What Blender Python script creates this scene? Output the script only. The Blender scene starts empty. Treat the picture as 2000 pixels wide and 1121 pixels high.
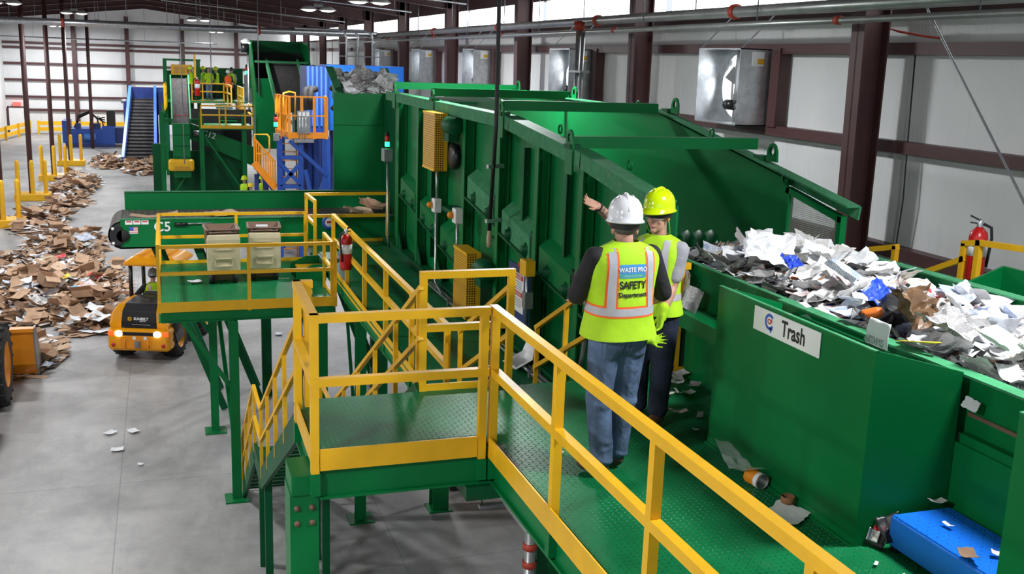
import bpy, bmesh, math, random
from mathutils import Vector, Matrix, Euler
from mathutils.bvhtree import BVHTree

R_ = random.Random(7)
scene = bpy.context.scene
COL = scene.collection

# ------------------------------------------------------------------ camera, sky, light, exposure
cam_d = bpy.data.cameras.new('camera')
cam = bpy.data.objects.new('camera', cam_d)
COL.objects.link(cam)
cx, cy, cz = (0.947933, -0.316689, 0.03362), (-0.03644, -0.212733, -0.976431), (0.316377, 0.924366, -0.213197)
cx = Vector(cx).normalized()
cz = Vector(cz); cz = (cz - cx * cz.dot(cx)).normalized()
cy = cz.cross(cx)
m3 = Matrix((cx, -cy, -cz)).transposed()
cam.matrix_world = Matrix.Translation((0, 0, 7.4)) @ m3.to_4x4()
cam_d.sensor_width = 36.0
cam_d.lens = 2014.0 / 2000.0 * 36.0
cam_d.clip_end = 400
scene.camera = cam

world = bpy.data.worlds.new('sky')
scene.world = world
world.use_nodes = True
world.node_tree.nodes['Background'].inputs[0].default_value = (0.86, 0.93, 1.0, 1)
world.node_tree.nodes["Background"].inputs[1].default_value = 1.0

scene.view_settings.view_transform = 'Standard'
scene.view_settings.look = 'None'
scene.view_settings.exposure = 0.0
scene.view_settings.gamma = 1.0
scene.view_settings.use_curve_mapping = False
CLERESTORY = 4.0
LAMP_W = 265.0

# ------------------------------------------------------------------ materials
MATS = {}
def nodes_of(name):
    m = bpy.data.materials.new(name); m.use_nodes = True
    nt = m.node_tree; b = nt.nodes['Principled BSDF']
    return m, nt, b
def mth(nt, op, a, b=None, c=None):
    n = nt.nodes.new('ShaderNodeMath'); n.operation = op
    for i, v in enumerate((a, b, c)):
        if v is None: continue
        if isinstance(v, (int, float)): n.inputs[i].default_value = v
        else: nt.links.new(v, n.inputs[i])
    return n.outputs[0]
def coord(nt, kind='Object', scale=(1, 1, 1)):
    tc = nt.nodes.new('ShaderNodeTexCoord'); mp = nt.nodes.new('ShaderNodeMapping')
    mp.inputs['Scale'].default_value = scale
    nt.links.new(tc.outputs[kind], mp.inputs[0]); return mp.outputs[0]
def noise(nt, vec, scale, detail=3, rough=0.55):
    n = nt.nodes.new('ShaderNodeTexNoise'); n.inputs['Scale'].default_value = scale
    n.inputs['Detail'].default_value = detail; n.inputs['Roughness'].default_value = rough
    nt.links.new(vec, n.inputs['Vector']); return n.outputs['Fac']
def ramp(nt, fac, stops):
    r = nt.nodes.new('ShaderNodeValToRGB'); e = r.color_ramp.elements
    while len(e) < len(stops): e.new(0.5)
    for i, (p, c) in enumerate(stops): e[i].position = p; e[i].color = (*c, 1)
    nt.links.new(fac, r.inputs[0]); return r.outputs[0]
def mixc(nt, fac, a, b):
    n = nt.nodes.new('ShaderNodeMix'); n.data_type = 'RGBA'
    for i, v in ((0, fac), (6, a), (7, b)):
        if isinstance(v, tuple): n.inputs[i].default_value = (*v, 1)
        elif isinstance(v, (int, float)): n.inputs[i].default_value = v
        else: nt.links.new(v, n.inputs[i])
    return n.outputs[2]
def bump(nt, b, h, strength=0.3, dist=0.01):
    n = nt.nodes.new('ShaderNodeBump'); n.inputs['Strength'].default_value = strength
    n.inputs['Distance'].default_value = dist
    nt.links.new(h, n.inputs['Height']); nt.links.new(n.outputs[0], b.inputs['Normal'])
def mat(name, col, rough=0.5, metal=0.0, var=0.12, vs=3.0, spec=0.5, bmp=0.0, bs=60, bd=0.003, dirt=None, dirt_at=0.62, stretch=(1, 1, 1)):
    m, nt, b = nodes_of(name)
    v = coord(nt, 'Object', stretch)
    f = noise(nt, v, vs, 4)
    lo = tuple(c * (1 - var) for c in col); hi = tuple(min(1, c * (1 + var)) for c in col)
    c = ramp(nt, f, [(0.3, lo), (0.7, hi)])
    if dirt:
        d = noise(nt, v, vs * 2.3, 6, 0.65)
        k = ramp(nt, d, [(dirt_at, (0, 0, 0)), (dirt_at + 0.12, (1, 1, 1))])
        c = mixc(nt, k, c, dirt)
    nt.links.new(c, b.inputs['Base Color'])
    b.inputs['Roughness'].default_value = rough; b.inputs['Metallic'].default_value = metal
    b.inputs['Specular IOR Level'].default_value = spec
    if bmp: bump(nt, b, noise(nt, v, bs, 3), bmp, bd)
    MATS[name] = m
    return m
def emit(name, col, s):
    m, nt, b = nodes_of(name)
    b.inputs['Base Color'].default_value = (*col, 1)
    b.inputs['Emission Color'].default_value = (*col, 1); b.inputs['Emission Strength'].default_value = s
    MATS[name] = m; return m
GREEN = (0.001, 0.158, 0.040)
mat('green_paint', GREEN, 0.42, var=0.10, vs=1.2, spec=0.22, bmp=0.05, bs=25, dirt=(0.012, 0.14, 0.05), dirt_at=0.68)
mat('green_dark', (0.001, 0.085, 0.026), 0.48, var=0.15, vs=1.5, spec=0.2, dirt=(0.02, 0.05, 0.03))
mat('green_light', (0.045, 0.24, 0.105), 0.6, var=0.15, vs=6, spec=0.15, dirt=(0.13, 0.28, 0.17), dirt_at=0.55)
mat('yellow_paint', (0.80, 0.44, 0.012), 0.38, var=0.08, vs=4, spec=0.4)
mat('orange_paint', (0.80, 0.27, 0.008), 0.42, var=0.08, vs=4)
mat('loader_orange', (0.85, 0.34, 0.006), 0.22, var=0.05, vs=4, spec=0.6)
mat('blue_paint', (0.014, 0.065, 0.33), 0.4, var=0.12, vs=3)
mat('blue_bright', (0.01, 0.16, 0.66), 0.4, var=0.08, vs=3)
mat('blue_dark', (0.012, 0.03, 0.15), 0.45, var=0.2, vs=3)
mat('blue_sky', (0.08, 0.20, 0.62), 0.4, var=0.1, vs=3)
mat('maroon_steel', (0.080, 0.031, 0.032), 0.5, var=0.12, vs=2)
mat('roof_dark', (0.075, 0.048, 0.050), 0.8, var=0.25, vs=1)
mat('galvanized', (0.50, 0.52, 0.54), 0.32, 0.85, var=0.18, vs=7)
mat('steel_grey', (0.30, 0.31, 0.32), 0.4, 0.6, var=0.15, vs=6)
mat('pipe_steel', (0.38, 0.39, 0.38), 0.35, 0.5, var=0.15, vs=3)
mat('black_rubber', (0.012, 0.012, 0.013), 0.75, var=0.3, vs=8, bmp=0.2)
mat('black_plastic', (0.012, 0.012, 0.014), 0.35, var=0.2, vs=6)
mat('black_cable', (0.01, 0.01, 0.012), 0.5)
mat('white_plastic', (0.80, 0.80, 0.80), 0.4, var=0.04)
mat('sign_white', (0.82, 0.83, 0.84), 0.4, var=0.02)
mat('sign_black', (0.012, 0.012, 0.014), 0.5)
mat('sign_grey', (0.35, 0.35, 0.37), 0.5)
mat('sign_red', (0.55, 0.03, 0.025), 0.5)
mat('sign_blue', (0.03, 0.10, 0.52), 0.4)
mat('red_paint', (0.50, 0.012, 0.012), 0.3, var=0.08)
mat('red_fitting', (0.42, 0.045, 0.02), 0.5, var=0.15)
mat('tan_plastic', (0.56, 0.49, 0.32), 0.5, var=0.06, vs=4)
mat('brown_plastic', (0.17, 0.10, 0.065), 0.5, var=0.1, vs=4)
mat('brown_card', (0.26, 0.12, 0.05), 0.8, var=0.15, vs=8)
mat('card_tan', (0.47, 0.305, 0.195), 0.85, var=0.16, vs=5, bmp=0.1, bs=40)
mat('card_mid', (0.38, 0.235, 0.145), 0.85, var=0.18, vs=5, bmp=0.1, bs=40)
mat('card_dark', (0.20, 0.115, 0.07), 0.9, var=0.25, vs=5, dirt=(0.08, 0.05, 0.035))
mat('card_pale', (0.56, 0.40, 0.27), 0.85, var=0.12, vs=5)
mat('paper_white', (0.72, 0.73, 0.75), 0.7, var=0.06, vs=9, bmp=0.25, bs=30)
mat('paper_grey', (0.40, 0.385, 0.37), 0.8, var=0.16, vs=9, bmp=0.3, bs=30)
mat('film_clear', (0.55, 0.60, 0.58), 0.15, var=0.1)
mat('concrete_block', (0.45, 0.45, 0.45), 0.8)
mat('skin', (0.50, 0.27, 0.19), 0.5, var=0.10, vs=18, spec=0.35)
mat('skin_dark', (0.10, 0.05, 0.035), 0.5, var=0.1, vs=18)
mat('hair_dark', (0.012, 0.010, 0.009), 0.6)
mat('hair_grey', (0.10, 0.09, 0.085), 0.7)
mat('lime_fabric', (0.42, 0.72, 0.010), 0.75, var=0.07, vs=9, bmp=0.35, bs=14, bd=0.012)
mat('orange_fabric', (0.95, 0.14, 0.015), 0.7, var=0.05)
mat('silver_tape', (0.46, 0.46, 0.50), 0.45, var=0.10, vs=14, bmp=0.3, bs=18, bd=0.008)
mat('black_fabric', (0.010, 0.010, 0.012), 0.8, var=0.3, vs=8, bmp=0.5, bs=14, bd=0.015)
mat('grey_fabric', (0.33, 0.33, 0.36), 0.85, var=0.10, vs=8, bmp=0.5, bs=14, bd=0.015)
mat('denim', (0.072, 0.115, 0.205), 0.85, var=0.55, vs=7, bmp=1.0, bs=9, bd=0.03, stretch=(1, 1, 0.6))  # strong tone contrast puts fold shading into the colour
mat('denim_dark', (0.010, 0.016, 0.036), 0.85, var=0.35, vs=6, bmp=0.7, bs=9, bd=0.03)
mat('boot_brown', (0.055, 0.035, 0.025), 0.6, var=0.2, vs=9)
mat('boot_tan', (0.12, 0.055, 0.03), 0.6, var=0.2, vs=9)
mat('helmet_white', (0.82, 0.83, 0.86), 0.22, var=0.02)
mat('helmet_lime', (0.56, 0.76, 0.004), 0.18, var=0.02)
mat('helmet_yellow', (0.85, 0.62, 0.01), 0.2, var=0.02)
mat('helmet_grey', (0.22, 0.23, 0.25), 0.35, var=0.05)
mat('denim_light', (0.16, 0.22, 0.34), 0.85, var=0.2, vs=6)
for n_, c_ in dict(blue=(0.02, 0.07, 0.55), sky=(0.12, 0.42, 0.72), red=(0.62, 0.02, 0.03), orange=(0.75, 0.16, 0.02), green=(0.02, 0.28, 0.08), mint=(0.50, 0.66, 0.56), lime=(0.22, 0.62, 0.06), yellow=(0.82, 0.6, 0.04), purple=(0.12, 0.03, 0.22), brown=(0.12, 0.065, 0.03), black=(0.012, 0.012, 0.014), pink=(0.6, 0.15, 0.25)).items():
    mat('scrap_' + n_, c_, 0.45, var=0.2, vs=12, bmp=0.3, bs=25)
emit('lamp_white', (1.0, 0.98, 0.93), 9.0)
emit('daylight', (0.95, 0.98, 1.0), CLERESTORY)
emit('daylight_dim', (0.85, 0.93, 1.0), 1.3)
emit('beacon_green', (0.02, 1.0, 0.25), 5.0)
emit('head_lamp', (1.0, 0.86, 0.55), 14.0)
emit('tail_lamp', (0.9, 0.08, 0.01), 1.6)
emit('exit_red', (0.9, 0.10, 0.08), 1.2)

def printed(name, base, ink, sx, sy, amount=0.42):
    """paper with columns of text lines and a few dark picture blocks"""
    m, nt, b = nodes_of(name)
    v = coord(nt, 'Object')
    s = nt.nodes.new('ShaderNodeSeparateXYZ'); nt.links.new(v, s.inputs[0])
    li = mth(nt, 'LESS_THAN', mth(nt, 'FRACT', mth(nt, 'MULTIPLY', s.outputs[1], sy)), 0.5)
    cl = mth(nt, 'LESS_THAN', mth(nt, 'FRACT', mth(nt, 'MULTIPLY', s.outputs[0], sx)), 0.86)
    br = mth(nt, 'GREATER_THAN', noise(nt, v, 60, 1), 0.42)
    tx = mth(nt, 'MULTIPLY', mth(nt, 'MULTIPLY', li, cl), mth(nt, 'MULTIPLY', br, amount))
    pic = mth(nt, 'GREATER_THAN', noise(nt, v, 7, 0), 0.60)
    k = mth(nt, 'MAXIMUM', tx, mth(nt, 'MULTIPLY', pic, 0.62))
    hue = ramp(nt, noise(nt, v, 5, 1), [(0.35, ink), (0.6, tuple(x * 0.6 + 0.05 for x in ink))])
    nt.links.new(mixc(nt, k, base, hue), b.inputs['Base Color'])
    b.inputs['Roughness'].default_value = 0.8
    bump(nt, b, noise(nt, v, 24, 3), 0.3, 0.006)
    MATS[name] = m
printed('newsprint', (0.68, 0.67, 0.65), (0.12, 0.12, 0.13), 14, 110)
printed('newsprint_dark', (0.42, 0.41, 0.40), (0.06, 0.06, 0.07), 14, 110, 0.8)
printed('flyer_red', (0.74, 0.73, 0.72), (0.50, 0.06, 0.04), 9, 60, 0.6)
printed('flyer_blue', (0.74, 0.75, 0.77), (0.05, 0.20, 0.55), 9, 60, 0.6)
printed('flyer_gold', (0.72, 0.70, 0.64), (0.48, 0.30, 0.05), 9, 60, 0.6)

def diamond_plate():
    m, nt, b = nodes_of('diamond_plate')
    v = coord(nt, 'Object', (1, 1, 1)); s = nt.nodes.new('ShaderNodeSeparateXYZ'); nt.links.new(v, s.inputs[0])
    C = 0.042
    u = mth(nt, 'DIVIDE', s.outputs[0], C); w = mth(nt, 'DIVIDE', s.outputs[1], C)
    fu = mth(nt, 'SUBTRACT', mth(nt, 'FRACT', u), 0.5); fw = mth(nt, 'SUBTRACT', mth(nt, 'FRACT', w), 0.5)
    par = mth(nt, 'MODULO', mth(nt, 'ABSOLUTE', mth(nt, 'ADD', mth(nt, 'FLOOR', u), mth(nt, 'FLOOR', w))), 2.0)
    sg = mth(nt, 'SUBTRACT', mth(nt, 'MULTIPLY', par, 2.0), 1.0)
    fw2 = mth(nt, 'MULTIPLY', fw, sg)
    a = mth(nt, 'ADD', fu, fw2); c = mth(nt, 'SUBTRACT', fu, fw2)
    d = mth(nt, 'ADD', mth(nt, 'POWER', mth(nt, 'DIVIDE', a, 0.62), 2.0), mth(nt, 'POWER', mth(nt, 'DIVIDE', c, 0.22), 2.0))
    h = mth(nt, 'MAXIMUM', mth(nt, 'SUBTRACT', 1.0, d), 0.0)
    f = noise(nt, v, 2.2, 5, 0.6)
    base = ramp(nt, f, [(0.3, (0.003, 0.105, 0.032)), (0.62, (0.006, 0.150, 0.050)), (0.82, (0.024, 0.160, 0.070))])
    worn_glint = mth(nt, 'MULTIPLY', mth(nt, 'GREATER_THAN', h, 0.45), ramp(nt, noise(nt, v, 1.3, 3), [(0.42, (0, 0, 0)), (0.66, (0.6, 0.6, 0.6))]))  # paler stud tops: some wear, plus glints painted into the colour
    nt.links.new(mixc(nt, worn_glint, base, (0.18, 0.45, 0.28)), b.inputs['Base Color'])
    b.inputs['Roughness'].default_value = 0.36; b.inputs['Specular IOR Level'].default_value = 0.12; b.inputs['Specular Tint'].default_value = (0.40, 1.0, 0.60, 1)
    bump(nt, b, h, 1.0, 0.007)
    MATS['diamond_plate'] = m
    m2 = m.copy(); m2.name = 'diamond_blue'; MATS['diamond_blue'] = m2
    for n in m2.node_tree.nodes:
        if n.type == 'VALTORGB' and abs(n.color_ramp.elements[0].color[1] - 0.105) < 1e-3:
            for e in n.color_ramp.elements: e.color = (0.008, 0.13, 0.62, 1)
        if n.type == 'MIX': n.inputs[7].default_value = (0.1, 0.3, 0.75, 1)
diamond_plate()

def perforated(name, col, hole, su, sv, r=0.32, slot=1.0):
    m, nt, b = nodes_of(name)
    v = coord(nt, 'Object'); s = nt.nodes.new('ShaderNodeSeparateXYZ'); nt.links.new(v, s.inputs[0])
    u = mth(nt, 'MULTIPLY', mth(nt, 'ADD', s.outputs[0], s.outputs[1]), su); w = mth(nt, 'MULTIPLY', s.outputs[2], sv)
    fu = mth(nt, 'SUBTRACT', mth(nt, 'FRACT', u), 0.5); fw = mth(nt, 'SUBTRACT', mth(nt, 'FRACT', w), 0.5)
    d = mth(nt, 'ADD', mth(nt, 'POWER', mth(nt, 'DIVIDE', fu, slot), 2.0), mth(nt, 'POWER', fw, 2.0))
    k = mth(nt, 'LESS_THAN', d, r * r)
    nt.links.new(mixc(nt, k, col, hole), b.inputs['Base Color'])
    b.inputs['Roughness'].default_value = 0.45
    MATS[name] = m
    return m, nt, b, k
perforated('yellow_grille', (0.80, 0.42, 0.012), (0.05, 0.03, 0.01), 28, 28, 0.33)
def screen_mesh():
    m, nt, b, k = perforated('screen_mesh', (0.42, 0.50, 0.45), (0.3, 0.3, 0.3), 48, 48, 0.38)
    nt.links.new(mth(nt, 'SUBTRACT', 1.0, mth(nt, 'MULTIPLY', k, 1.0)), b.inputs['Alpha'])
screen_mesh()
def concrete():
    m, nt, b = nodes_of('concrete_floor')
    v = coord(nt, 'Object'); s = nt.nodes.new('ShaderNodeSeparateXYZ'); nt.links.new(v, s.inputs[0])
    f1 = noise(nt, v, 0.45, 9, 0.72); f2 = noise(nt, coord(nt, 'Object', (1, 0.3, 1)), 1.1, 8, 0.75)
    c = ramp(nt, f1, [(0.3, (0.20, 0.195, 0.192)), (0.5, (0.31, 0.301, 0.297)), (0.72, (0.42, 0.408, 0.402))])
    c = mixc(nt, ramp(nt, f2, [(0.52, (0, 0, 0)), (0.72, (0.6, 0.6, 0.6))]), c, (0.17, 0.165, 0.162))
    def joint(o, off):
        q = mth(nt, 'FRACT', mth(nt, 'DIVIDE', mth(nt, 'ADD', o, off), 4.125))
        return mth(nt, 'LESS_THAN', q, 0.004)
    j = mth(nt, 'MAXIMUM', joint(s.outputs[0], 0.92), joint(s.outputs[1], 2.6))
    c = mixc(nt, mth(nt, 'MULTIPLY', j, 0.45), c, (0.07, 0.07, 0.07))
    nt.links.new(c, b.inputs['Base Color']); b.inputs['Roughness'].default_value = 0.5
    b.inputs['Specular IOR Level'].default_value = 0.35
    MATS['concrete_floor'] = m
concrete()
def insulation():
    m, nt, b = nodes_of('wall_insulation')
    v = coord(nt, 'Object', (1.0, 1.0, 0.06)); w = coord(nt, 'Object', (1, 1, 1))
    f = noise(nt, v, 9, 4, 0.6); g = noise(nt, w, 0.5, 3)
    c = ramp(nt, g, [(0.3, (0.68, 0.69, 0.695)), (0.7, (0.77, 0.775, 0.77))])
    c = mixc(nt, ramp(nt, f, [(0.62, (0, 0, 0)), (0.75, (0.25, 0.25, 0.25))]), c, (0.42, 0.43, 0.42))
    nt.links.new(c, b.inputs['Base Color']); b.inputs['Roughness'].default_value = 0.55
    bump(nt, b, f, 0.35, 0.05)
    MATS['wall_insulation'] = m
insulation()
def belt(name, sx, base, hi):
    m, nt, b = nodes_of(name)
    v = coord(nt, 'Object'); s = nt.nodes.new('ShaderNodeSeparateXYZ'); nt.links.new(v, s.inputs[0])
    z = mth(nt, 'ABSOLUTE', mth(nt, 'SUBTRACT', mth(nt, 'FRACT', mth(nt, 'MULTIPLY', s.outputs[1], 6.0)), 0.5))
    k = mth(nt, 'LESS_THAN', mth(nt, 'FRACT', mth(nt, 'ADD', mth(nt, 'MULTIPLY', s.outputs[0], sx), mth(nt, 'MULTIPLY', z, 1.4))), 0.35)
    c = mixc(nt, k, base, hi)
    c = mixc(nt, mth(nt, 'MULTIPLY', noise(nt, v, 9, 3), 0.5), c, (0.16, 0.14, 0.11))
    nt.links.new(c, b.inputs['Base Color']); b.inputs['Roughness'].default_value = 0.8
    bump(nt, b, k, 0.5, 0.02); MATS[name] = m
belt('rubber_belt', 8.0, (0.035, 0.033, 0.03), (0.15, 0.135, 0.115))
mat('belt_plain', (0.060, 0.055, 0.055), 0.9, var=0.25, vs=5, spec=0.1)
def tattoo():
    m = MATS['skin'].copy(); m.name = 'skin_tattooed'; nt = m.node_tree; b = nt.nodes['Principled BSDF']
    src = b.inputs['Base Color'].links[0].from_socket
    v = coord(nt, 'Object'); k = ramp(nt, noise(nt, v, 38, 3), [(0.44, (0.75, 0.75, 0.75)), (0.54, (0.1, 0.1, 0.1))])
    g = nt.nodes.new('ShaderNodeNewGeometry'); dn = nt.nodes.new('ShaderNodeVectorMath'); dn.operation = 'DISTANCE'
    nt.links.new(v, dn.inputs[0]); dn.inputs[1].default_value = (0, 0, 0); dn.name = 'spot'
    near = mth(nt, 'LESS_THAN', dn.outputs['Value'], 0.14)
    nt.links.new(mixc(nt, mth(nt, 'MULTIPLY', near, k), src, (0.055, 0.06, 0.075)), b.inputs['Base Color'])
    MATS['skin_tattooed'] = m
tattoo()
def glassy(name, col, alpha, rough=0.1):
    m, nt, b = nodes_of(name); b.inputs['Base Color'].default_value = (*col, 1)
    b.inputs['Alpha'].default_value = alpha; b.inputs['Roughness'].default_value = rough
    f = noise(nt, coord(nt), 14, 3); bump(nt, b, f, 0.5, 0.02)
    MATS[name] = m
glassy('clear_film', (0.75, 0.82, 0.80), 0.30, 0.12)
glassy('clear_lens', (0.85, 0.9, 0.9), 0.22, 0.05)

# ------------------------------------------------------------------ mesh helpers
class MB:
    """collects shapes in world (or local) coordinates and links them as one mesh object"""
    def __init__(s): s.v = []; s.f = []; s.sm = []
    def add(s, vs, fs, smooth=False):
        o = len(s.v); s.v += [tuple(p) for p in vs]; s.f += [tuple(i + o for i in q) for q in fs]; s.sm += [smooth] * len(fs); return s
    def box(s, a, b):
        (x0, y0, z0), (x1, y1, z1) = [min(p, q) for p, q in zip(a, b)], [max(p, q) for p, q in zip(a, b)]
        return s.add([(x0, y0, z0), (x1, y0, z0), (x1, y1, z0), (x0, y1, z0), (x0, y0, z1), (x1, y0, z1), (x1, y1, z1), (x0, y1, z1)],
                     [(3, 2, 1, 0), (4, 5, 6, 7), (0, 1, 5, 4), (1, 2, 6, 5), (2, 3, 7, 6), (3, 0, 4, 7)])
    def bar(s, p, q, w, h=None, up=(0, 0, 1), ext=0.0):
        p, q = Vector(p), Vector(q); h = h or w; d = (q - p).normalized(); up = Vector(up)
        if abs(d.dot(up)) > 0.98: up = Vector((0, 1, 0)) if abs(d.y) < 0.9 else Vector((1, 0, 0))
        sd = d.cross(up).normalized(); u = sd.cross(d).normalized(); p = p - d * ext; q = q + d * ext
        c = [p - sd * w / 2 - u * h / 2, p + sd * w / 2 - u * h / 2, p + sd * w / 2 + u * h / 2, p - sd * w / 2 + u * h / 2]
        return s.add(c + [k + (q - p) for k in c], [(0, 1, 2, 3), (7, 6, 5, 4), (4, 5, 1, 0), (5, 6, 2, 1), (6, 7, 3, 2), (7, 4, 0, 3)])
    def ibeam(s, p, q, fw, d, t=0.02, up=(0, 0, 1)):
        p, q = Vector(p), Vector(q); dr = (q - p).normalized(); up = Vector(up)
        sd = dr.cross(up).normalized(); u = sd.cross(dr).normalized()
        pr = [(-fw / 2, -d / 2), (fw / 2, -d / 2), (fw / 2, -d / 2 + t), (t / 2, -d / 2 + t), (t / 2, d / 2 - t), (fw / 2, d / 2 - t), (fw / 2, d / 2), (-fw / 2, d / 2), (-fw / 2, d / 2 - t), (-t / 2, d / 2 - t), (-t / 2, -d / 2 + t), (-fw / 2, -d / 2 + t)]
        a = [p + sd * x + u * y for x, y in pr]; n = len(pr)
        return s.add(a + [k + (q - p) for k in a], [(i, (i + 1) % n, n + (i + 1) % n, n + i) for i in range(n)] +
                     [(0, 11, 2, 1), (11, 10, 3, 2), (10, 9, 4, 3), (9, 8, 5, 4), (8, 7, 6, 5)] + [(n, n + 1, n + 2, n + 11), (n + 11, n + 2, n + 3, n + 10), (n + 10, n + 3, n + 4, n + 9), (n + 9, n + 4, n + 5, n + 8), (n + 8, n + 5, n + 6, n + 7)])
    def tube(s, pts, r, n=10, caps=True):
        pts = [Vector(p) for p in pts]; rings = []; u = None
        for i, p in enumerate(pts):
            d = ((pts[min(i + 1, len(pts) - 1)] - p).normalized() + (p - pts[max(i - 1, 0)]).normalized()).normalized()
            if u is None: u = d.orthogonal().normalized()
            else: u = (u - d * u.dot(d)).normalized()
            w = d.cross(u); rr = r[i] if isinstance(r, (list, tuple)) else r
            rings.append([p + (u * math.cos(6.28318 * k / n) + w * math.sin(6.28318 * k / n)) * rr for k in range(n)])
        fs = [(i * n + k, i * n + (k + 1) % n, (i + 1) * n + (k + 1) % n, (i + 1) * n + k) for i in range(len(pts) - 1) for k in range(n)]
        if caps: fs += [tuple(range(n - 1, -1, -1)), tuple((len(pts) - 1) * n + k for k in range(n))]
        return s.add([p for r_ in rings for p in r_], fs, True)
    def lathe(s, c, axis, prof, n=20):
        """profile of (radius, height along axis)"""
        c, ax = Vector(c), Vector(axis).normalized(); u = ax.orthogonal().normalized(); w = ax.cross(u); m = len(prof)
        vs = [c + ax * h + (u * math.cos(6.28318 * k / n) + w * math.sin(6.28318 * k / n)) * max(r, 1e-4) for r, h in prof for k in range(n)]
        return s.add(vs, [(i * n + k, i * n + (k + 1) % n, (i + 1) * n + (k + 1) % n, (i + 1) * n + k) for i in range(m - 1) for k in range(n)], True)
    def prism(s, poly, vec):
        """flat polygon pushed along vec"""
        p = [Vector(q) for q in poly]; v = Vector(vec); n = len(p)
        nrm = sum(((p[i] - p[0]).cross(p[(i + 1) % n] - p[0]) for i in range(1, n - 1)), Vector())
        if nrm.dot(v) < 0: p.reverse()
        return s.add(p + [q + v for q in p], [tuple(range(n - 1, -1, -1)), tuple(range(n, 2 * n))] + [(i, (i + 1) % n, n + (i + 1) % n, n + i) for i in range(n)])
    def loft(s, rings, caps=True, smooth=True):
        n = len(rings[0]); fs = [(i * n + k, i * n + (k + 1) % n, (i + 1) * n + (k + 1) % n, (i + 1) * n + k) for i in range(len(rings) - 1) for k in range(n)]
        if caps: fs += [tuple(range(n - 1, -1, -1)), tuple((len(rings) - 1) * n + k for k in range(n))]
        return s.add([p for r in rings for p in r], fs, smooth)
    def ell(s, c, r, rot=(0, 0, 0), nu=18, nv=12):
        M = Euler(rot).to_matrix(); c = Vector(c); vs = []
        for i in range(nv + 1):
            t = math.pi * i / nv
            for k in range(nu):
                a = 6.28318 * k / nu
                vs.append(c + M @ Vector((r[0] * max(math.sin(t), 1e-3) * math.cos(a), r[1] * max(math.sin(t), 1e-3) * math.sin(a), -r[2] * math.cos(t))))
        return s.add(vs, [(i * nu + k, i * nu + (k + 1) % nu, (i + 1) * nu + (k + 1) % nu, (i + 1) * nu + k) for i in range(nv) for k in range(nu)] + [tuple(range(nu - 1, -1, -1)), tuple(nv * nu + k for k in range(nu))], True)
    def cap(s, p, q, r0, r1, n=12):
        p, q = Vector(p), Vector(q); d = q - p; L = d.length; d.normalize(); pts = []; rr = []
        for i in range(6): a = math.pi / 2 * (1 - i / 5.0); pts.append(p - d * r0 * math.sin(a)); rr.append(max(r0 * math.cos(a), 1e-3))
        for i in range(1, 4): pts.append(p + d * L * i / 4); rr.append(r0 + (r1 - r0) * i / 4)
        for i in range(6): a = math.pi / 2 * i / 5.0; pts.append(q + d * r1 * math.sin(a)); rr.append(max(r1 * math.cos(a), 1e-3))
        return s.tube(pts, rr, n)
    def build(s, name, m, parent=None, local=False, mods=()):
        me = bpy.data.meshes.new(name)
        off = Vector()
        if parent is not None and not local:
            q = parent
            while q: off += q.location; q = q.parent
        me.from_pydata([(a - off.x, b - off.y, c - off.z) for a, b, c in s.v], [], s.f)
        me.polygons.foreach_set('use_smooth', s.sm)
        ms = m if isinstance(m, (list, tuple)) else [m]
        for k in ms: me.materials.append(MATS[k] if isinstance(k, str) else k)
        me.update()
        o = bpy.data.objects.new(name, me); COL.objects.link(o)
        if parent is not None: o.parent = parent
        return o
def B(*a): return MB().box(*a)
def thing(name, label, cat, loc=(0, 0, 0), group=None, rz=0.0):
    o = bpy.data.objects.new(name, None); COL.objects.link(o); o.location = loc; o.rotation_euler = (0, 0, rz)
    o.empty_display_size = 0.2
    return tag(o, label, cat, group)
def tag(o, label, cat, group=None):
    o['label'] = label; o['category'] = cat
    if group: o['group'] = group
    return o
def struct(o): o['kind'] = 'structure'; return o
def kids(o): return list(o.children)
def dup(o, loc, rz=None, label=None, group=None, parent=None, rot=None, scale=None):
    c = o.copy(); COL.objects.link(c)
    if parent is not None: c.parent = parent
    if loc is not None: c.location = loc
    if rz is not None: c.rotation_euler = (0, 0, rz)
    if rot is not None: c.rotation_euler = rot
    if scale is not None: c.scale = scale
    if label: c['label'] = label
    if group: c['group'] = group
    for k in kids(o): dup(k, None, parent=c)
    return c
def fastcopy(o, loc, rot, sc, label=None):
    c = o.copy(); COL.objects.link(c); c.location = loc; c.rotation_euler = rot; c.scale = sc
    if label: c['label'] = label
    return c
def text_mesh(txt, size, bold=0.0, depth=0.0, align='CENTER', squeeze=1.0):
    cu = bpy.data.curves.new('lettering', 'FONT'); cu.body = txt; cu.size = size; cu.align_x = align; cu.align_y = 'CENTER'
    cu.offset = bold; cu.extrude = depth; cu.resolution_u = 3
    o = bpy.data.objects.new('lettering', cu); COL.objects.link(o)
    dg = bpy.context.evaluated_depsgraph_get(); me = bpy.data.meshes.new_from_object(o.evaluated_get(dg))
    vs = [(v.co.x * squeeze, v.co.y, v.co.z) for v in me.vertices]; fs = [tuple(p.vertices) for p in me.polygons]
    bpy.data.objects.remove(o); bpy.data.curves.remove(cu); bpy.data.meshes.remove(me)
    return vs, fs
def letter(txt, size, origin, right, up, m, parent, name='lettering', bold=0.0, lift=0.004, squeeze=1.0):
    """lettering as a flat mesh laid on a surface"""
    vs, fs = text_mesh(txt, size, bold, squeeze=squeeze)
    r, u = Vector(right).normalized(), Vector(up).normalized(); n = r.cross(u); o = Vector(origin)
    return MB().add([o + r * x + u * y + n * lift for x, y, z in vs], fs).build(name, m, parent)
def bevel(o, w=0.01, seg=2):
    md = o.modifiers.new('edge', 'BEVEL'); md.width = w; md.segments = seg; md.limit_method = 'ANGLE'; return o
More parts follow.
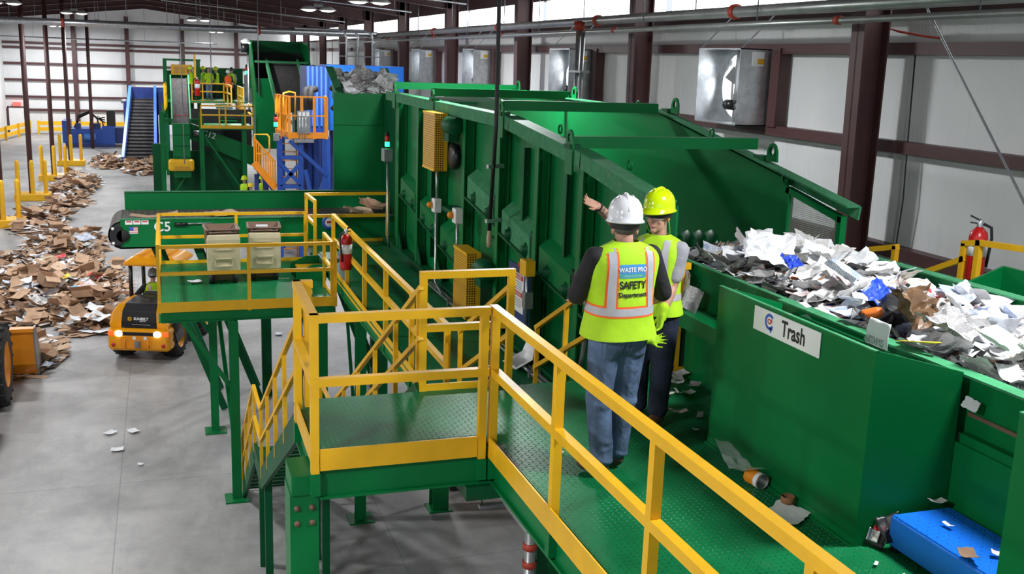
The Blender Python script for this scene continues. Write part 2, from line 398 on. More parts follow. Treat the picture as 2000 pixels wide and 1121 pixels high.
# ------------------------------------------------------------------ the building
BAY = 8.25; COLS = [13.85 - BAY * 2 + BAY * k for k in range(14)]     # frame lines along the hall
XW, XL, YF, YN = 11.1, -12.5, 98.3, -12.0
RX, RZ, EZ = -1.0, 11.1, 10.1                                         # ridge and eave
struct(B((XL, YN, -0.3), (XW, YF, 0)).build('floor', 'concrete_floor'))
struct(B((XW, YN, 0), (XW + 0.2, YF, 8.44)).build('wall_right', 'wall_insulation'))
struct(B((XL - 0.2, YN, 0), (XL, YF, EZ)).build('wall_left', 'wall_insulation'))
struct(MB().prism([(XL, YF, 0), (XW, YF, 0), (XW, YF, EZ), (RX, YF, RZ), (XL, YF, EZ)], (0, 0.2, 0)).build('wall_far', 'wall_insulation'))
struct(MB().prism([(XL - 0.3, YN, EZ), (RX, YN, RZ), (XW + 0.3, YN, EZ), (XW + 0.3, YN, EZ + 0.15), (RX, YN, RZ + 0.15), (XL - 0.3, YN, EZ + 0.15)], (0, YF - YN + 0.2, 0)).build('ceiling', 'roof_dark'))
n_ = 0
for k in range(13):                                                   # translucent daylight strip high on the wall, bay by bay
    y0, y1 = COLS[k] + 0.2, COLS[k + 1] - 0.2
    n_ += 1
    w = struct(B((XW + 0.02, y0, 8.44), (XW + 0.06, y1, 9.22)).build('window_%d' % n_, 'daylight'))
t = MB()
for z in (7.8, 6.3, 4.66, 3.0, 1.5): t.box((XW - 0.22, YN, z - 0.09), (XW, YF, z - 0.07)).box((XW - 0.22, YN, z + 0.07), (XW, YF, z + 0.09)).box((XW - 0.24, YN, z - 0.09), (XW - 0.22, YF, z + 0.09))
struct(t.build('trim_1', 'maroon_steel'))
t = MB()
for z in (7.62, 7.22, 5.89, 4.52, 3.1, 2.0): t.box((XL, YF - 0.2, z - 0.1), (XW, YF, z + 0.1))
struct(t.build('trim_2', 'maroon_steel'))
struct(MB().box((XW - 0.12, YN, 8.34), (XW, YF, 8.46)).box((XW - 0.05, YN, 9.22), (XW + 0.2, YF, EZ)).build('trim_3', 'maroon_steel'))
t = MB()
for x in (-6.9, -2.6, 2.0, 6.6): t.ibeam((x, YF - 0.32, 0), (x, YF - 0.32, 10.1), 0.35, 0.24, up=(0, 1, 0))
struct(t.build('trim_4', 'maroon_steel'))
def roof_z(x): return RZ - (RZ - EZ) * (abs(x - RX) / ((XW if x > RX else -XL) - (RX if x > RX else -RX)))
for y in COLS:                                                        # portal frames
    if y > 95: continue
    c = MB()
    for w0, w1, x0 in ((0.30, 0.78, 0),):
        xi0, xi1, xo = 10.37, 10.20, 10.70
        c.prism([(xi0, y - 0.02, 0), (xo, y - 0.02, 0), (xo, y - 0.02, 10.0), (xi1, y - 0.02, 10.0)], (0, 0.04, 0))
        c.prism([(xi0, y - 0.16, 0), (xi0 + 0.03, y - 0.16, 0), (xi1 + 0.03, y - 0.16, 10.0), (xi1, y - 0.16, 10.0)], (0, 0.32, 0))
        c.box((xo - 0.03, y - 0.16, 0), (xo, y + 0.16, 10.0))
    struct(c.build('column_wall_side', 'maroon_steel'))
    r = MB()
    for sx, x1 in ((1, 10.5), (-1, XL)):
        za, zb = RZ - 0.04, EZ - 0.04; xa = RX
        r.prism([(xa, y - 0.02, za), (x1, y - 0.02, zb), (x1, y - 0.02, zb - 0.82), (xa, y - 0.02, za - 0.55)], (0, 0.04, 0))
        r.prism([(xa, y - 0.15, za - 0.55), (x1, y - 0.15, zb - 0.82), (x1, y - 0.15, zb - 0.85), (xa, y - 0.15, za - 0.58)], (0, 0.30, 0))
    struct(r.build('rafter', 'maroon_steel'))
p = MB()
for k in range(-7, 8):
    x = RX + k * 1.5
    if XL < x < XW: p.box((x - 0.03, YN, roof_z(x) - 0.26), (x + 0.03, YF, roof_z(x) - 0.02))
struct(p.build('ceiling_purlins', 'roof_dark'))
POSTS = [(-6.42, 46.95), (-6.15, 55.2), (-5.88, 63.5), (-5.6, 71.6), (-4.95, 83.7)]
for x, y in POSTS:
    struct(MB().tube([(x, y, 0), (x, y, 10.35)], 0.125, 14).build('column_interior', 'maroon_steel'))
struct(B((-12.3, YF - 0.28, 0), (-11.1, YF - 0.2, 2.15)).build('door_1', 'white_plastic'))
t = MB().box((-12.42, YF - 0.3, 0), (-12.3, YF - 0.2, 2.27)).box((-11.1, YF - 0.3, 0), (-10.98, YF - 0.2, 2.27)).box((-12.42, YF - 0.3, 2.15), (-10.98, YF - 0.2, 2.27))
struct(t.build('trim_5', 'maroon_steel'))
e = tag(B((-11.95, YF - 0.3, 2.32), (-11.35, YF, 2.62)).build('exit_sign', 'exit_red'), 'glowing red exit sign above the door in the far corner', 'sign')

# ------------------------------------------------------------------ things on the walls and under the roof
def fan(y0, y1, label):
    z0, z1, xf, xb = 6.37, 7.79, 10.2, 10.98
    t = thing('wall_fan', label, 'fan', (10.6, (y0 + y1) / 2, z0), 'wall fans in galvanized housings')
    h = MB()
    for a, b in (((xf, y0, z0), (xb, y0 + 0.02, z1)), ((xf, y1 - 0.02, z0), (xb, y1, z1)), ((xf, y0, z0), (xb, y1, z0 + 0.02)), ((xf, y0, z1 - 0.02), (xb, y1, z1))): h.box(a, b)
    h.build('housing', 'galvanized', t)
    yc, zc, r = (y0 + y1) / 2, (z0 + z1) / 2, min(y1 - y0, z1 - z0) * 0.44
    pn = MB(); n = 32
    vs = [(xb - 0.30, yc + r * math.cos(6.28318 * k / n), zc + r * math.sin(6.28318 * k / n)) for k in range(n)]
    sq = []
    for k in range(n):
        a = 6.28318 * k / n; c, s = math.cos(a), math.sin(a); q = 1 / max(abs(c), abs(s))
        sq.append((xb - 0.30, yc + (y1 - y0 - 0.04) / 2 * c * q, zc + (z1 - z0 - 0.04) / 2 * s * q))
    ds = [(xb - 0.12, p_[1], p_[2]) for p_ in vs]
    pn.add(vs + sq + ds, [(k, (k + 1) % n, n + (k + 1) % n, n + k) for k in range(n)] + [(2 * n + k, 2 * n + (k + 1) % n, (k + 1) % n, k) for k in range(n)])
    pn.build('orifice_panel', 'galvanized', t)
    b = MB()
    b.lathe((xb - 0.28, yc, zc), (1, 0, 0), [(0.0, -0.04), (0.09, -0.04), (0.09, 0.08), (0, 0.08)], 16)
    for k in range(4):
        a = 1.5708 * k + 0.5; d = Vector((0, math.cos(a), math.sin(a))); s_ = Vector((0, -math.sin(a), math.cos(a)))
        q = Vector((xb - 0.22, yc, zc))
        b.add([q + d * 0.06 - s_ * 0.05 - Vector((0.03, 0, 0)), q + d * r * 0.93 - s_ * 0.14 - Vector((0.06, 0, 0)), q + d * r * 0.93 + s_ * 0.12 + Vector((0.05, 0, 0)), q + d * 0.06 + s_ * 0.05 + Vector((0.03, 0, 0))], [(0, 1, 2, 3)])
    b.build('fan_blades', 'steel_grey', t)
    MB().bar((xb - 0.42, yc - 0.12, z0 + 0.03), (xb - 0.42, yc - 0.12, z1 - 0.03), 0.06, 0.05).build('motor_strut', 'steel_grey', t)
    MB().lathe((xb - 0.5, yc - 0.2, zc - 0.35), (0, 1, 0), [(0, 0), (0.1, 0), (0.1, 0.25), (0, 0.25)], 14).build('motor', 'black_plastic', t)
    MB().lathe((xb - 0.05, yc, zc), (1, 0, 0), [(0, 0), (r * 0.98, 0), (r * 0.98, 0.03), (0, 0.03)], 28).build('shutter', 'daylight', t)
    for yy in (y0 + 0.03, y1 - 0.03):
        MB().bar((xf + 0.03, yy, z1), (xb + 0.02, yy, z1 + 0.75), 0.035, 0.012).build('brace', 'steel_grey', t)
    st = B((xf + 0.25, y0 - 0.006, z1 - 0.32), (xf + 0.5, y0, z1 - 0.06)).build('rating_label', 'sign_white', t)
    B((xf + 0.36, y0 - 0.008, z1 - 0.28), (xf + 0.5, y0 - 0.006, z1 - 0.18)).build('warning_strip', 'yellow_paint', st)
    j = MB().box((xb - 0.16, y0 - 0.34, z0), (xb + 0.08, y0 - 0.06, z1 + 0.02)); j.build('frame_jamb', 'maroon_steel', t)
fan(17.2, 18.8, 'galvanized wall fan in the bay nearest the thick column beside the sorting screen')
fan(25.8, 27.3, 'galvanized wall fan above the long cross bars, second along the wall')
fan(34.7, 36.1, 'galvanized wall fan third along the wall from the thick column')
fan(42.6, 44.1, 'galvanized wall fan fourth along the wall from the thick column')
fan(51.0, 52.5, 'small distant galvanized wall fan fifth along the wall')

def pipe_run(name, label, pts, r, m='pipe_steel', rings=(), drops=(), group=None, ring_m='red_fitting'):
    t = thing(name, label, 'pipe', pts[0], group)
    MB().tube(pts, r, 12).build('pipe_body', m, t)
    for q, d in rings:
        MB().lathe(q, d, [(r, -0.06), (r * 1.35, -0.06), (r * 1.35, 0.06), (r, 0.06)], 14).build('coupling', ring_m, t)
    for q, z in drops: MB().tube([(q[0], q[1], q[2] + r * 0.5), (q[0], q[1], z)], 0.012, 6).build('hanger_rod', 'steel_grey', t)
    return t
pipe_run('sprinkler_main', 'thick grey sprinkler main running along the daylight strip', [(9.9, -8, 8.36), (9.9, 20, 8.42), (9.9, 49.85, 8.42)], 0.10,
         rings=[((9.9, y, 8.42), (0, 1, 0)) for y in (17.0, 23.3, 31.0, 39.0)], drops=[((9.9, y, 8.42), 10.1) for y in (12, 18.5, 24.2, 30.5, 36.5, 44)])
pipe_run('sprinkler_pipe', 'thin grey sprinkler pipe hung just below the thick main', [(9.75, -8, 8.2), (9.75, 60, 8.12)], 0.05,
         rings=[((9.75, y, 8.18), (0, 1, 0)) for y in (13.7, 22.0, 30.2, 38.4, 46.8)], drops=[((9.75, y, 8.18), roof_z(9.75) - 0.05) for y in (10.8, 16, 20.5, 27, 34, 41)])
pipe_run('crossing_main', 'thick shiny sprinkler main crossing the hall below the roof', [(9.9, 50.0, 8.42), (-12.3, 50.0, 8.42)], 0.15, 'galvanized',
         rings=[((x, 50.0, 8.42), (1, 0, 0)) for x in (-3.9, 4.4)], drops=[((x, 50, 8.42), roof_z(x) - 0.05) for x in (-6, -1.3, 0.4, 2.6, 5.4)])
pipe_run('branch_pipe', 'thin grey pipe crossing in front of the far wall girts', [(-12.3, 88, 8.0), (4.5, 88, 8.0)], 0.06, 'galvanized', drops=[((x, 88, 8.0), roof_z(x) - 0.05) for x in (-9, -5, -1, 3)])
pipe_run('branch_pipe', 'thin grey pipe crossing the hall just behind the shiny main', [(-12.3, 70, 8.95), (9.4, 70, 8.95)], 0.06, 'galvanized', drops=[((x, 70, 8.95), roof_z(x) - 0.05) for x in (-7, -3, 1, 4, 7)])
for k, (y, lb) in enumerate(((34, 'galvanized branch line under the roof nearest the camera'), (42, 'galvanized branch line under the roof, second from the camera'), (58, 'galvanized branch line under the roof beyond the shiny main'))):
    pipe_run('roof_branch', lb, [(0.2, y, roof_z(0.2) - 1.1), (9.7, y, roof_z(9.7) - 1.0)], 0.035, 'galvanized', drops=[((x, y, roof_z(x) - 1.05), roof_z(x) - 0.05) for x in (1.5, 4, 6.5, 9)])
t = thing('riser_pipes', 'pair of upright grey riser pipes standing before the second wall fan', 'pipe', (9.6, 23.8, 2))
for y, x, r in ((23.85, 9.65, 0.07), (23.45, 9.6, 0.05)): MB().tube([(x, y, 2.0), (x, y, 8.42 if r > 0.06 else 8.15)], r, 12).build('pipe_body', 'galvanized', t)
for z in (6.0, 7.2): B((9.5, 23.3, z), (9.75, 24.0, z + 0.05)).build('bracket', 'steel_grey', t)
MB().lathe((9.65, 23.85, 8.3), (0, 0, 1), [(0.07, -0.1), (0.13, -0.1), (0.13, 0.1), (0.07, 0.1)], 14).build('coupling', 'red_fitting', t)
t = thing('conduit_cluster', 'bundle of white conduits bent over above the green hopper', 'conduit', (8, 45, 0))
for k, (x, y, zt) in enumerate(((7.75, 46, 8.5), (8.35, 46.5, 8.5), (8.9, 46, 8.5), (9.15, 47, 8.3))):
    MB().tube([(x, y, 0.0), (x, y, zt - 0.3), (x - 0.1, y, zt - 0.08), (x - 0.4, y, zt), (x - 2.2 + 0.6 * k, y, zt)], 0.05, 8).build('conduit', 'galvanized', t)
for z in (6.2, 7.4): MB().bar((7.5, 46.2, z), (9.4, 46.2, z), 0.05, 0.05).build('bracket', 'steel_grey', t)
o = tag(MB().tube([(10.0, 13.0, 10.1), (10.0, 12.05, 8.28), (10.0, 9.93, 5.93), (10.0, 8.6, 4.4)], 0.018, 6).build('brace_cable', 'steel_grey'), 'taut steel cable running diagonally down past the wall girts', 'cable')
o = tag(MB().tube([(10.9, 13.3, 7.75), (10.9, 13.25, 6.5), (10.9, 13.2, 5.5), (10.92, 13.3, 4.2), (10.92, 13.6, 3.0)], 0.012, 6).build('wall_cable', 'black_cable'), 'thin black cable hanging on the wall beside the thick column', 'cable')
o = tag(MB().tube([(10.75, 13.75, 8.1), (10.72, 13.5, 8.05), (10.75, 13.0, 7.98), (10.85, 12.75, 7.95)], 0.02, 6).build('cord_loop', 'red_fitting'), 'short orange cord by the top of the thick column', 'cord')
# high bay lamps
LAMPS = [(-3.75, 54.7), (-3.7, 73.2), (-5.6, 45.5), (-7.6, 92), (5.9, 31.0), (5.4, 38.0), (2.0, 57.3), (-3.9, 33), (-3.8, 17), (-3.8, 3), (5.6, 17), (5.6, 4.5), (5.0, 72), (4.5, 90), (-9.5, 62), (-9.5, 25), (-9.5, 8)]
lamp0 = None
for k, (x, y) in enumerate(LAMPS):
    z = 8.98
    if lamp0 is None:
        t = thing('high_bay_lamp', 'x', 'lamp', (x, y, z))
        MB().box((x - 0.16, y - 0.14, z + 0.08), (x + 0.16, y + 0.14, z + 0.18)).build('ballast_box', 'steel_grey', t)
        for s in (-0.33, 0.33):
            MB().lathe((x + s, y, z), (0, 0, 1), [(0.0, 0.12), (0.12, 0.12), (0.30, 0.0), (0.31, -0.03), (0.29, -0.02), (0.11, 0.09), (0, 0.09)], 20).build('reflector', 'white_plastic', t)
            MB().ell((x + s, y, z - 0.02), (0.24, 0.24, 0.06)).build('bulb', 'lamp_white', t)
        for s in (-0.1, 0.1): MB().tube([(x + s, y, z + 0.15), (x + s, y, z + 2.0)], 0.012, 6).build('hanging_rod', 'steel_grey', t)
        lamp0 = t
    else: t = dup(lamp0, (x, y, z))
    t['label'] = ['twin bulb lamp hanging in front of the shiny crossing main', 'smaller twin bulb lamp hanging beyond the shiny crossing main', 'twin bulb lamp in the top corner by the interior posts', 'faint twin bulb lamp hanging before the far wall', 'twin bulb lamp under the roof nearest the daylight strip', 'twin bulb lamp above the orange cage, closer one', 'twin bulb lamp over the lower landing of the steel tower', 'twin bulb lamp over the loading floor', 'twin bulb lamp over the stair landing', 'twin bulb lamp over the near loading floor', 'twin bulb lamp over the sorting screen', 'twin bulb lamp over the sorting belt', 'twin bulb lamp over the visitors platform', 'twin bulb lamp before the far wall over the platform', 'twin bulb lamp by the left wall, far one', 'twin bulb lamp by the left wall, middle one', 'twin bulb lamp by the left wall, near one'][k].replace('left wall', 'long blank wall')
    t['group'] = 'high bay lamps'
    ld = bpy.data.lights.new('lamp_light', 'AREA'); ld.shape = 'ELLIPSE'; ld.size = 1.0; ld.size_y = 0.6; ld.energy = LAMP_W * (0.3 if x > 0 and y < 10 else 0.85 if x < 0 and y < 30 else 0.8 if x > 0 and y < 25 else 3.6 if y > 85 else 2.2 if y > 65 else 1.25 if x < 0 else 0.9); ld.color = (0.96, 0.98, 1.0)
    lo = bpy.data.objects.new('lamp_light', ld); COL.objects.link(lo); lo.parent = t; lo.location = (0, 0, -0.1)
t = thing('round_lamp', 'small bright lamp on the top corner of the tall green hopper', 'lamp', (4.55, 59.5, 8.0))
MB().lathe((4.55, 59.5, 7.95), (0, 0, 1), [(0.1, 0.2), (0.3, 0.08), (0.3, 0.0), (0.0, 0.0)], 16).build('lamp_housing', 'white_plastic', t)
MB().ell((4.55, 59.5, 7.95), (0.24, 0.24, 0.08)).build('bulb', 'lamp_white', t)
t = thing('hanging_cable', 'thick black drop cable with clamps hanging before the screen wall', 'cable', (4.1, 12.9, 5.06))
MB().tube([(4.1, 12.9, 10.7), (4.1, 12.86, 8.16), (4.12, 12.9, 6.6), (4.08, 12.93, 5.2)], 0.028, 8).build('cable_body', 'black_cable', t)
for z in (6.05, 5.1 + 0.23): MB().bar((4.02, 12.9, z), (4.25, 12.95, z + 0.01), 0.06, 0.05).build('clamp', 'galvanized', t)
MB().lathe((4.08, 12.93, 4.98), (0, 0, 1), [(0.0, 0), (0.03, 0), (0.035, 0.12), (0.02, 0.24)], 12).build('brass_plug', 'card_pale', t)
for k, (x, y, z0, z1) in enumerate(((0.9, 48, 2.5, 10.9), (2.1, 47, 5.3, 10.8), (4.0, 46, 5.6, 10.65))):
    tag(MB().tube([(x, y, z0), (x, y, z1)], 0.022, 6).build('drop_wire', 'steel_grey'), ['thin grey drop wire beside the blue incline conveyor', 'thin grey drop wire above the visitors platform', 'thin dark drop wire in front of the steep grey belt'][k], 'wire')

# guards, bollards, barriers on the floor
g0 = None
for k, (x, y) in enumerate(POSTS[:4]):
    if g0 is None:
        t = thing('bollard_guard', 'x', 'bollard', (x, y, 0))
        bevel(B((x - 0.75, y - 0.6, 0), (x + 0.85, y + 0.6, 0.33)).build('base_block', 'yellow_paint', t), 0.03)
        for dx, dy in ((-0.55, -0.4), (0.1, -0.45), (-0.05, 0.45), (0.65, -0.1)):
            MB().lathe((x + dx, y + dy, 0.3), (0, 0, 1), [(0.1, 0), (0.1, 1.55), (0.085, 1.63), (0.04, 1.68), (0, 1.69)], 16).build('post', 'yellow_paint', t)
        g0 = t
    else: t = dup(g0, (x, y, 0))
    t['label'] = ['yellow bollard guard around the post nearest the cardboard heap, cut by the frame', 'yellow bollard guard with block base around the second maroon post', 'yellow bollard guard around the third maroon post', 'yellow bollard guard around the fourth maroon post, before the blue baler'][k]
    t['group'] = 'bollard guards'
def barrier(label, a, b, n):
    t = thing('guard_rail', label, 'barrier', a, 'yellow floor barriers'); a, b = Vector(a), Vector(b)
    for k in range(n): q = a.lerp(b, k / (n - 1)); MB().bar(q, q + Vector((0, 0, 1.15)), 0.16, 0.16).build('post', 'yellow_paint', t)
    off = (b - a).cross(Vector((0, 0, 1))).normalized() * -0.1
    for z in (0.42, 0.92): MB().bar(a + off + Vector((0, 0, z)), b + off + Vector((0, 0, z)), 0.06, 0.32).build('beam', 'yellow_paint', t)
barrier('long yellow guard barrier before the far wall behind the blue baler', (-10.0, 97.4, 0), (-2.5, 97.4, 0), 4)
barrier('yellow guard barrier turning from the far corner toward the exit door', (-12.1, 86.5, 0), (-10.6, 97.0, 0), 4)
# ------------------------------------------------------------------ raised deck, walkways, rails, stairs
T = 0.062
def railing(label, tops, posts, z0, h=1.07, toe=None, mid=True, group='yellow guard rails', name='guard_rail', stub=0.0, m='yellow_paint', t=T, side=(0, 0)):
    """tops: plan points of the rail line; posts: plan points; toe: plan point pairs"""
    r = thing(name, label, 'railing', (tops[0][0], tops[0][1], z0), group)
    for nm, z in (('top_rail', z0 + h - t / 2), ('mid_rail', z0 + h * 0.53)):
        if nm == 'mid_rail' and not mid: continue
        b = MB()
        for p, q in zip(tops, tops[1:]): b.bar((*p, z), (*q, z), t, t, ext=t / 2)
        b.build(nm, m, r)
    for p in posts:
        b = MB().bar((*p, z0 - 0.12), (*p, z0 + h - t), t * 0.96, t * 0.96)
        po = b.build('post', m, r)
        if stub: MB().bar((*p, z0 - 0.12 - stub), (*p, z0 - 0.121), t * 1.15, t * 1.15).build('post_foot', 'green_paint', po)
    for p, q in (toe or []):
        MB().bar((p[0] + side[0], p[1] + side[1], z0 - 0.02), (q[0] + side[0], q[1] + side[1], z0 - 0.02), 0.012, 0.165).build('toe_board', m, r)
    return r
Z1, Z2, Z3 = 4.55, 3.68, 3.40
d = thing('raised_deck', 'green diamond plate deck on which the two workers in safety vests stand', 'platform', (2.8, 6, Z1))
MB().prism([(2.34, 0.6, Z1 - 0.02), (4.62, 0.6, Z1 - 0.02), (4.62, 8.42, Z1 - 0.02), (1.0, 8.42, Z1 - 0.02), (1.0, 7.12, Z1 - 0.02), (2.34, 7.12, Z1 - 0.02)], (0, 0, 0.02)).build('deck_plate', 'diamond_plate', d)
for p, q in (((2.34, 0.6), (2.34, 7.10)), ((2.32, 7.13), (1.0, 7.13)), ((1.01, 7.14), (1.01, 8.42)), ((1.02, 8.42), (4.6, 8.42)), ((4.6, 0.6), (4.6, 8.40))):
    MB().ibeam((*p, Z1 - 0.175), (*q, Z1 - 0.175), 0.08, 0.31, 0.02).build('edge_beam', 'green_paint', d)
MB().box((0.79, 7.16, 0), (1.0, 7.19, 4.25)).box((0.79, 7.47, 0), (1.0, 7.50, 4.25)).box((0.79, 7.19, 0), (0.84, 7.47, 4.25)).box((0.95, 7.19, 0), (1.0, 7.47, 4.25)).build('column', 'green_paint', d)
MB().box((0.80, 7.14, 4.25), (0.99, 7.52, 4.40)).build('column_cap', 'green_paint', d)
for x in (0.84, 0.95):
    for z in (4.02, 4.14): MB().lathe((x, 7.165, z), (0, -1, 0), [(0, 0.02), (0.02, 0.02), (0.026, 0), (0, -0.01)], 8).build('bolt', 'brown_plastic', d)
for x, y in ((4.3, 7.9), (3.0, 3.0), (4.3, 3.0), (2.74, 7.1)):
    MB().ibeam((x, y, 0.02), (x, y, Z1 - 0.33), 0.12 if y == 7.1 else 0.2, 0.2, 0.02, up=(0, 1, 0)).build('column', 'green_dark', d)
B((2.10, 7.04, Z1 - 0.44), (2.46, 8.0, Z1 - 0.33)).build('splice_bracket', 'green_dark', d)
railing('long yellow guard rail along the deck edge in front of the workers', [(2.31, 0.9), (2.31, 7.13)], [(2.31, 7.10), (2.31, 5.77), (2.31, 4.40), (2.31, 3.05), (2.31, 1.7)], Z1, toe=[((2.305, 0.9), (2.305, 7.05))], stub=0.17, side=(-0.03, 0))
railing('yellow corner guard rail around the small landing above the stair', [(2.235, 7.105), (0.965, 7.105), (0.985, 8.25), (1.08, 8.25)], [(2.225, 7.105), (0.965, 7.105), (0.985, 8.22), (1.07, 8.25)], Z1, toe=[((2.19, 7.09), (1.0, 7.09)), ((0.96, 7.15), (0.97, 8.2))], stub=0.17)
railing('yellow gate panel between the two stairs at the deck edge', [(2.085, 8.44), (2.88, 8.44)], [(2.085, 8.44), (2.88, 8.44)], Z1, toe=[((2.1, 8.42), (2.9, 8.42))])
railing('short yellow rail with kick plate between the yellow helmet worker and the conveyor', [(4.42, 8.46), (4.62, 8.46)], [(4.56, 8.46)], Z1, toe=[((4.4, 8.43), (4.72, 8.43))])

def stair(name, label, x0, x1, ya, za, flights, group=None, legs=(), left_rail=True, right_rail=True, rh=0.93, sl=0.18):
    """flights: (y end, z end); a flat flight is a landing"""
    s = thing(name, label, 'stair', ((x0 + x1) / 2, ya, za), group)
    pts = [(ya, za)] + list(flights)
    for x in (x0 + 0.03, x1 - 0.03):
        st = MB()
        for (y0, z0), (y1, z1) in zip(pts, pts[1:]): st.bar((x, y0, z0 - 0.06), (x, y1, z1 - 0.06), 0.05, 0.27, ext=0.03)
        st.build('stringer', 'green_dark', s)
    for (y0, z0), (y1, z1) in zip(pts, pts[1:]):
        if abs(z0 - z1) < 0.01:
            B((x0 + 0.05, y0, z0 - 0.05), (x1 - 0.05, y1, z0)).build('landing', 'diamond_plate', s); continue
        n = max(2, round(abs(z0 - z1) / sl))
        for k in range(1, n):
            f = k / n; y = y0 + (y1 - y0) * f; z = z0 + (z1 - z0) * f
            tr = MB()
            for j in range(4): tr.box((x0 + 0.06, y - 0.13 + j * 0.07, z - 0.03), (x1 - 0.06, y - 0.09 + j * 0.07, z))
            tr.box((x0 + 0.055, y - 0.13, z - 0.035), (x0 + 0.075, y + 0.12, z + 0.0)); tr.box((x1 - 0.075, y - 0.13, z - 0.035), (x1 - 0.055, y + 0.12, z))
            tr.build('tread', 'green_dark', s)
    for x, on in ((x0 + 0.02, left_rail), (x1 - 0.02, right_rail)):
        if not on: continue
        b = MB()
        for (y0, z0), (y1, z1) in zip(pts, pts[1:]):
            for hh in (rh, rh * 0.52): b.bar((x, y0, z0 + hh), (x, y1, z1 + hh), 0.045, 0.045, ext=0.015)
        h = b.build('handrail', 'yellow_paint', s)
        for (y0, z0), (y1, z1) in zip(pts, pts[1:]):
            L = math.hypot(y1 - y0, z1 - z0); n = max(1, round(L / 1.25))
            for k in range(n + 1):
                if k == 0 and (y0, z0) != pts[0]: continue
                f = min(0.985, max(0.015, k / n)); y = y0 + (y1 - y0) * f; z = z0 + (z1 - z0) * f
                MB().bar((x, y, z - 0.05), (x, y, z + rh), 0.042, 0.042).build('post', 'yellow_paint', h)
    for x, y, z in legs:
        MB().bar((x, y, 0), (x, y, z), 0.1, 0.1).build('leg', 'green_dark', s)
    return s
stair('stair', 'long green stair with yellow rails going down from the landing to the floor', 1.09, 2.08, 8.42, Z1, [(13.45, 1.82), (14.5, 1.82), (17.2, 0.05)],
      legs=[(1.2, 13.5, 1.7), (1.2, 14.4, 1.7), (1.98, 13.5, 1.7), (1.98, 14.4, 1.7)])
stair('short_stair', 'short green stair from the deck down to the walkway beside the screen', 2.88, 3.78, 8.44, Z1, [(10.12, Z2)], sl=0.2)

w = thing('lower_walkway', 'long green walkway running beside the sorting screen to the belt', 'platform', (3.5, 15, Z2))
B((2.80, 8.7, Z2 - 0.02), (4.32, 20.9, Z2)).build('deck_plate', 'diamond_plate', w)
for x in (2.8, 4.3): MB().ibeam((x, 8.7, Z2 - 0.13), (x, 20.9, Z2 - 0.13), 0.08, 0.22, 0.02).build('edge_beam', 'green_paint', w)
for x, y in ((4.2, 10.4), (2.85, 15.6), (2.85, 20.4), (4.2, 15.7), (4.2, 20.4)):
    k_ = 0.27 if x > 4 and y < 16 else 0.16
    c = MB().ibeam((x, y, 0.02), (x, y, Z2 - 0.24), k_, k_, 0.016, up=(0, 1, 0)).build('column', 'green_paint', w)
    B((x - 0.2, y - 0.2, 0), (x + 0.2, y + 0.2, 0.025)).build('base_plate', 'green_paint', c)
for (y0, z0), (y1, z1) in (((15.7, 0.6), (17.0, 3.4)),): MB().bar((2.85, y0, z0), (2.85, y1, z1), 0.05, 0.05).build('knee_brace', 'green_dark', w)
railing('yellow guard rail along the lower walkway carrying the fire extinguisher', [(2.80, 10.25), (2.83, 18.2)], [(2.80, 10.25), (2.80, 11.9), (2.81, 13.5), (2.815, 15.1), (2.82, 16.7), (2.83, 18.2)], Z2, h=0.98, toe=[((2.79, 10.25), (2.82, 18.2))], stub=0.16, side=(-0.03, 0))
railing('yellow guard rail closing the far end of the walkway before the belt', [(2.72, 19.75), (2.70, 20.85), (4.36, 20.85)], [(2.72, 19.75), (2.70, 20.85), (4.36, 20.85)], Z2, h=1.02, toe=[((2.75, 20.87), (4.36, 20.87))])

p = thing('cart_platform', 'small green side platform holding the two tan carts above the loading floor', 'platform', (1.25, 18.6, Z3))
B((-0.12, 16.95, Z3 - 0.02), (2.66, 20.45, Z3)).build('deck_plate', 'diamond_plate', p)
for a, b in (((-0.12, 16.95), (2.66, 16.95)), ((-0.12, 20.45), (2.66, 20.45)), ((-0.12, 16.95), (-0.12, 20.45)), ((2.66, 16.95), (2.66, 20.45))):
    MB().ibeam((*a, Z3 - 0.15), (*b, Z3 - 0.15), 0.08, 0.26, 0.02).build('edge_beam', 'green_paint', p)
for x, y in ((0.99, 16.9), (0.80, 20.3), (2.45, 16.95), (2.45, 20.3)):
    c = MB().ibeam((x, y, 0.02), (x, y, Z3 - 0.28), 0.15, 0.15, 0.016, up=(0, 1, 0)).build('column', 'green_paint', p)
    B((x - 0.2, y - 0.2, 0), (x + 0.2, y + 0.2, 0.03)).build('base_plate', 'green_paint', c)
for a, b in (((0.2, 16.95, Z3 - 0.26), (0.95, 16.93, 1.95)), ((0.85, 20.2, Z3 - 0.3), (0.98, 17.0, 0.9)), ((2.45, 17.1, 1.0), (2.45, 20.2, 3.0)), ((2.45, 20.2, 1.0), (2.45, 17.1, 3.0)), ((0.1, 20.3, Z3 - 0.26), (0.8, 20.3, 1.95))):
    MB().bar(a, b, 0.07, 0.07).build('knee_brace', 'green_paint', p)
railing('yellow guard rail around the front of the cart platform', [(-0.12, 20.4), (-0.135, 16.93), (2.66, 16.93)], [(-0.12, 20.4), (-0.135, 16.93), (1.26, 16.93), (2.66, 16.93)], Z3, h=0.985, t=0.055, toe=[((-0.16, 16.9), (2.69, 16.9)), ((-0.16, 16.9), (-0.14, 20.45))])
railing('yellow guard rail behind the carts on the side platform', [(-0.1, 20.42), (2.62, 20.42)], [(1.3, 20.42), (2.62, 20.42)], Z3, h=0.985, t=0.055, toe=[((-0.12, 20.44), (2.66, 20.44))])
railing('short yellow rail stub at the cart platform corner by the walkway', [(2.62, 16.97), (2.62, 17.9)], [(2.62, 17.02), (2.62, 17.9)], Z3, h=0.985, t=0.05, toe=[((2.64, 16.97), (2.64, 17.9))])
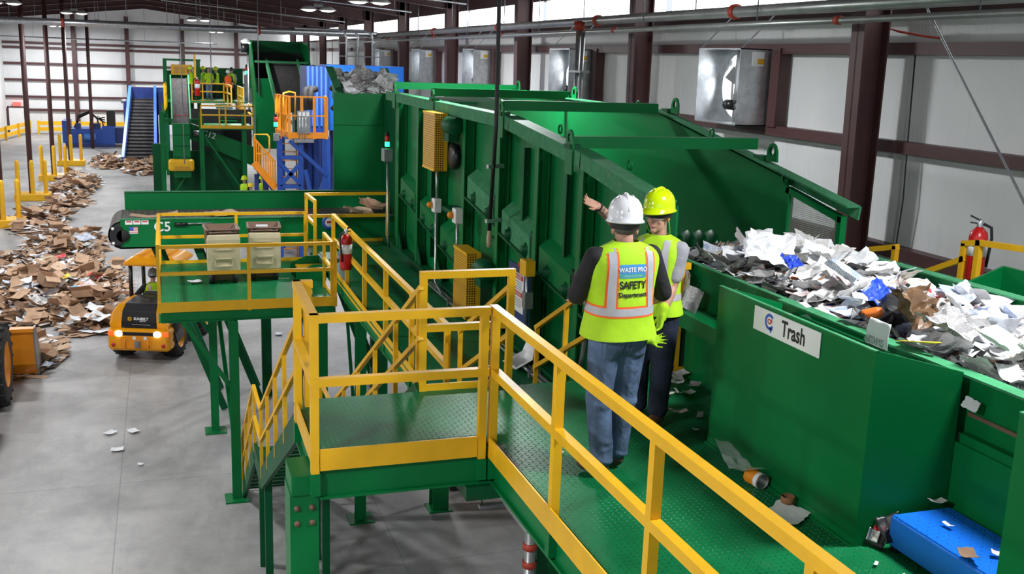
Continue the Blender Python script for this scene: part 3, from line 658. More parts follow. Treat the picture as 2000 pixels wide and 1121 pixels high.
s = thing('step', 'yellow step with green side plates between the carts and the walkway', 'step', (2.5, 18.8, Z3))
B((2.28, 18.5, Z3 + 0.12), (2.74, 19.3, Z3 + 0.15)).build('tread', 'yellow_paint', s)
for y in (18.45, 19.32): MB().prism([(2.2, y, Z3), (2.74, y, Z3), (2.74, y, Z3 + 0.30), (2.5, y, Z3 + 0.30), (2.2, y, Z3 + 0.17)], (0, 0.02, 0)).build('side_plate', 'green_paint', s)

def cart(x, y, rz, label):
    t = thing('wheeled_cart', label, 'bin', (x, y, Z3), 'tan wheeled carts', rz)
    def ring(w, d, z, r=0.05, oy=0.0):
        o = []
        for sx, sy, a0 in ((1, -1, -90), (1, 1, 0), (-1, 1, 90), (-1, -1, 180)):
            for k in range(4):
                a = math.radians(a0 + 30 * k); o.append((sx * (w / 2 - r) + r * math.cos(a), sy * (d / 2 - r) + r * math.sin(a) + oy, z))
        return o
    b = MB().loft([ring(0.44, 0.46, 0.06), ring(0.50, 0.54, 0.5), ring(0.56, 0.62, 0.94), ring(0.60, 0.66, 0.95), ring(0.60, 0.66, 0.98), ring(0.53, 0.59, 0.98), ring(0.50, 0.54, 0.6), ring(0.42, 0.44, 0.12)])
    b.build('body', 'brown_plastic', t, local=True)
    l = MB(); y0 = -0.345
    def pan(w, z, y): return [(-w / 2, y, z), (w / 2, y, z)]
    l.loft([[(-0.27, y0, 0.89), (0.27, y0, 0.89), (0.27, y0 - 0.03, 0.89), (-0.27, y0 - 0.03, 0.89)], [(-0.285, y0 - 0.01, 0.8), (0.285, y0 - 0.01, 0.8), (0.285, y0 - 0.045, 0.8), (-0.285, y0 - 0.045, 0.8)],
            [(-0.28, y0 + 0.02, 0.25), (0.28, y0 + 0.02, 0.25), (0.28, y0 - 0.03, 0.25), (-0.28, y0 - 0.03, 0.25)], [(-0.24, y0 + 0.03, 0.19), (0.24, y0 + 0.03, 0.19), (0.24, y0, 0.19), (-0.24, y0, 0.19)]], smooth=False)
    lo = bevel(l.build('lid', 'tan_plastic', t, local=True), 0.02)
    for z0, z1 in ((0.62, 0.74), (0.33, 0.47)):
        MB().box((-0.15, y0 - 0.052, z0), (0.15, y0 - 0.02, z0 + 0.012)).box((-0.15, y0 - 0.052, z1 - 0.012), (0.15, y0 - 0.02, z1)).box((-0.15, y0 - 0.052, z0), (-0.138, y0 - 0.02, z1)).box((0.138, y0 - 0.052, z0), (0.15, y0 - 0.02, z1)).build('emboss', 'tan_plastic', lo, local=True)
    for x_ in (-0.17, 0.17): MB().box((x_ - 0.03, -0.36, 0.86), (x_ + 0.03, -0.29, 0.965)).build('hinge', 'black_plastic', t, local=True)
    MB().tube([(-0.24, -0.35, 0.925), (0.24, -0.35, 0.925)], 0.016, 8).build('handle', 'brown_plastic', t, local=True)
    for x_ in (-0.2, 0.2): MB().lathe((x_ - 0.04, -0.2, 0.10), (1, 0, 0), [(0, 0), (0.10, 0), (0.10, 0.08), (0, 0.08)], 16).build('wheel', 'black_rubber', t, local=True)
    return t
cart(0.93, 18.75, 0.05, 'tan wheeled cart with its lid hanging open, the one farther from the walkway')
cart(1.68, 18.9, -0.06, 'tan wheeled cart holding a white paper scrap, the one beside the step')
o = tag(MB().box((1.55, 18.8, 4.33), (1.75, 18.95, 4.37)).build('paper_scrap', 'paper_white'), 'white paper scrap inside the cart beside the step', 'paper'); o.rotation_euler = (0, 0, 0)

def extinguisher(x, y, z, s, label, rz=0):
    t = thing('fire_extinguisher', label, 'fire extinguisher', (x, y, z), 'fire extinguishers', rz); t.scale = (s, s, s)
    MB().lathe((0, 0, 0), (0, 0, 1), [(0, 0), (0.075, 0.0), (0.085, 0.02), (0.085, 0.40), (0.075, 0.45), (0.045, 0.48), (0.03, 0.5), (0, 0.5)], 20).build('cylinder', 'red_paint', t, local=True)
    MB().lathe((0, 0, 0.12), (0, 0, 1), [(0.0852, 0.11), (0.0865, 0.11), (0.0865, 0.24), (0.0852, 0.24)], 20).build('white_label', 'sign_white', t, local=True)
    MB().lathe((0, 0, 0.5), (0, 0, 1), [(0.028, 0), (0.028, 0.05), (0.018, 0.07), (0, 0.08)], 12).build('valve', 'galvanized', t, local=True)
    MB().bar((-0.02, 0, 0.55), (0.09, 0, 0.60), 0.02, 0.015).bar((-0.02, 0, 0.53), (0.085, 0, 0.535), 0.02, 0.012).build('handle', 'black_plastic', t, local=True)
    MB().tube([(-0.03, 0, 0.53), (-0.10, 0, 0.5), (-0.115, -0.02, 0.4), (-0.10, -0.03, 0.2), (-0.095, -0.03, 0.12)], 0.014, 8).build('hose', 'black_rubber', t, local=True)
    return t
extinguisher(2.72, 16.2, 4.06, 1.15, 'red fire extinguisher hung on the lower walkway rail', 0.5)

# ------------------------------------------------------------------ sorting screen (the long green trough)
t = thing('sorting_screen', 'long green sorting screen trough with ribbed wall and cross bars', 'machine', (5.4, 15, Z2))
XA, XB = 4.30, 6.65
def top(y):
    ys = [(8.3, 6.18), (10.33, 6.46), (13.0, 6.70), (20.6, 6.74)]
    for (a, za), (b, zb) in zip(ys, ys[1:]):
        if y <= b: return za + (zb - za) * (y - a) / (b - a)
    return 6.74
def topb(y): return top(y) + 0.10 if y > 13.2 else 6.80 - (13.2 - y) * 0.165
ys = [8.45, 10.33, 13.0, 20.6]
MB().prism([(4.46, 8.45, 3.75)] + [(4.46, 20.6, 3.75)] + [(4.46, y, top(y) - 0.05) for y in reversed(ys)], (0.03, 0, 0)).build('side_panel', 'green_paint', t)
MB().prism([(6.62, 9.95, 3.0), (6.62, 20.6, 3.0), (6.62, 20.6, topb(20.6) - 0.05), (6.62, 13.2, topb(13.2) - 0.05), (6.62, 9.95, topb(9.95) - 0.05)], (0.03, 0, 0)).build('side_panel', 'green_paint', t)
r = MB()
for a, b in zip(ys, ys[1:]):
    r.bar((4.36, a, top(a)), (4.36, b, top(b)), 0.20, 0.02, ext=0.01); r.bar((4.27, a, top(a) - 0.08), (4.27, b, top(b) - 0.08), 0.02, 0.16, ext=0.01)
r.build('top_rail', 'green_light', t)
r = MB(); yb = [8.8, 13.2, 20.6]
for a, b in zip(yb, yb[1:]):
    r.bar((6.66, a, topb(a)), (6.66, b, topb(b)), 0.16, 0.02, ext=0.01); r.bar((6.74, a, topb(a) - 0.07), (6.74, b, topb(b) - 0.07), 0.02, 0.14, ext=0.01)
r.build('top_rail', 'green_light', t)
MB().box((4.28, 8.6, Z2 - 0.02), (4.60, 20.9, Z2 + 0.10)).box((4.26, 8.6, Z2 - 0.05), (4.28, 20.9, Z2 + 0.11)).build('base_beam', 'green_dark', t)
PY = [19.6, 18.0, 16.55, 15.0, 13.3, 11.77, 10.35, 8.75]
for y in PY:
    MB().ibeam((4.365, y, Z2 + 0.1), (4.365, y, top(y) - 0.03), 0.13, 0.15, 0.018, up=(1, 0, 0)).build('post', 'green_paint', t)
    MB().prism([(4.30, y - 0.02, Z2 + 0.1), (4.30, y - 0.35, Z2 + 0.1), (4.30, y - 0.02, Z2 + 0.5)], (0.02, 0, 0)).build('gusset', 'green_dark', t)
    MB().bar((4.4, y + 0.1, 4.9), (4.4, y + 0.5, 4.95), 0.06, 0.05).build('wire_bracket', 'green_dark', t)

SH = [((19.5, 4.83), (18.1, 4.67)), ((17.9, 4.60), (16.65, 4.44)), ((16.45, 4.38), (15.1, 4.22)), ((14.9, 5.38), (13.4, 5.19)), ((13.2, 5.12), (11.85, 4.94)), ((11.7, 4.89), (10.45, 4.74)), ((10.25, 4.70), (8.85, 4.54))]
for (y0, z0), (y1, z1) in SH:
    MB().bar((4.38, y0, z0), (4.38, y1, z1), 0.19, 0.03).build('bearing_shelf', 'green_dark', t)
    for f in (0.28, 0.78):
        y = y0 + (y1 - y0) * f; z = z0 + (z1 - z0) * f + 0.10
        b = MB().prism([(4.40, y - 0.13, z - 0.09), (4.40, y + 0.13, z - 0.09), (4.40, y + 0.09, z + 0.04), (4.40, y + 0.04, z + 0.11), (4.40, y - 0.04, z + 0.11), (4.40, y - 0.09, z + 0.04)], (-0.05, 0, 0))
        b.lathe((4.35, y, z), (-1, 0, 0), [(0.1, 0), (0.095, 0.03), (0.06, 0.05), (0.055, 0.085), (0, 0.09)], 14).build('bearing', 'green_dark', t)
    za, zb = z0 + 0.38, z1 + 0.38
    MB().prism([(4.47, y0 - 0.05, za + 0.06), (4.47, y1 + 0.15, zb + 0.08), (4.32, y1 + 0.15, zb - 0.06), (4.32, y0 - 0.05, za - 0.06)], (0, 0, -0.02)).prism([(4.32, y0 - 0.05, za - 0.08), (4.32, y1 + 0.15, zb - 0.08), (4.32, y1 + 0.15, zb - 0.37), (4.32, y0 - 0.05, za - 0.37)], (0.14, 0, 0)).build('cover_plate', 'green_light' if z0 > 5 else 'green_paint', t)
    MB().prism([(4.33, y1 + 0.14, zb + 0.02), (4.33, y1 + 0.02, zb - 0.04), (4.33, y1 + 0.02, zb - 0.24), (4.33, y1 + 0.14, zb - 0.10)], (0.1, 0, 0)).build('rubber_seal', 'black_rubber', t)
for y in (17.3, 12.5, 11.0, 9.5): MB().ibeam((4.42, y, 4.0 if y > 14 else 5.2), (4.42, y, top(y) - 0.32), 0.06, 0.09, 0.012, up=(1, 0, 0)).build('stiffener', 'green_dark', t)
for y, xr in ((10.64, 6.58), (13.12, 6.5), (16.82, 6.66), (19.8, 6.69)):
    MB().bar((4.25, y, topb(y) + 0.05 if y > 13 else 6.56), (xr + 0.02, y, topb(y) + 0.05 if y > 13 else 6.56), 0.11, 0.13).build('cross_bar', 'green_paint', t)
    zc = top(y)
    for x, z in ((4.27, zc), (6.68, topb(y))):
        l = MB(); yy = y - 0.28 if x > 5 else y - 0.02
        prof = [(-0.11, -0.28 if x < 5 else 0.0), (0.11, -0.28 if x < 5 else 0.0), (0.10, 0.12), (0.06, 0.19), (0.0, 0.21), (-0.06, 0.19), (-0.10, 0.12)]
        n = len(prof); hole = [(0.05 * math.cos(6.28318 * k / n - 2.2), 0.12 + 0.05 * math.sin(6.28318 * k / n - 2.2)) for k in range(n)]
        for dx in (0.0, 0.025): l.add([(x - 0.03 + dx, yy + a, z + c) for a, c in prof] + [(x - 0.03 + dx, yy + a, z + c) for a, c in hole], [(k, (k + 1) % n, n + (k + 1) % n, n + k) for k in range(n)])
        l.add([(x - 0.03 + dx, yy + a, z + c) for dx in (0, 0.025) for a, c in prof], [(k, (k + 1) % n, n + (k + 1) % n, n + k) for k in range(n)])
        l.build('lifting_lug', 'green_paint', t)
        MB().box((x - 0.05, y - 0.1, z + 0.0), (x + 0.08, y + 0.08, z + 0.05)).build('clamp_block', 'green_dark', t)
for y in (11.6, 9.6): MB().lathe((4.5, y, top(y) + 0.06), (1, 0, 0), [(0.045, 0), (0.06, 0.0), (0.06, 0.02), (0.045, 0.02), (0.045, 0)], 14).build('lifting_ring', 'green_paint', t)
for y, z in ((11.7, topb(11.7) + 0.05), (13.9, topb(13.9) + 0.05), (9.98, topb(9.98) - 0.05)): MB().lathe((6.6, y, z), (1, 0, 0), [(0.045, 0), (0.06, 0.0), (0.06, 0.02), (0.045, 0.02), (0.045, 0)], 14).build('lifting_ring', 'green_paint', t)
# mesh guard at the near end of the far wall
fr = MB()
pts = [(6.65, 9.93, 6.10), (6.65, 8.95, 5.92), (6.65, 8.95, 5.0), (6.65, 9.93, 5.0)]
for a, b in zip(pts, pts[1:] + pts[:1]): fr.bar(a, b, 0.07, 0.07, ext=0.03)
g = fr.build('guard_frame', 'green_paint', t)
MB().add([(6.65, y, z) for _, y, z in pts], [(0, 1, 2, 3)]).build('wire_screen', 'screen_mesh', g)
for y in (11.2, 10.4, 9.7, 9.1):
    zz = 5.12 + (y - 9) * 0.055
    sh = MB().lathe((4.49, y, zz), (1, 0, 0), [(0, 0), (0.05, 0), (0.05, 2.13), (0, 2.13)], 10)
    for k in range(12): sh.lathe((4.6 + k * 0.165, y, zz), (1, 0, 0), [(0.05, 0), (0.21, 0.0), (0.21, 0.03), (0.05, 0.03)], 8)
    sh.build('disc_shaft', 'green_dark', t)
MB().prism([(4.5, 8.6, 4.95), (6.6, 8.6, 4.95), (6.6, 20.5, 5.6), (4.5, 20.5, 5.6)], (0, 0, -0.05)).build('screen_bed', 'green_dark', t)
# near end plate of the close wall
MB().box((4.28, 8.40, Z1), (4.44, 8.44, 6.18)).box((4.28, 8.36, 5.2), (4.30, 8.42, 6.2)).build('end_plate', 'green_dark', t)
# drives
def drive(y0, y1, z0, z1, x=4.08, vert=True):
    g = B((x - 0.05, y0, z0), (x + 0.10, y1, z1)).build('drive_guard', 'yellow_grille', t)
    MB().box((x - 0.06, y0 - 0.004, z0 - 0.004), (x - 0.04, y1 + 0.004, z0 + 0.03)).box((x - 0.06, y0 - 0.004, z1 - 0.03), (x - 0.04, y1 + 0.004, z1 + 0.004)).build('guard_rim', 'yellow_paint', g)
    MB().box((x + 0.10, y0, z0), (x + 0.16, y1, z1)).build('guard_back', 'yellow_paint', g)
    return g
drive(15.75, 16.5, 5.68, 6.58)
drive(13.85, 14.55, 3.75, 4.72, x=4.1)
for y, z in ((15.2, 6.42), (13.35, 4.55)):
    m = MB().lathe((4.2, y + 0.35, z), (0, -1, 0), [(0, 0), (0.10, 0), (0.14, 0.05), (0.14, 0.42), (0.11, 0.46), (0, 0.47)], 18).build('motor', 'green_dark', t)
    B((4.12, y + 0.05, z - 0.24), (4.30, y + 0.35, z - 0.12)).build('motor_mount', 'green_dark', m)
MB().lathe((4.3, 15.35, 5.95), (-1, 0, 0), [(0, 0), (0.2, 0), (0.2, 0.1), (0.08, 0.12), (0, 0.12)], 18).build('pulley', 'black_plastic', t)
B((4.2, 15.05, 5.05), (4.46, 15.9, 5.12)).build('motor_shelf', 'green_dark', t)

# things fixed on the screen
def box_item(name, label, cat, a, b, m, group=None):
    o = bevel(B(a, b).build(name, m), 0.008); return tag(o, label, cat, group)
def beacon(name, label, x, y, z, group='signal lights', s=1.0):
    q = thing(name, label, 'signal light', (x, y, z), group)
    MB().lathe((x, y, z), (0, 0, 1), [(0, 0), (0.035 * s, 0), (0.035 * s, 0.03 * s), (0, 0.03 * s)], 12).build('base', 'black_plastic', q)
    MB().lathe((x, y, z + 0.03 * s), (0, 0, 1), [(0, 0), (0.045 * s, 0), (0.045 * s, 0.09 * s), (0, 0.09 * s)], 12).build('green_lens', 'beacon_green', q)
    MB().lathe((x, y, z + 0.12 * s), (0, 0, 1), [(0, 0), (0.045 * s, 0), (0.045 * s, 0.12 * s), (0, 0.12 * s)], 12).build('red_lens', 'sign_red', q)
    MB().lathe((x, y, z + 0.24 * s), (0, 0, 1), [(0, 0), (0.04 * s, 0), (0.03 * s, 0.07 * s), (0, 0.07 * s)], 12).build('cap', 'black_plastic', q)
    return q
beacon('stack_light', 'green and red signal light above the grey box at the far end of the walkway', 4.15, 19.92, 5.68)
q = thing('control_box', 'grey control box below the signal light at the end of the walkway', 'box', (4.16, 19.9, 5.5))
bevel(B((4.06, 19.78, 5.42), (4.24, 20.05, 5.67)).build('box_body', 'steel_grey', q), 0.01)
MB().tube([(4.16, 19.9, 5.42), (4.16, 19.86, 3.9), (4.2, 19.86, 3.72)], 0.022, 8).build('conduit', 'galvanized', q)
for k, (y, z) in enumerate(((15.98, 5.0), (14.72, 5.02))):
    q = thing('stop_switch_box', ['grey switch box with orange button below the upper yellow drive guard', 'grey switch box with orange button above the lower yellow drive guard'][k], 'switch', (4.12, y, z), 'switch boxes on conduit')
    bevel(B((4.08, y - 0.10, z), (4.2, y + 0.10, z + 0.22)).build('box_body', 'white_plastic', q), 0.012)
    MB().lathe((4.08, y + 0.03, z + 0.11), (-0.7, 0.7, 0), [(0, 0), (0.05, 0), (0.05, 0.07), (0.03, 0.09), (0, 0.09)], 12).build('button', 'orange_paint', q)
    e = 3.85 if k == 0 else 4.4
    MB().tube([(4.14, y, z), (4.14, y, e), (4.16, y - (0.5 if k == 0 else 0.0), e - 0.15)] if k == 0 else [(4.14, y, z), (4.14, y, e)], 0.022, 8).build('conduit', 'galvanized', q)
    if k == 0: MB().tube([(4.14, y, z + 0.22), (4.14, y, 5.7)], 0.022, 8).build('conduit', 'galvanized', q)
q = thing('notice_plate', 'dark blue steel plate with white danger notices standing by the screen', 'sign', (4.12, 11.8, 4.3))
B((4.11, 11.4, 4.15), (4.13, 12.15, 4.95)).build('plate', 'blue_dark', q)
sg = B((4.10, 11.55, 4.38), (4.109, 11.92, 4.86)).build('notice', 'sign_white', q)
for z in (4.79, 4.58): B((4.095, 11.57, z), (4.0995, 11.90, z + 0.06)).build('red_header', 'sign_red', sg)
for z in (4.80, 4.59): letter('DANGER', 0.06, (4.094, 11.735, z + 0.02), (0, -1, 0), (0, 0, 1), 'sign_white', sg, lift=0.001)
l = MB()
for z in (4.75, 4.72, 4.69, 4.66, 4.54, 4.51, 4.48, 4.45): l.box((4.097, 11.62, z), (4.0995, 11.85, z + 0.012))
l.build('text_lines', 'sign_grey', sg)
q = thing('emergency_stop', 'yellow emergency stop box with red button on a slim conduit', 'switch', (4.1, 11.45, 4.95))
bevel(B((4.04, 11.33, 4.90), (4.17, 11.55, 5.09)).build('box_body', 'yellow_paint', q), 0.01)
MB().lathe((4.08, 11.55, 5.0), (0, 1, 0), [(0.02, 0), (0.02, 0.03), (0.045, 0.03), (0.045, 0.06), (0, 0.065)], 12).build('red_button', 'sign_red', q)
MB().tube([(4.1, 11.42, 4.9), (4.1, 11.42, 4.3)], 0.02, 8).build('conduit', 'galvanized', q)
B((4.06, 11.36, 4.5), (4.16, 11.48, 4.7)).build('junction_box', 'steel_grey', q)
q = thing('conduit_run', 'twin galvanized conduits lying along the foot of the screen', 'conduit', (4.15, 11, Z2 + 0.1))
for x in (4.13, 4.20): MB().tube([(x, 16.5, Z2 + 0.05), (x, 9.4, Z2 + 0.05)], 0.024, 8).build('pipe_body', 'galvanized', q)
for y in (15, 13, 11.2, 10.0): B((4.09, y, Z2), (4.24, y + 0.06, Z2 + 0.08)).build('strap', 'steel_grey', q)
q = tag(MB().tube([(4.15, 10.2, Z2 + 0.05), (4.15, 9.9, Z2 + 0.2), (4.16, 9.75, Z2 + 0.7), (4.2, 9.7, Z2 + 1.3), (4.2, 9.4, 5.3)], 0.03, 8).build('flexible_conduit', 'steel_grey'), 'grey flexible conduit rising along the screen behind the white helmet worker', 'conduit')
q = tag(MB().loft([[(3.98, 11.9, Z2 + 0.02), (4.02, 11.5, Z2 + 0.02), (4.02, 11.5, Z2 + 0.024), (3.98, 11.9, Z2 + 0.024)], [(4.2, 11.8, Z2 + 0.16), (4.2, 11.4, Z2 + 0.16), (4.2, 11.4, Z2 + 0.165), (4.2, 11.8, Z2 + 0.165)], [(4.25, 11.7, Z2 + 0.4), (4.25, 11.45, Z2 + 0.4), (4.255, 11.45, Z2 + 0.4), (4.255, 11.7, Z2 + 0.4)]]).build('curled_sheet', 'sign_white'), 'white curled sheet leaning at the foot of the blue plate', 'sheet')

# ------------------------------------------------------------------ hood at the far end of the screen, loaded with paper
t = thing('infeed_hood', 'tall green infeed hood topped with waste paper at the far end of the screen', 'machine', (5, 23, 4))
B((3.62, 23.2, 4.15), (4.72, 23.24, 6.60)).build('front_panel', 'green_paint', t)
MB().prism([(3.63, 23.24, 4.15), (3.67, 23.24, 4.15), (4.12, 26.0, 4.15), (4.08, 26.0, 4.15)], (0, 0, 2.4)).build('side_panel', 'green_paint', t)
B((6.9, 20.7, 3.0), (6.94, 26.0, 6.60)).build('side_panel', 'green_paint', t)
B((4.72, 20.7, 3.6), (4.76, 23.24, 6.62)).build('return_panel', 'green_dark', t)
MB().prism([(3.68, 23.24, 6.40), (6.9, 23.24, 6.40), (6.9, 26.0, 6.40), (4.13, 26.0, 6.40)], (0, 0, 0.06)).build('paper_bed', 'green_dark', t)
for x in (3.84, 5.14):
    MB().prism([(x - 0.09, 23.3, 6.45), (x + 0.09, 23.3, 6.45), (x + 0.06, 25.0, 7.12), (x - 0.12, 25.0, 7.12)], (0, 0, 0.03)).prism([(x + 0.06, 23.3, 6.40), (x + 0.06, 23.3, 6.47), (x + 0.03, 25.0, 7.14), (x + 0.03, 25.0, 6.42)], (0.03, 0, 0)).build('flared_side', 'green_light', t)
MB().bar((3.64, 23.19, 5.9), (4.70, 23.19, 5.9), 0.01, 0.012).build('seam', 'green_dark', t)

# ------------------------------------------------------------------ cross belt C5
t = thing('cross_belt_conveyor', 'low green cross belt conveyor with chevron belt behind the carts', 'conveyor', (1.5, 22.3, 3.4))
B((-0.84, 21.40, 3.57), (4.75, 21.44, 4.13)).build('front_panel', 'green_paint', t)
B((-0.84, 21.385, 4.11), (4.75, 21.47, 4.135)).build('front_lip', 'green_light', t)
B((-0.80, 23.14, 3.57), (4.75, 23.18, 4.44)).build('back_panel', 'green_paint', t)
B((-0.80, 23.10, 4.44), (4.75, 23.19, 4.455)).build('back_lip', 'green_light', t)
bl = MB(); pr = [(4.7, 4.06), (-0.75, 4.06)] + [(-0.80 + 0.28 * math.cos(math.radians(a)), 3.80 + 0.28 * math.sin(math.radians(a))) for a in range(100, 281, 20)] + [(4.7, 3.54)]
bl.loft([[(x, y, z) for x, z in pr] for y in (21.46, 23.12)], caps=False, smooth=False)
bl.build('chevron_belt', 'rubber_belt', t)
MB().lathe((-0.80, 21.36, 3.80), (0, 1, 0), [(0, 0), (0.12, 0), (0.12, 0.06), (0.25, 0.07), (0.25, 1.8), (0, 1.8)], 24).build('tail_pulley', 'black_rubber', t)
MB().box((-1.02, 21.36, 3.62), (-0.82, 21.39, 3.98)).build('bearing_plate', 'black_plastic', t)
for z in (3.66, 3.95): MB().lathe((-0.98, 21.36, z), (0, -1, 0), [(0, 0), (0.03, 0), (0.03, 0.03), (0, 0.03)], 8).build('bolt', 'white_plastic', t)
letter('C5', 0.27, (-0.06, 21.395, 3.96), (1, 0, 0), (0, 0, 1), 'sign_white', t, bold=0.004)
for k in range(3):
    x = -0.75 + k * 0.15
    st = B((x, 21.392, 4.02), (x + 0.135, 21.399, 4.10)).build('warning_sticker', 'sign_white', t)
    B((x + 0.02, 21.390, 4.065), (x + 0.115, 21.392, 4.09)).build('red_header', 'sign_red', st)
fl = B((-0.68, 21.392, 3.84), (-0.52, 21.399, 3.97)).build('flag_sticker', 'sign_white', t)
B((-0.68, 21.389, 3.905), (-0.60, 21.392, 3.97)).build('blue_canton', 'sign_blue', fl)
for k in range(4): B((-0.68 if k > 1 else -0.60, 21.389, 3.955 - k * 0.032), (-0.52, 21.392, 3.968 - k * 0.032)).build('red_stripe', 'sign_red', fl)
MB().tube([(0.16, 21.37, 4.02), (0.9, 21.37, 4.03)], 0.014, 6).build('pull_rod', 'galvanized', t)
MB().tube([(0.16, 21.37, 4.02), (0.42, 21.37, 4.015)], 0.035, 8).build('turnbuckle', 'black_plastic', t)
for x in (-0.25, 0.55, 3.2):
    for y in (21.6, 23.0): MB().bar((x, y, 3.62), (x + 1.3, y, 0.02), 0.10, 0.14).build('leg', 'green_dark', t)
for x in (2.0, 4.4): MB().bar((x, 22.3, 3.55), (x, 22.3, 0.02), 0.2, 0.2).build('leg', 'green_dark', t)
lg = MB().lathe((3.25, 21.39, 4.0), (0, -1, 0), [(0, 0), (0.16, 0), (0.16, 0.004), (0, 0.004)], 28)
q = tag(lg.build('round_badge', 'sign_white'), 'round blue and white badge on the belt side behind the walkway rail', 'badge')
MB().lathe((3.25, 21.386, 4.0), (0, -1, 0), [(0.10, 0), (0.16, 0), (0.16, 0.004), (0.10, 0.004)], 28).build('blue_ring', 'sign_blue', q)
B((3.19, 21.38, 3.985), (3.31, 21.386, 4.03)).build('red_mark', 'sign_red', q)
# ------------------------------------------------------------------ sorting belt beside the deck, its chutes and the mess round it
t = thing('sorting_belt', 'long green trough conveyor heaped with waste paper beside the deck', 'conveyor', (5.5, 5, Z1))
MB().box((4.70, 0.8, 5.22), (4.74, 8.85, 5.60)).build('side_skirt', 'green_paint', t)
MB().box((4.63, 0.8, 5.60), (4.745, 6.95, 5.615)).box((4.69, 6.95, 5.60), (4.745, 8.85, 5.612)).build('top_lip', 'green_light', t)
MB().box((4.44, 6.72, 5.18), (4.70, 8.84, 5.22)).box((4.44, 6.72, 5.08), (4.46, 8.84, 5.18)).build('side_shelf', 'green_paint', t)
MB().box((4.625, 0.8, 4.40), (4.66, 8.40, 5.18)).build('lower_panel', 'green_paint', t)
MB().box((4.64, 0.8, 5.12), (4.70, 4.85, 5.24)).build('side_shelf', 'green_paint', t)
MB().bar((4.62, 0.8, 5.36), (4.69, 4.86, 5.36), 0.01, 0.025).build('dark_seam', 'brown_plastic', t)
MB().prism([(6.42, 0.8, 4.6), (6.42, 9.1, 4.6), (6.42, 9.1, 5.66), (6.42, 0.8, 5.74)], (0.04, 0, 0)).build('side_skirt', 'green_paint', t)
MB().prism([(6.38, 0.8, 5.745), (6.38, 9.1, 5.665), (6.50, 9.1, 5.665), (6.50, 0.8, 5.745)], (0, 0, 0.012)).build('top_lip', 'green_light', t)
MB().box((6.46, 0.8, 5.40), (7.22, 7.6, 5.43)).build('return_cover', 'green_paint', t)
B((4.74, 0.8, 5.30), (6.42, 9.4, 5.34)).build('belt', 'belt_plain', t)
MB().ibeam((4.6, 0.8, 4.2), (4.6, 8.2, 4.2), 0.1, 0.3, 0.02).build('frame_beam', 'green_dark', t)
for y in (1.5, 4.0, 6.6, 8.9):
    for x in (4.9, 6.3): MB().ibeam((x, y, 0), (x, y, 5.25), 0.16, 0.16, 0.016, up=(0, 1, 0)).build('leg', 'green_dark', t)
for y in (8.6, 8.35, 7.9, 7.5, 7.1): MB().lathe((4.70, y, 5.42), (-1, 0, 0), [(0, 0), (0.025, 0), (0.02, 0.015), (0, 0.018)], 8).build('bolt', 'green_dark', t)
MB().lathe((4.44, 6.98, 5.14), (-1, 0, 0), [(0, 0), (0.022, 0), (0.022, 0.003), (0, 0.003)], 14).build('bolt_hole', 'sign_black', t)

def chute(y0, y1, name, label):
    c = thing(name, label, 'bin', (4.3, (y0 + y1) / 2, Z1), 'green drop chutes')
    x0 = 3.955; zt = 5.80; xb = 4.62
    b = MB()
    b.box((x0, y0, Z1), (x0 + 0.02, y1, zt)); b.build('front_panel', 'green_paint', c)
    MB().prism([(x0 + 0.02, y0 + 0.02, Z1), (xb, y0 + 0.02, Z1), (xb, y0 + 0.02, 5.63), (x0 + 0.02, y0 + 0.02, zt)], (0, -0.02, 0)).build('side_panel', 'green_paint', c)
    MB().prism([(x0 + 0.02, y1 - 0.02, Z1), (xb, y1 - 0.02, Z1), (xb, y1 + 0.15, 5.60), (x0 + 0.02, y1 - 0.02, zt)], (0, 0.02, 0)).build('side_panel', 'green_paint', c)
    MB().prism([(xb - 0.02, y0 + 0.05, 5.58), (xb - 0.02, y1 - 0.05, 5.58), (x0 + 0.25, y1 - 0.05, Z1 + 0.2), (x0 + 0.25, y0 + 0.05, Z1 + 0.2)], (-0.02, 0, 0)).build('slide_plate', 'green_dark', c)
    MB().box((x0 - 0.03, y0 - 0.0, Z1), (x0, y1, Z1 + 0.012)).box((x0 - 0.006, y0, Z1), (x0, y1, Z1 + 0.06)).build('bottom_flange', 'green_paint', c)
    MB().box((x0 - 0.004, y0, zt - 0.004), (x0 + 0.024, y1, zt + 0.004)).build('top_edge', 'green_light', c)
    return c
chute(4.87, 6.71, 'trash_chute', 'large green drop chute carrying the white Trash sign')
chute(1.9, 3.77, 'drop_chute', 'green drop chute at the frame edge beyond the blue step box')
t = thing('trash_sign', 'white sign reading Trash on the green chute front', 'sign', (3.95, 5.8, 5.6))
# the sign face lies in the plane of the chute front; its lower edge follows the slope of the lettering
sx = 3.95
MB().prism([(sx, 6.19, 5.775), (sx, 5.40, 5.775), (sx, 5.40, 5.605), (sx, 6.19, 5.605)], (-0.005, 0, 0)).build('panel', 'sign_white', t)
letter('Trash', 0.155, (sx - 0.006, 5.70, 5.69), (0, -1, 0), (0, 0, 1), 'sign_black', t, bold=0.0035, lift=0.001, squeeze=0.78)
lg = MB()
for a0, a1, r0, r1 in ((40, 330, 0.036, 0.058),):
    n = 22; ring = []
    for k in range(n + 1):
        a = math.radians(a0 + (a1 - a0) * k / n)
        ring.append(((sx - 0.006, 5.99 - math.cos(a) * r0, 5.70 + math.sin(a) * r0), (sx - 0.006, 5.99 - math.cos(a) * r1, 5.70 + math.sin(a) * r1)))
    lg.add([p for q in ring for p in q], [(2 * k, 2 * k + 1, 2 * k + 3, 2 * k + 2) for k in range(n)])
lg.add([(sx - 0.006, 5.985, 5.665), (sx - 0.006, 5.945, 5.655), (sx - 0.006, 5.972, 5.62)], [(0, 1, 2)])
lg.build('blue_logo', 'sign_blue', t)
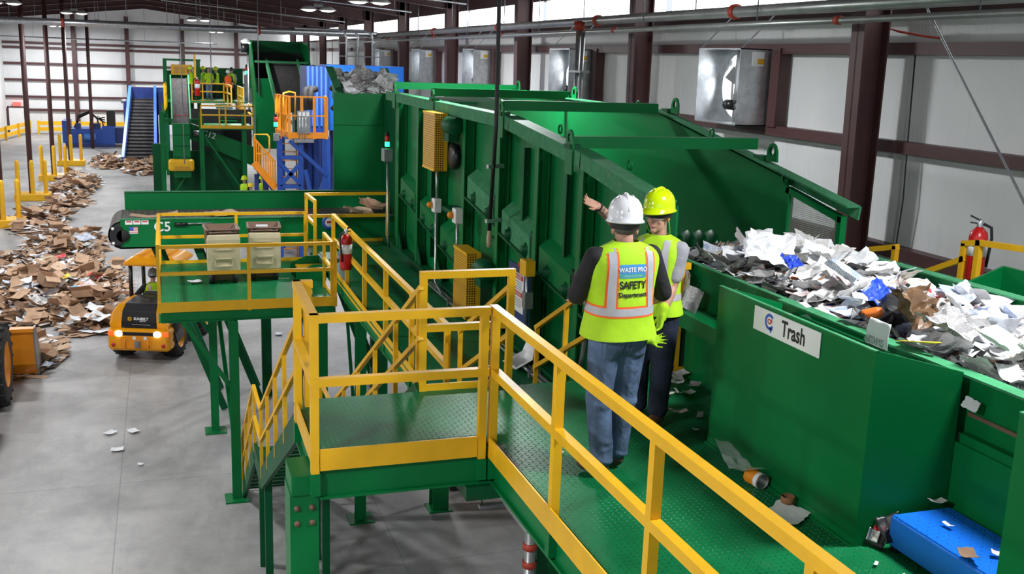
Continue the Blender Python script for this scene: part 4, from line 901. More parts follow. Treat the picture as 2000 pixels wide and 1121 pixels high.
letter('CP', 0.048, (sx - 0.006, 5.985, 5.70), (0, -1, 0), (0, 0, 1), 'sign_red', t, bold=0.002, lift=0.001)

t = thing('step_box', 'bright blue step box with diamond plate top between the two green chutes', 'step', (4.35, 4.4, Z1))
bevel(B((4.14, 3.95, Z1 + 0.03), (4.58, 4.80, 4.77)).build('box_body', 'blue_bright', t), 0.012)
B((4.15, 3.96, 4.77), (4.575, 4.79, 4.776)).build('tread_plate', 'diamond_blue', t)
for y in (3.98, 4.75):
    for x in (4.17, 4.55): MB().bar((x, y, Z1), (x, y, Z1 + 0.05), 0.05, 0.05).build('foot', 'black_plastic', t)

# service deck and rails beyond the belt
p = thing('service_deck', 'green service deck with yellow rails beyond the paper heap', 'platform', (8.4, 9, Z1))
B((7.7, 6.0, Z1 - 0.03), (9.6, 10.6, Z1)).build('deck_plate', 'diamond_plate', p)
for x, y in ((7.8, 6.2), (9.5, 6.2), (7.8, 10.4), (9.5, 10.4)): MB().ibeam((x, y, 0), (x, y, Z1 - 0.03), 0.16, 0.16, 0.016, up=(0, 1, 0)).build('column', 'green_dark', p)
r = thing('guard_rail', 'yellow guard rail carrying the fire extinguisher beyond the paper heap', 'railing', (8, 8.4, Z1), 'yellow guard rails')
def bars(parent, nm, segs, m='yellow_paint', t=0.06):
    for a, b in segs: MB().bar(a, b, t, t, ext=t / 2).build(nm, m, parent)
bars(r, 'post', [((8, 8.65, Z1), (8, 8.65, 5.66)), ((8, 8.45, Z1), (8, 8.45, 5.70)), ((8, 7.2, Z1), (8, 7.2, 5.80))])
bars(r, 'top_rail', [((8, 8.65, 5.69), (8, 8.45, 5.73)), ((8, 8.45, 5.73), (8, 7.0, 5.83))])
bars(r, 'handrail', [((8, 8.65, 5.52), (8, 9.5, 5.12))])
r = thing('guard_rail', 'small yellow rail loop beside the thick maroon column', 'railing', (8, 10, Z1), 'yellow guard rails')
bars(r, 'post', [((8, 10.16, Z1), (8, 10.16, 5.33)), ((8, 9.72, Z1), (8, 9.72, 5.44)), ((8, 9.64, Z1), (8, 9.64, 5.13))])
bars(r, 'top_rail', [((8, 10.16, 5.35), (8, 9.72, 5.46))])
bars(r, 'mid_rail', [((8, 10.1, 5.0), (8, 9.64, 5.15))])
extinguisher(8.07, 8.55, 5.32, 1.12, 'red fire extinguisher standing behind the yellow rail beyond the paper heap', 2.4)
t = thing('far_chute', 'green drop chute with open top beyond the paper heap', 'bin', (7.6, 6.8, Z1))
MB().prism([(7.22, 7.75, 4.6), (7.68, 7.75, 4.6), (7.68, 7.75, 5.63), (7.22, 7.75, 5.47)], (0, 0.03, 0)).build('end_panel', 'green_paint', t)
MB().box((7.66, 5.2, 4.6), (7.70, 7.75, 5.63)).build('back_panel', 'green_paint', t)
MB().box((7.20, 5.2, 4.6), (7.24, 7.75, 5.45)).build('front_panel', 'green_paint', t)
B((7.19, 5.2, 5.45), (7.25, 7.76, 5.465)).build('top_edge', 'green_light', t)

# under the deck
t = thing('skid_box', 'orange steel skid box standing on the floor under the deck', 'box', (5, 16.5, 0))
MB().box((4.56, 16.3, 0.02), (5.9, 17.3, 0.10)).build('base', 'black_plastic', t)
MB().box((4.6, 16.32, 0.10), (5.9, 16.36, 0.85)).box((4.58, 16.32, 0.10), (4.62, 17.3, 0.85)).box((5.86, 16.32, 0.1), (5.9, 17.3, 0.85)).box((4.6, 17.26, 0.1), (5.9, 17.3, 0.85)).build('side_panel', 'orange_paint', t)
for x in (4.75, 5.2): MB().bar((x, 16.30, 0.1), (x + 0.12, 16.30, 0.85), 0.07, 0.03).build('rib', 'orange_paint', t)
t = thing('pipe_rack', 'grey sprinkler pipes with red couplings hung under the deck edge', 'pipe', (2.9, 7, 3.4))
for x, r_ in ((2.60, 0.045), (2.74, 0.03)): MB().tube([(x, 8.3, 3.85), (x, 6.95, 3.85)], r_, 10).build('pipe_body', 'pipe_steel', t)
MB().tube([(2.60, 6.95, 3.85), (2.60, 6.95, 0.0)], 0.045, 10).build('pipe_body', 'pipe_steel', t)
for z in (3.55, 3.70): MB().lathe((2.60, 6.95, z), (0, 0, 1), [(0.045, 0), (0.058, 0), (0.058, 0.05), (0.045, 0.05)], 12).build('coupling', 'red_fitting', t)
MB().bar((2.38, 7.6, 3.79), (3.1, 7.6, 3.79), 0.05, 0.03).build('hanger_bar', 'steel_grey', t)
for x in (2.40, 3.08): MB().tube([(x, 7.6, 3.79), (x, 7.6, 4.5)], 0.008, 6).build('hanger_rod', 'galvanized', t)
# ------------------------------------------------------------------ machines farther down the hall
t = thing('orange_cage_platform', 'blue steel tower with orange caged platform behind the cross belt', 'platform', (4.8, 38.5, 0))
for a, b in (((4.3, 38.0), (5.75, 38.0)), ((3.9, 39.6), (5.75, 39.6))): pass
B((4.2, 38.0, 4.42), (5.75, 40.4, 4.47)).build('deck_plate', 'blue_paint', t)
for x, y in ((4.0, 38.1), (4.75, 38.1), (5.6, 38.1), (4.3, 40.2), (5.6, 40.2)): MB().ibeam((x, y, 0), (x, y, 4.42), 0.18, 0.18, 0.02, up=(0, 1, 0)).build('column', 'blue_dark' if x < 4 else 'blue_paint', t)
for a, b in (((4.0, 38.05, 2.75), (4.75, 38.05, 3.55)), ((4.75, 38.05, 2.75), (4.0, 38.05, 3.55)), ((4.0, 38.05, 3.75), (4.8, 38.05, 3.75)), ((4.0, 38.05, 2.7), (4.8, 38.05, 2.7)), ((4.35, 38.0, 4.35), (5.7, 38.0, 3.1)), ((4.9, 38.05, 3.3), (5.3, 38.05, 1.5)), ((5.1, 38.05, 1.5), (5.7, 38.05, 3.2))): MB().bar(a, b, 0.14, 0.14).build('brace', 'blue_paint', t)
cg = MB()
cage = [(4.10, 40.0), (4.20, 39.0), (4.35, 38.0), (5.68, 38.0), (5.75, 39.0)]
for p, q in zip(cage, cage[1:]):
    for z in (4.55, 5.25, 5.92): cg.bar((*p, z), (*q, z), 0.045, 0.22 if z < 5 else 0.05, ext=0.02)
f = cg.build('cage_rail', 'orange_paint', t)
for p, q in zip(cage, cage[1:]):
    n = max(1, round(math.hypot(q[0] - p[0], q[1] - p[1]) / 0.42))
    for k in range(n): x, y = p[0] + (q[0] - p[0]) * k / n, p[1] + (q[1] - p[1]) * k / n; MB().bar((x, y, 4.42), (x, y, 5.92), 0.10, 0.07).build('cage_bar', 'orange_paint', t)
MB().tube([(4.25, 38.9, 5.0), (4.25, 38.9, 6.0), (4.5, 39.3, 6.05), (4.75, 39.6, 6.0), (4.75, 39.6, 5.0)], 0.035, 8).build('gate_hoop', 'yellow_paint', t)
for x in (4.95, 5.15): MB().tube([(x, 38.3, 5.45), (x, 38.35, 5.9), (x + 0.05, 38.5, 6.15), (x + 0.25, 38.6, 6.2)], 0.13, 10).build('hose_bend', 'black_rubber', t)
cb = B((4.62, 37.9, 4.62), (5.08, 37.97, 5.42)).build('control_cabinet', 'steel_grey', t)
for k in range(3): B((4.66 + k * 0.14, 37.88, 5.24), (4.76 + k * 0.14, 37.9, 5.38)).build('switch_cover', 'white_plastic', cb)
for k in range(3): MB().tube([(4.70 + k * 0.11, 37.88, 5.2), (4.70 + k * 0.11, 37.88, 4.4)], 0.018, 6).build('conduit', 'galvanized', cb)
B((4.5, 37.85, 4.3), (5.2, 38.0, 4.42)).build('cable_tray', 'steel_grey', t)
l = MB()
for x in (4.12, 4.66): l.bar((x, 38.6, 0), (x, 38.6, 4.5), 0.05, 0.05)
for k in range(14): l.bar((4.12, 38.6, 0.3 + k * 0.3), (4.66, 38.6, 0.3 + k * 0.3), 0.03, 0.03)
l.build('ladder', 'orange_paint', t)
t = thing('orange_stair_cage', 'orange railed stair flight leading down beside the blue tower', 'stair', (3.5, 38, 0))
for k in range(10):
    f = k / 9; x = 3.12 + 0.72 * f; z1 = 4.43 - 0.85 * f; z0 = 3.42 - 0.95 * f
    MB().bar((x, 38.2, z0), (x, 38.2, z1), 0.05, 0.05).build('rail_bar', 'orange_paint', t)
MB().bar((3.10, 38.2, 4.45), (3.86, 38.2, 3.56), 0.06, 0.06).build('top_rail', 'orange_paint', t)
MB().bar((3.10, 38.2, 3.55), (3.86, 38.2, 2.62), 0.04, 0.24).build('kick_plate', 'orange_paint', t)
MB().bar((3.12, 38.5, 3.4), (3.86, 38.5, 2.4), 0.6, 0.1).build('tread_flight', 'blue_dark', t)
MB().tube([(3.2, 38.9, 3.6), (3.2, 38.9, 4.5), (3.65, 38.9, 4.5), (3.72, 38.9, 4.4), (3.72, 38.9, 3.9), (3.65, 38.9, 3.8), (3.25, 38.9, 3.8)], 0.035, 8).build('gate_hoop', 'yellow_paint', t)
for x in (3.2, 3.5): MB().bar((x, 38.5, 0), (x, 38.5, 3.1), 0.14, 0.14).build('leg', 'blue_dark', t)
t = thing('blue_hopper', 'blue ribbed steel hopper behind the orange cage and the paper hood', 'machine', (5.4, 41, 0))
B((5.36, 41.0, 4.3), (6.2, 43.0, 6.98)).build('hopper_body', 'blue_paint', t)
for k in range(5): B((5.38 + k * 0.17, 40.93, 4.7), (5.45 + k * 0.17, 41.0, 6.98)).build('rib', 'blue_sky', t)
B((6.2, 41.5, 4.5), (9.3, 43.5, 7.05)).build('side_bin', 'blue_bright', t)
B((5.05, 40.6, 0), (6.2, 40.9, 4.3)).build('lower_body', 'blue_dark', t)
for x in (5.4, 6.1): MB().bar((x, 40.5, 0), (x, 40.5, 4.3), 0.16, 0.16).build('leg', 'blue_paint', t)
for x in (6.6, 9.0): MB().bar((x, 42.5, 0), (x, 42.5, 4.5), 0.25, 0.25).build('leg', 'blue_dark', t)
for k, (x, z) in enumerate(((5.85, 6.2), (5.95, 5.9), (5.9, 5.5))): MB().tube([(x, 37.8, z), (x + 0.2, 37.6, z + 0.3), (x + 0.4, 37.7, z + 0.2)], 0.14, 8).build('hose_bend', 'black_rubber', t)
beacon('stack_light', 'tiny green and red signal light at the corner of the orange cage', 3.86, 37.9, 4.82, s=1.6)
tag(bevel(B((3.78, 37.9, 4.35), (3.98, 38.05, 4.62)).build('control_box', 'steel_grey'), 0.01), 'grey control box below the orange cage corner', 'box')

t = thing('tall_hopper', 'tall dark green hopper with steep grey belt behind the orange cage', 'machine', (6.4, 60, 0))
h = MB(); h.prism([(4.95, 59.0, 5.4), (4.72, 59.0, 8.1), (4.78, 59.0, 8.1), (5.01, 59.0, 5.4)], (0, 3, 0)); h.build('side_panel', 'green_paint', t)
MB().prism([(8.0, 59.0, 6.0), (7.75, 59.0, 8.05), (7.81, 59.0, 8.05), (8.06, 59.0, 6.0)], (0, 3, 0)).build('side_panel', 'green_paint', t)
B((4.75, 61.9, 5.4), (8.0, 62.0, 8.1)).build('back_panel', 'green_dark', t)
MB().box((4.75, 61.6, 6.0), (7.95, 61.85, 7.45)).build('curtain', 'black_rubber', t)
MB().bar((4.9, 59.1, 6.95), (7.85, 59.1, 6.95), 0.12, 0.12).build('cross_bar', 'green_light', t)
B((4.95, 59.2, 2.2), (6.1, 61.5, 6.05)).build('chute_body', 'green_paint', t)
B((7.2, 60.2, 2.2), (8.3, 61.5, 6.0)).build('chute_body', 'green_paint', t)
bt = MB(); bt.prism([(5.68, 60.0, 6.95), (7.30, 60.0, 6.95), (6.68, 50.0, 4.84), (5.25, 50.0, 4.82)], (0, 0, -0.12)); bt.build('belt', 'belt_plain', t)
for x0, x1 in ((5.63, 5.20), (7.35, 6.73)): MB().bar((x0, 60.0, 7.0), (x1, 50.0, 4.87), 0.12, 0.30).build('belt_side', 'green_light', t)
for x, y in ((5.1, 59.4), (8.0, 59.4), (5.6, 52), (6.8, 52)): MB().bar((x, y, 0), (x, y, 6.0 if y > 55 else 4.6), 0.22, 0.22).build('leg', 'green_dark', t)
MB().tube([(4.62, 59.3, 2.5), (4.62, 59.3, 7.6)], 0.06, 8).build('conduit', 'galvanized', t)
MB().lathe((4.45, 59.3, 7.4), (0, 0, 1), [(0, 0), (0.22, 0), (0.22, 0.5), (0, 0.5)], 14).build('motor', 'black_plastic', t)
MB().ell((7.55, 55.0, 6.65), (0.25, 0.25, 0.25)).build('motor_drum', 'steel_grey', t)

t = thing('sort_tower', 'green steel tower with small belt lift, guard boxes and visitors platform', 'machine', (1, 56, 0))
for x, y in ((0.02, 55.0), (1.88, 54.3), (3.95, 54.3), (0.3, 66), (2.2, 66)): MB().ibeam((x, y, 0), (x, y, 4.4 if y < 60 else 6.8), 0.22, 0.22, 0.02, up=(0, 1, 0)).build('column', 'green_paint', t)
MB().bar((-0.1, 55, 3.95), (2.0, 55, 3.95), 0.12, 0.2).build('cross_beam', 'green_paint', t)
MB().bar((0.1, 55, 4.2), (0.1, 66, 4.2), 0.12, 0.25).build('cross_beam', 'green_dark', t)
for a, b in (((2.0, 54.4, 3.3), (3.9, 54.4, 0.4)), ((2.3, 58, 1.4), (3.3, 58, 2.7)), ((0.4, 54.6, 0.2), (1.2, 54.6, 1.4))): MB().bar(a, b, 0.1, 0.1).build('brace', 'green_paint', t)
B((0.5, 54.0, 1.2), (1.32, 55.4, 3.86)).build('lift_casing', 'green_paint', t)
for z in (2.2, 2.75, 3.3): B((0.49, 53.96, z), (1.33, 54.0, z + 0.03)).build('seam', 'green_dark', t)
MB().prism([(0.55, 54.4, 3.88), (1.32, 54.4, 3.88), (1.38, 58.5, 5.95), (0.58, 58.5, 5.95)], (0, 0, -0.1)).build('lift_belt', 'belt_plain', t)
for x0, x1 in ((0.50, 0.53), (1.37, 1.43)): MB().bar((x0, 54.4, 3.95), (x1, 58.5, 6.0), 0.07, 0.3).build('belt_side', 'green_light', t)
B((0.56, 55.0, 4.16), (1.33, 55.06, 4.22)).build('red_strip', 'sign_red', t)
g = bevel(B((0.25, 53.6, 1.55), (1.48, 54.3, 2.12)).build('drive_guard', 'yellow_paint', t), 0.12)
B((0.5, 53.57, 1.6), (1.25, 53.6, 1.8)).build('guard_grille', 'yellow_grille', g)
g = B((0.65, 65.5, 5.98), (1.85, 65.9, 6.58)).build('drive_guard', 'yellow_paint', t)
for k in range(3): B((0.78 + k * 0.37, 65.46, 6.08), (1.06 + k * 0.37, 65.5, 6.46)).build('guard_grille', 'yellow_grille', g)
MB().bar((0.2, 66, 6.85), (2.35, 66, 6.85), 0.12, 0.12).build('cross_beam', 'green_paint', t)
B((0.3, 66.1, 3.0), (1.9, 67.5, 6.2)).build('casing', 'green_dark', t)
MB().box((2.0, 68.8, 4.5), (5.0, 68.9, 6.38)).build('back_wall', 'green_dark', t)
B((0.3, 64.0, 4.45), (4.9, 69.0, 4.55)).build('upper_deck', 'green_light', t)
B((1.85, 54.0, 3.6), (4.4, 57.0, 3.72)).build('lower_deck', 'green_paint', t)
B((0.3, 55.5, 0.0), (4.0, 55.6, 2.4)).build('added_dark_sheet', 'green_dark', t)  # added dark sheet standing in for the dark depth behind the legs
B((1.5, 59.0, 2.0), (4.7, 59.1, 4.35)).build('added_dark_sheet', 'black_plastic', t)  # added black sheet, darkens the bright gap behind the conveyors
cv = MB().prism([(1.2, 54.9, 3.9), (4.6, 54.9, 2.6), (4.6, 54.9, 1.6), (1.2, 54.9, 3.1)], (0, 0.4, 0)); cv.build('incline_conveyor', 'green_paint', t)
letter('C12', 0.42, (2.25, 54.88, 3.28), (1, 0, -0.33), (0.33, 0, 1), 'sign_white', t, bold=0.005)
MB().lathe((1.5, 54.7, 3.35), (1, 0, 0), [(0, 0), (0.15, 0), (0.15, 0.4), (0, 0.45)], 12).build('motor', 'steel_grey', t)
for k in range(6): B((3.0, 58.0 - k * 0.0 + k * 0.9, 3.72 + k * 0.13), (3.9, 58.9 + k * 0.9, 3.77 + k * 0.13)).build('tread', 'green_dark', t)
B((-0.5, 57, 0), (0.05, 57.3, 2.6)).build('side_skirt', 'green_dark', t)
for x, y, z in ((4.75, 64, 4.55),): B((x, y, z), (x + 0.45, y + 0.4, 6.1)).build('control_cabinet', 'steel_grey', t)
beacon('stack_light', 'tiny green signal light on the grey cabinet by the visitors', 4.9, 64.2, 6.1, s=2.0)
railing('yellow guard rail in front of the visitors on the upper platform', [(1.75, 64.1), (3.55, 64.1), (3.75, 60.5)], [(1.75, 64.1), (2.35, 64.1), (3.55, 64.1), (3.65, 62.3), (3.75, 60.5)], 4.52, h=1.08, t=0.08, toe=[((1.75, 64.05), (3.55, 64.05))])
railing('yellow guard rail around the lower landing below the visitors', [(1.87, 54.05), (4.38, 54.05), (4.38, 57)], [(1.87, 54.05), (2.75, 54.05), (3.05, 54.05), (4.0, 54.05), (4.38, 54.05)], 3.75, h=1.05, t=0.07, toe=[((1.85, 54.0), (4.4, 54.0))])
railing('narrow yellow stair rail at the edge of the visitors platform by the hopper', [(4.35, 60.0), (4.3, 63.5)], [(4.35, 60.0), (4.33, 61.2), (4.31, 62.4), (4.3, 63.5)], 4.3, h=1.2, t=0.07, toe=[((4.35, 60), (4.3, 63.5))])
railing('yellow guard rail beside the small belt lift on the tower', [(0.2, 60.0), (0.32, 64.0)], [(0.2, 60), (0.28, 62), (0.32, 64)], 4.3, h=1.3, t=0.08, toe=[((0.2, 60), (0.32, 64))])
tag(MB().bar((1.95, 63.9, 5.0), (1.95, 63.9, 7.2), 0.12, 0.12).build('yellow_post', 'yellow_paint'), 'tall yellow post standing at the visitors platform rail', 'post')
extinguisher(2.05, 63.7, 4.85, 1.9, 'tiny red fire extinguisher on the yellow post by the visitors', 0)

t = thing('incline_conveyor', 'wide blue incline conveyor with cleated grey belt rising before the far wall', 'conveyor', (-1.3, 74, 0))
P0, P1 = Vector((0, 71.0, 0.3)), Vector((0, 76.5, 4.75))
MB().prism([(-2.35, 71.0, 0.35), (-0.50, 71.0, 0.35), (-0.42, 76.0, 4.1), (-1.86, 76.0, 4.1)], (0, 0.2, -0.2)).build('belt', 'belt_plain', t)
for k in range(18):
    f = (k + 0.5) / 18; xl = -2.33 + 0.48 * f; xr = -0.5 + 0.08 * f
    MB().bar((xl, 71 + 5 * f, 0.40 + 3.75 * f), (xr, 71 + 5 * f, 0.40 + 3.75 * f), 0.05, 0.10).build('cleat', 'black_rubber', t)
for a, b in (((-2.42, 70.9, 0.4), (-1.93, 76.3, 4.75)), ((-0.44, 70.9, 0.5), (-0.34, 76.3, 4.75))): MB().bar(a, b, 0.18, 0.55).build('side_rail', 'blue_sky', t)
B((-2.0, 76.2, 3.0), (0.55, 77.5, 4.82)).build('head_box', 'blue_dark', t)
B((-0.15, 74.0, 0.0), (0.5, 76.0, 4.7)).build('side_frame', 'blue_dark', t)
MB().lathe((-2.05, 76.0, 3.9), (-1, 0, 0), [(0, 0), (0.15, 0), (0.15, 0.5), (0, 0.55)], 12).build('motor', 'steel_grey', t)
for x in (-2.3, -0.3): MB().bar((x, 75.5, 0), (x, 75.5, 3.9), 0.2, 0.2).build('leg', 'blue_dark', t)
tag(bevel(B((-0.55, 68.5, 0), (0.25, 69.6, 1.6)).build('green_skirt_box', 'green_dark'), 0.03), 'dark green steel box at the foot of the blue incline conveyor', 'box')

t = thing('baler', 'blue hydraulic baler with black hoses before the far wall', 'machine', (-5, 86, 0))
MB().box((-7.0, 85.0, 0.25), (-3.4, 87.5, 1.35)).build('press_body', 'blue_paint', t)
MB().box((-6.9, 84.8, 0.0), (-3.5, 87.6, 0.25)).build('base_frame', 'blue_dark', t)
B((-7.1, 84.9, 0.3), (-6.6, 87.4, 1.95)).build('end_frame', 'blue_paint', t)
for x in (-6.2, -5.2, -4.8): B((x, 85.1, 1.35), (x + 0.35, 86.2, 1.75)).build('valve_block', 'blue_dark', t)
B((-3.95, 85.0, 1.5), (-3.35, 86.0, 2.75)).build('oil_tank', 'black_plastic', t)
B((-4.3, 84.9, 0.1), (-3.4, 85.0, 1.6)).build('access_frame', 'blue_paint', t)
MB().lathe((-5.2, 84.9, 0.75), (1, 0, 0), [(0, -0.45), (0.3, -0.4), (0.3, 0.4), (0, 0.45)], 16).build('cylinder', 'blue_sky', t)
for k in range(3): MB().tube([(-6.3 + k * 0.12, 85.6, 1.4), (-6.0, 85.6, 2.1 + k * 0.1), (-5.2, 85.6, 2.5 + k * 0.08), (-4.6, 85.6, 2.1), (-4.1, 85.6, 2.2 - k * 0.2)], 0.05, 8).build('hose', 'black_rubber', t)
for k in range(2): MB().tube([(-5.0 + k * 0.3, 85.5, 1.5), (-4.9 + k * 0.3, 85.5, 2.3), (-4.6 + k * 0.3, 85.5, 2.0), (-4.5 + k * 0.3, 85.5, 1.4)], 0.04, 8).build('hose', 'black_rubber', t)
MB().box((-3.4, 85.6, 0.2), (-1.6, 87.5, 1.4)).build('bale_chamber', 'blue_dark', t)
MB().prism([(-2.6, 85.5, 1.4), (-1.4, 85.5, 1.4), (-1.4, 85.5, 3.0), (-2.0, 85.5, 2.6)], (0, 2, 0)).build('feed_shroud', 'blue_dark', t)

# ------------------------------------------------------------------ loaders
t = thing('compact_loader', 'orange compact loader with black rear hood driving away below the cart platform', 'vehicle', (-0.72, 25.4, 0), None, -0.33)
def wheel(parent, x, y, r, w, side, rim_m):
    wb = MB(); c = (x, y, r)
    wb.lathe((x - w / 2, y, r), (1, 0, 0), [(r * 0.55, 0.0), (r * 0.86, 0.0), (r * 0.96, w * 0.12), (r * 0.97, w * 0.88), (r * 0.86, w), (r * 0.55, w)], 28)
    for k in range(20):
        a = 6.28318 * k / 20
        for s in (-1, 1):
            a2 = a + (0.16 if s > 0 else 0.0)
            p = Vector((x + s * w * 0.48, y + math.cos(a2 + 0.14) * r * 0.95, r + math.sin(a2 + 0.14) * r * 0.95)); q = Vector((x + s * w * 0.02, y + math.cos(a2) * r * 0.985, r + math.sin(a2) * r * 0.985))
            wb.bar(p, q, r * 0.10, r * 0.09, up=(0, math.cos(a2), math.sin(a2)))
    o = wb.build('tyre', 'black_rubber', parent, local=True)
    MB().lathe((x + side * w * 0.5, y, r), (side, 0, 0), [(r * 0.56, 0.0), (r * 0.56, -0.02), (r * 0.50, -0.03), (r * 0.46, -0.10), (r * 0.2, -0.12), (r * 0.17, -0.03), (0, -0.03)], 24).build('rim', rim_m, o, local=True)
    return o
# rear module: local x right, y forward
def rr(w, y, z, r=0.1): return [(-w / 2, y, z), (w / 2, y, z)]
b = MB(); secs = []
for y, wl, z0, z1, wt in ((0.00, 1.36, 0.36, 0.80, 1.34), (0.06, 1.50, 0.30, 0.86, 1.48), (0.5, 1.56, 0.30, 0.86, 1.5), (1.0, 1.3, 0.34, 0.86, 1.3)):
    secs.append([(-wl / 2, y, z0 + 0.06), (-wl / 2 + 0.08, y, z0), (wl / 2 - 0.08, y, z0), (wl / 2, y, z0 + 0.06), (wt / 2, y, z1 - 0.05), (wt / 2 - 0.06, y, z1), (-wt / 2 + 0.06, y, z1), (-wt / 2, y, z1 - 0.05)])
b.loft(secs, smooth=False); bevel(b.build('counterweight', 'loader_orange', t, local=True), 0.03)
b = MB(); secs = []
for y, w0, z0, z1, w1 in ((0.10, 1.40, 0.84, 1.0, 1.36), (0.16, 1.40, 0.84, 1.26, 1.28), (0.35, 1.38, 0.84, 1.40, 1.16), (0.75, 1.34, 0.84, 1.44, 1.06), (1.1, 1.3, 0.84, 1.44, 1.02)):
    secs.append([(-w0 / 2, y, z0), (w0 / 2, y, z0), (w0 / 2, y, (z0 + z1) / 2), (w1 / 2 + 0.04, y, z1 - 0.08), (w1 / 2 - 0.04, y, z1), (-w1 / 2 + 0.04, y, z1), (-w1 / 2 - 0.04, y, z1 - 0.08), (-w0 / 2, y, (z0 + z1) / 2)])
b.loft(secs, smooth=False); bevel(b.build('hood', 'loader_orange', t, local=True), 0.03)
b = MB(); secs = []
for y, z, w in ((0.075, 0.87, 0.86), (0.085, 1.02, 0.84), (0.13, 1.27, 0.80), (0.33, 1.425, 0.76), (0.75, 1.465, 0.70), (1.08, 1.465, 0.66)):
    secs.append([(-w / 2, y, z), (w / 2, y, z), (w / 2, y + 0.06, z - 0.05), (-w / 2, y + 0.06, z - 0.05)])
b.loft(secs, smooth=False); hp = bevel(b.build('black_hood_panel', 'black_plastic', t, local=True), 0.012)
def let_l(txt, size, org, up, m, par, bold=0.0, lift=0.004):
    vs, fs = text_mesh(txt, size, bold); r_, u_ = Vector((1, 0, 0)), Vector(up).normalized(); n_ = r_.cross(u_)
    MB().add([Vector(org) + r_ * x + u_ * y + n_ * lift for x, y, z in vs], fs).build('lettering', m, par, local=True)
let_l('SUNBELT', 0.085, (0.06, 0.086, 1.09), (0, 0.12, 1), 'sign_white', hp, 0.003, 0.012)
let_l('RENTALS', 0.035, (0.10, 0.079, 1.035), (0, 0.12, 1), 'sign_white', hp, 0.001, 0.012)
let_l('212', 0.07, (0.05, 0.56, 1.45), (0, 1, 0.1), 'sign_grey', hp, 0.001, 0.012)
sb = MB()
for k in range(10):
    a = 6.28318 * k / 10; sb.add([(-0.21 + 0.036 * math.cos(a - 0.28), 0.070, 1.09 + 0.036 * math.sin(a - 0.28)), (-0.21 + 0.064 * math.cos(a), 0.070, 1.09 + 0.064 * math.sin(a)), (-0.21 + 0.036 * math.cos(a + 0.28), 0.070, 1.09 + 0.036 * math.sin(a + 0.28))], [(0, 1, 2)])
n = 20
sb.add([(-0.21 + r_ * math.cos(6.28318 * k / n), 0.069, 1.09 + r_ * math.sin(6.28318 * k / n)) for r_ in (0.02, 0.04) for k in range(n)], [(k, (k + 1) % n, n + (k + 1) % n, n + k) for k in range(n)])
sb.build('sun_logo', 'yellow_paint', hp, local=True)
MB().box((-0.16, 0.066, 0.945), (0.28, 0.07, 0.957)).build('small_print', 'sign_grey', hp, local=True)
B((-0.42, -0.01, 0.70), (0.42, 0.03, 0.78)).build('black_slot', 'black_plastic', t, local=True)
for s in (-1, 1):
    MB().ell((s * 0.46, 0.0, 0.74), (0.095, 0.04, 0.075)).build('reversing_lamp', 'head_lamp', t, local=True)
    bevel(B((s * 0.56, -0.01, 0.685), (s * 0.72, 0.05, 0.795)).build('tail_lamp', 'tail_lamp', t, local=True), 0.015)
    MB().lathe((s * 0.6, 0.0, 0.46), (0, -1, 0), [(0, 0), (0.05, 0), (0.05, 0.015), (0, 0.015)], 14).build('red_reflector', 'sign_red', t, local=True)
    MB().prism([(s * 0.70, 0.35, 0.9), (s * 0.70, 0.95, 0.9), (s * 0.66, 0.95, 1.28), (s * 0.68, 0.5, 1.2)], (s * 0.03, 0, 0)).build('side_vent', 'black_plastic', t, local=True)
    MB().prism([(s * 0.785, 0.45, 0.42), (s * 0.785, 0.95, 0.5), (s * 0.77, 0.95, 0.78), (s * 0.77, 0.35, 0.66)], (s * 0.015, 0, 0)).build('side_vent', 'black_plastic', t, local=True)
MB().box((-0.42, -0.012, 0.38), (0.32, 0.0, 0.66)).build('tow_plate', 'orange_paint', t, local=True)
MB().box((-0.06, -0.10, 0.42), (0.06, 0.0, 0.58)).box((-0.03, -0.13, 0.46), (0.03, -0.09, 0.54)).build('tow_hitch', 'steel_grey', t, local=True)
for x in (-0.3, 0.26): MB().tube([(x, -0.02, 0.42), (x, -0.07, 0.45), (x, -0.07, 0.58), (x, -0.02, 0.6)], 0.014, 6).build('tie_eye', 'loader_orange', t, local=True)
for x in (-0.12, 0.14): B((x, -0.018, 0.6), (x + 0.07, -0.012, 0.68)).build('plate_lamp', 'sign_white', t, local=True)
for s in (-1, 1):
    wheel(t, s * 0.60, 0.80, 0.53, 0.36, s, 'loader_orange'); wheel(t, s * 0.60, 2.85, 0.53, 0.36, s, 'loader_orange')
    MB().tube([(s * 0.56, 1.18, 1.2), (s * 0.56, 1.20, 2.22)], 0.05, 10).build('canopy_post', 'black_plastic', t, local=True)
    MB().tube([(s * 0.56, 2.1, 1.0), (s * 0.56, 2.05, 2.22)], 0.05, 10).build('canopy_post', 'black_plastic', t, local=True)
    MB().box((s * 0.78, 2.35, 0.95), (s * 0.46, 3.15, 1.0)).build('mudguard', 'black_plastic', t, local=True)
    MB().bar((s * 0.3, 2.2, 1.2), (s * 0.3, 3.9, 0.7), 0.1, 0.18).build('lift_arm', 'loader_orange', t, local=True)
b = MB(); b.loft([[(-0.66, 1.0, 2.18), (0.66, 1.0, 2.18), (0.66, 2.3, 2.2), (-0.66, 2.3, 2.2)], [(-0.68, 0.98, 2.26), (0.68, 0.98, 2.26), (0.68, 2.32, 2.28), (-0.68, 2.32, 2.28)], [(-0.5, 1.15, 2.40), (0.5, 1.15, 2.40), (0.5, 2.15, 2.42), (-0.5, 2.15, 2.42)]], smooth=False)
cn = bevel(b.build('canopy', 'loader_orange', t, local=True), 0.04)
for x in (-0.3, 0, 0.3): MB().box((x - 0.04, 1.15, 2.39), (x + 0.04, 2.15, 2.445)).build('canopy_rib', 'loader_orange', cn, local=True)
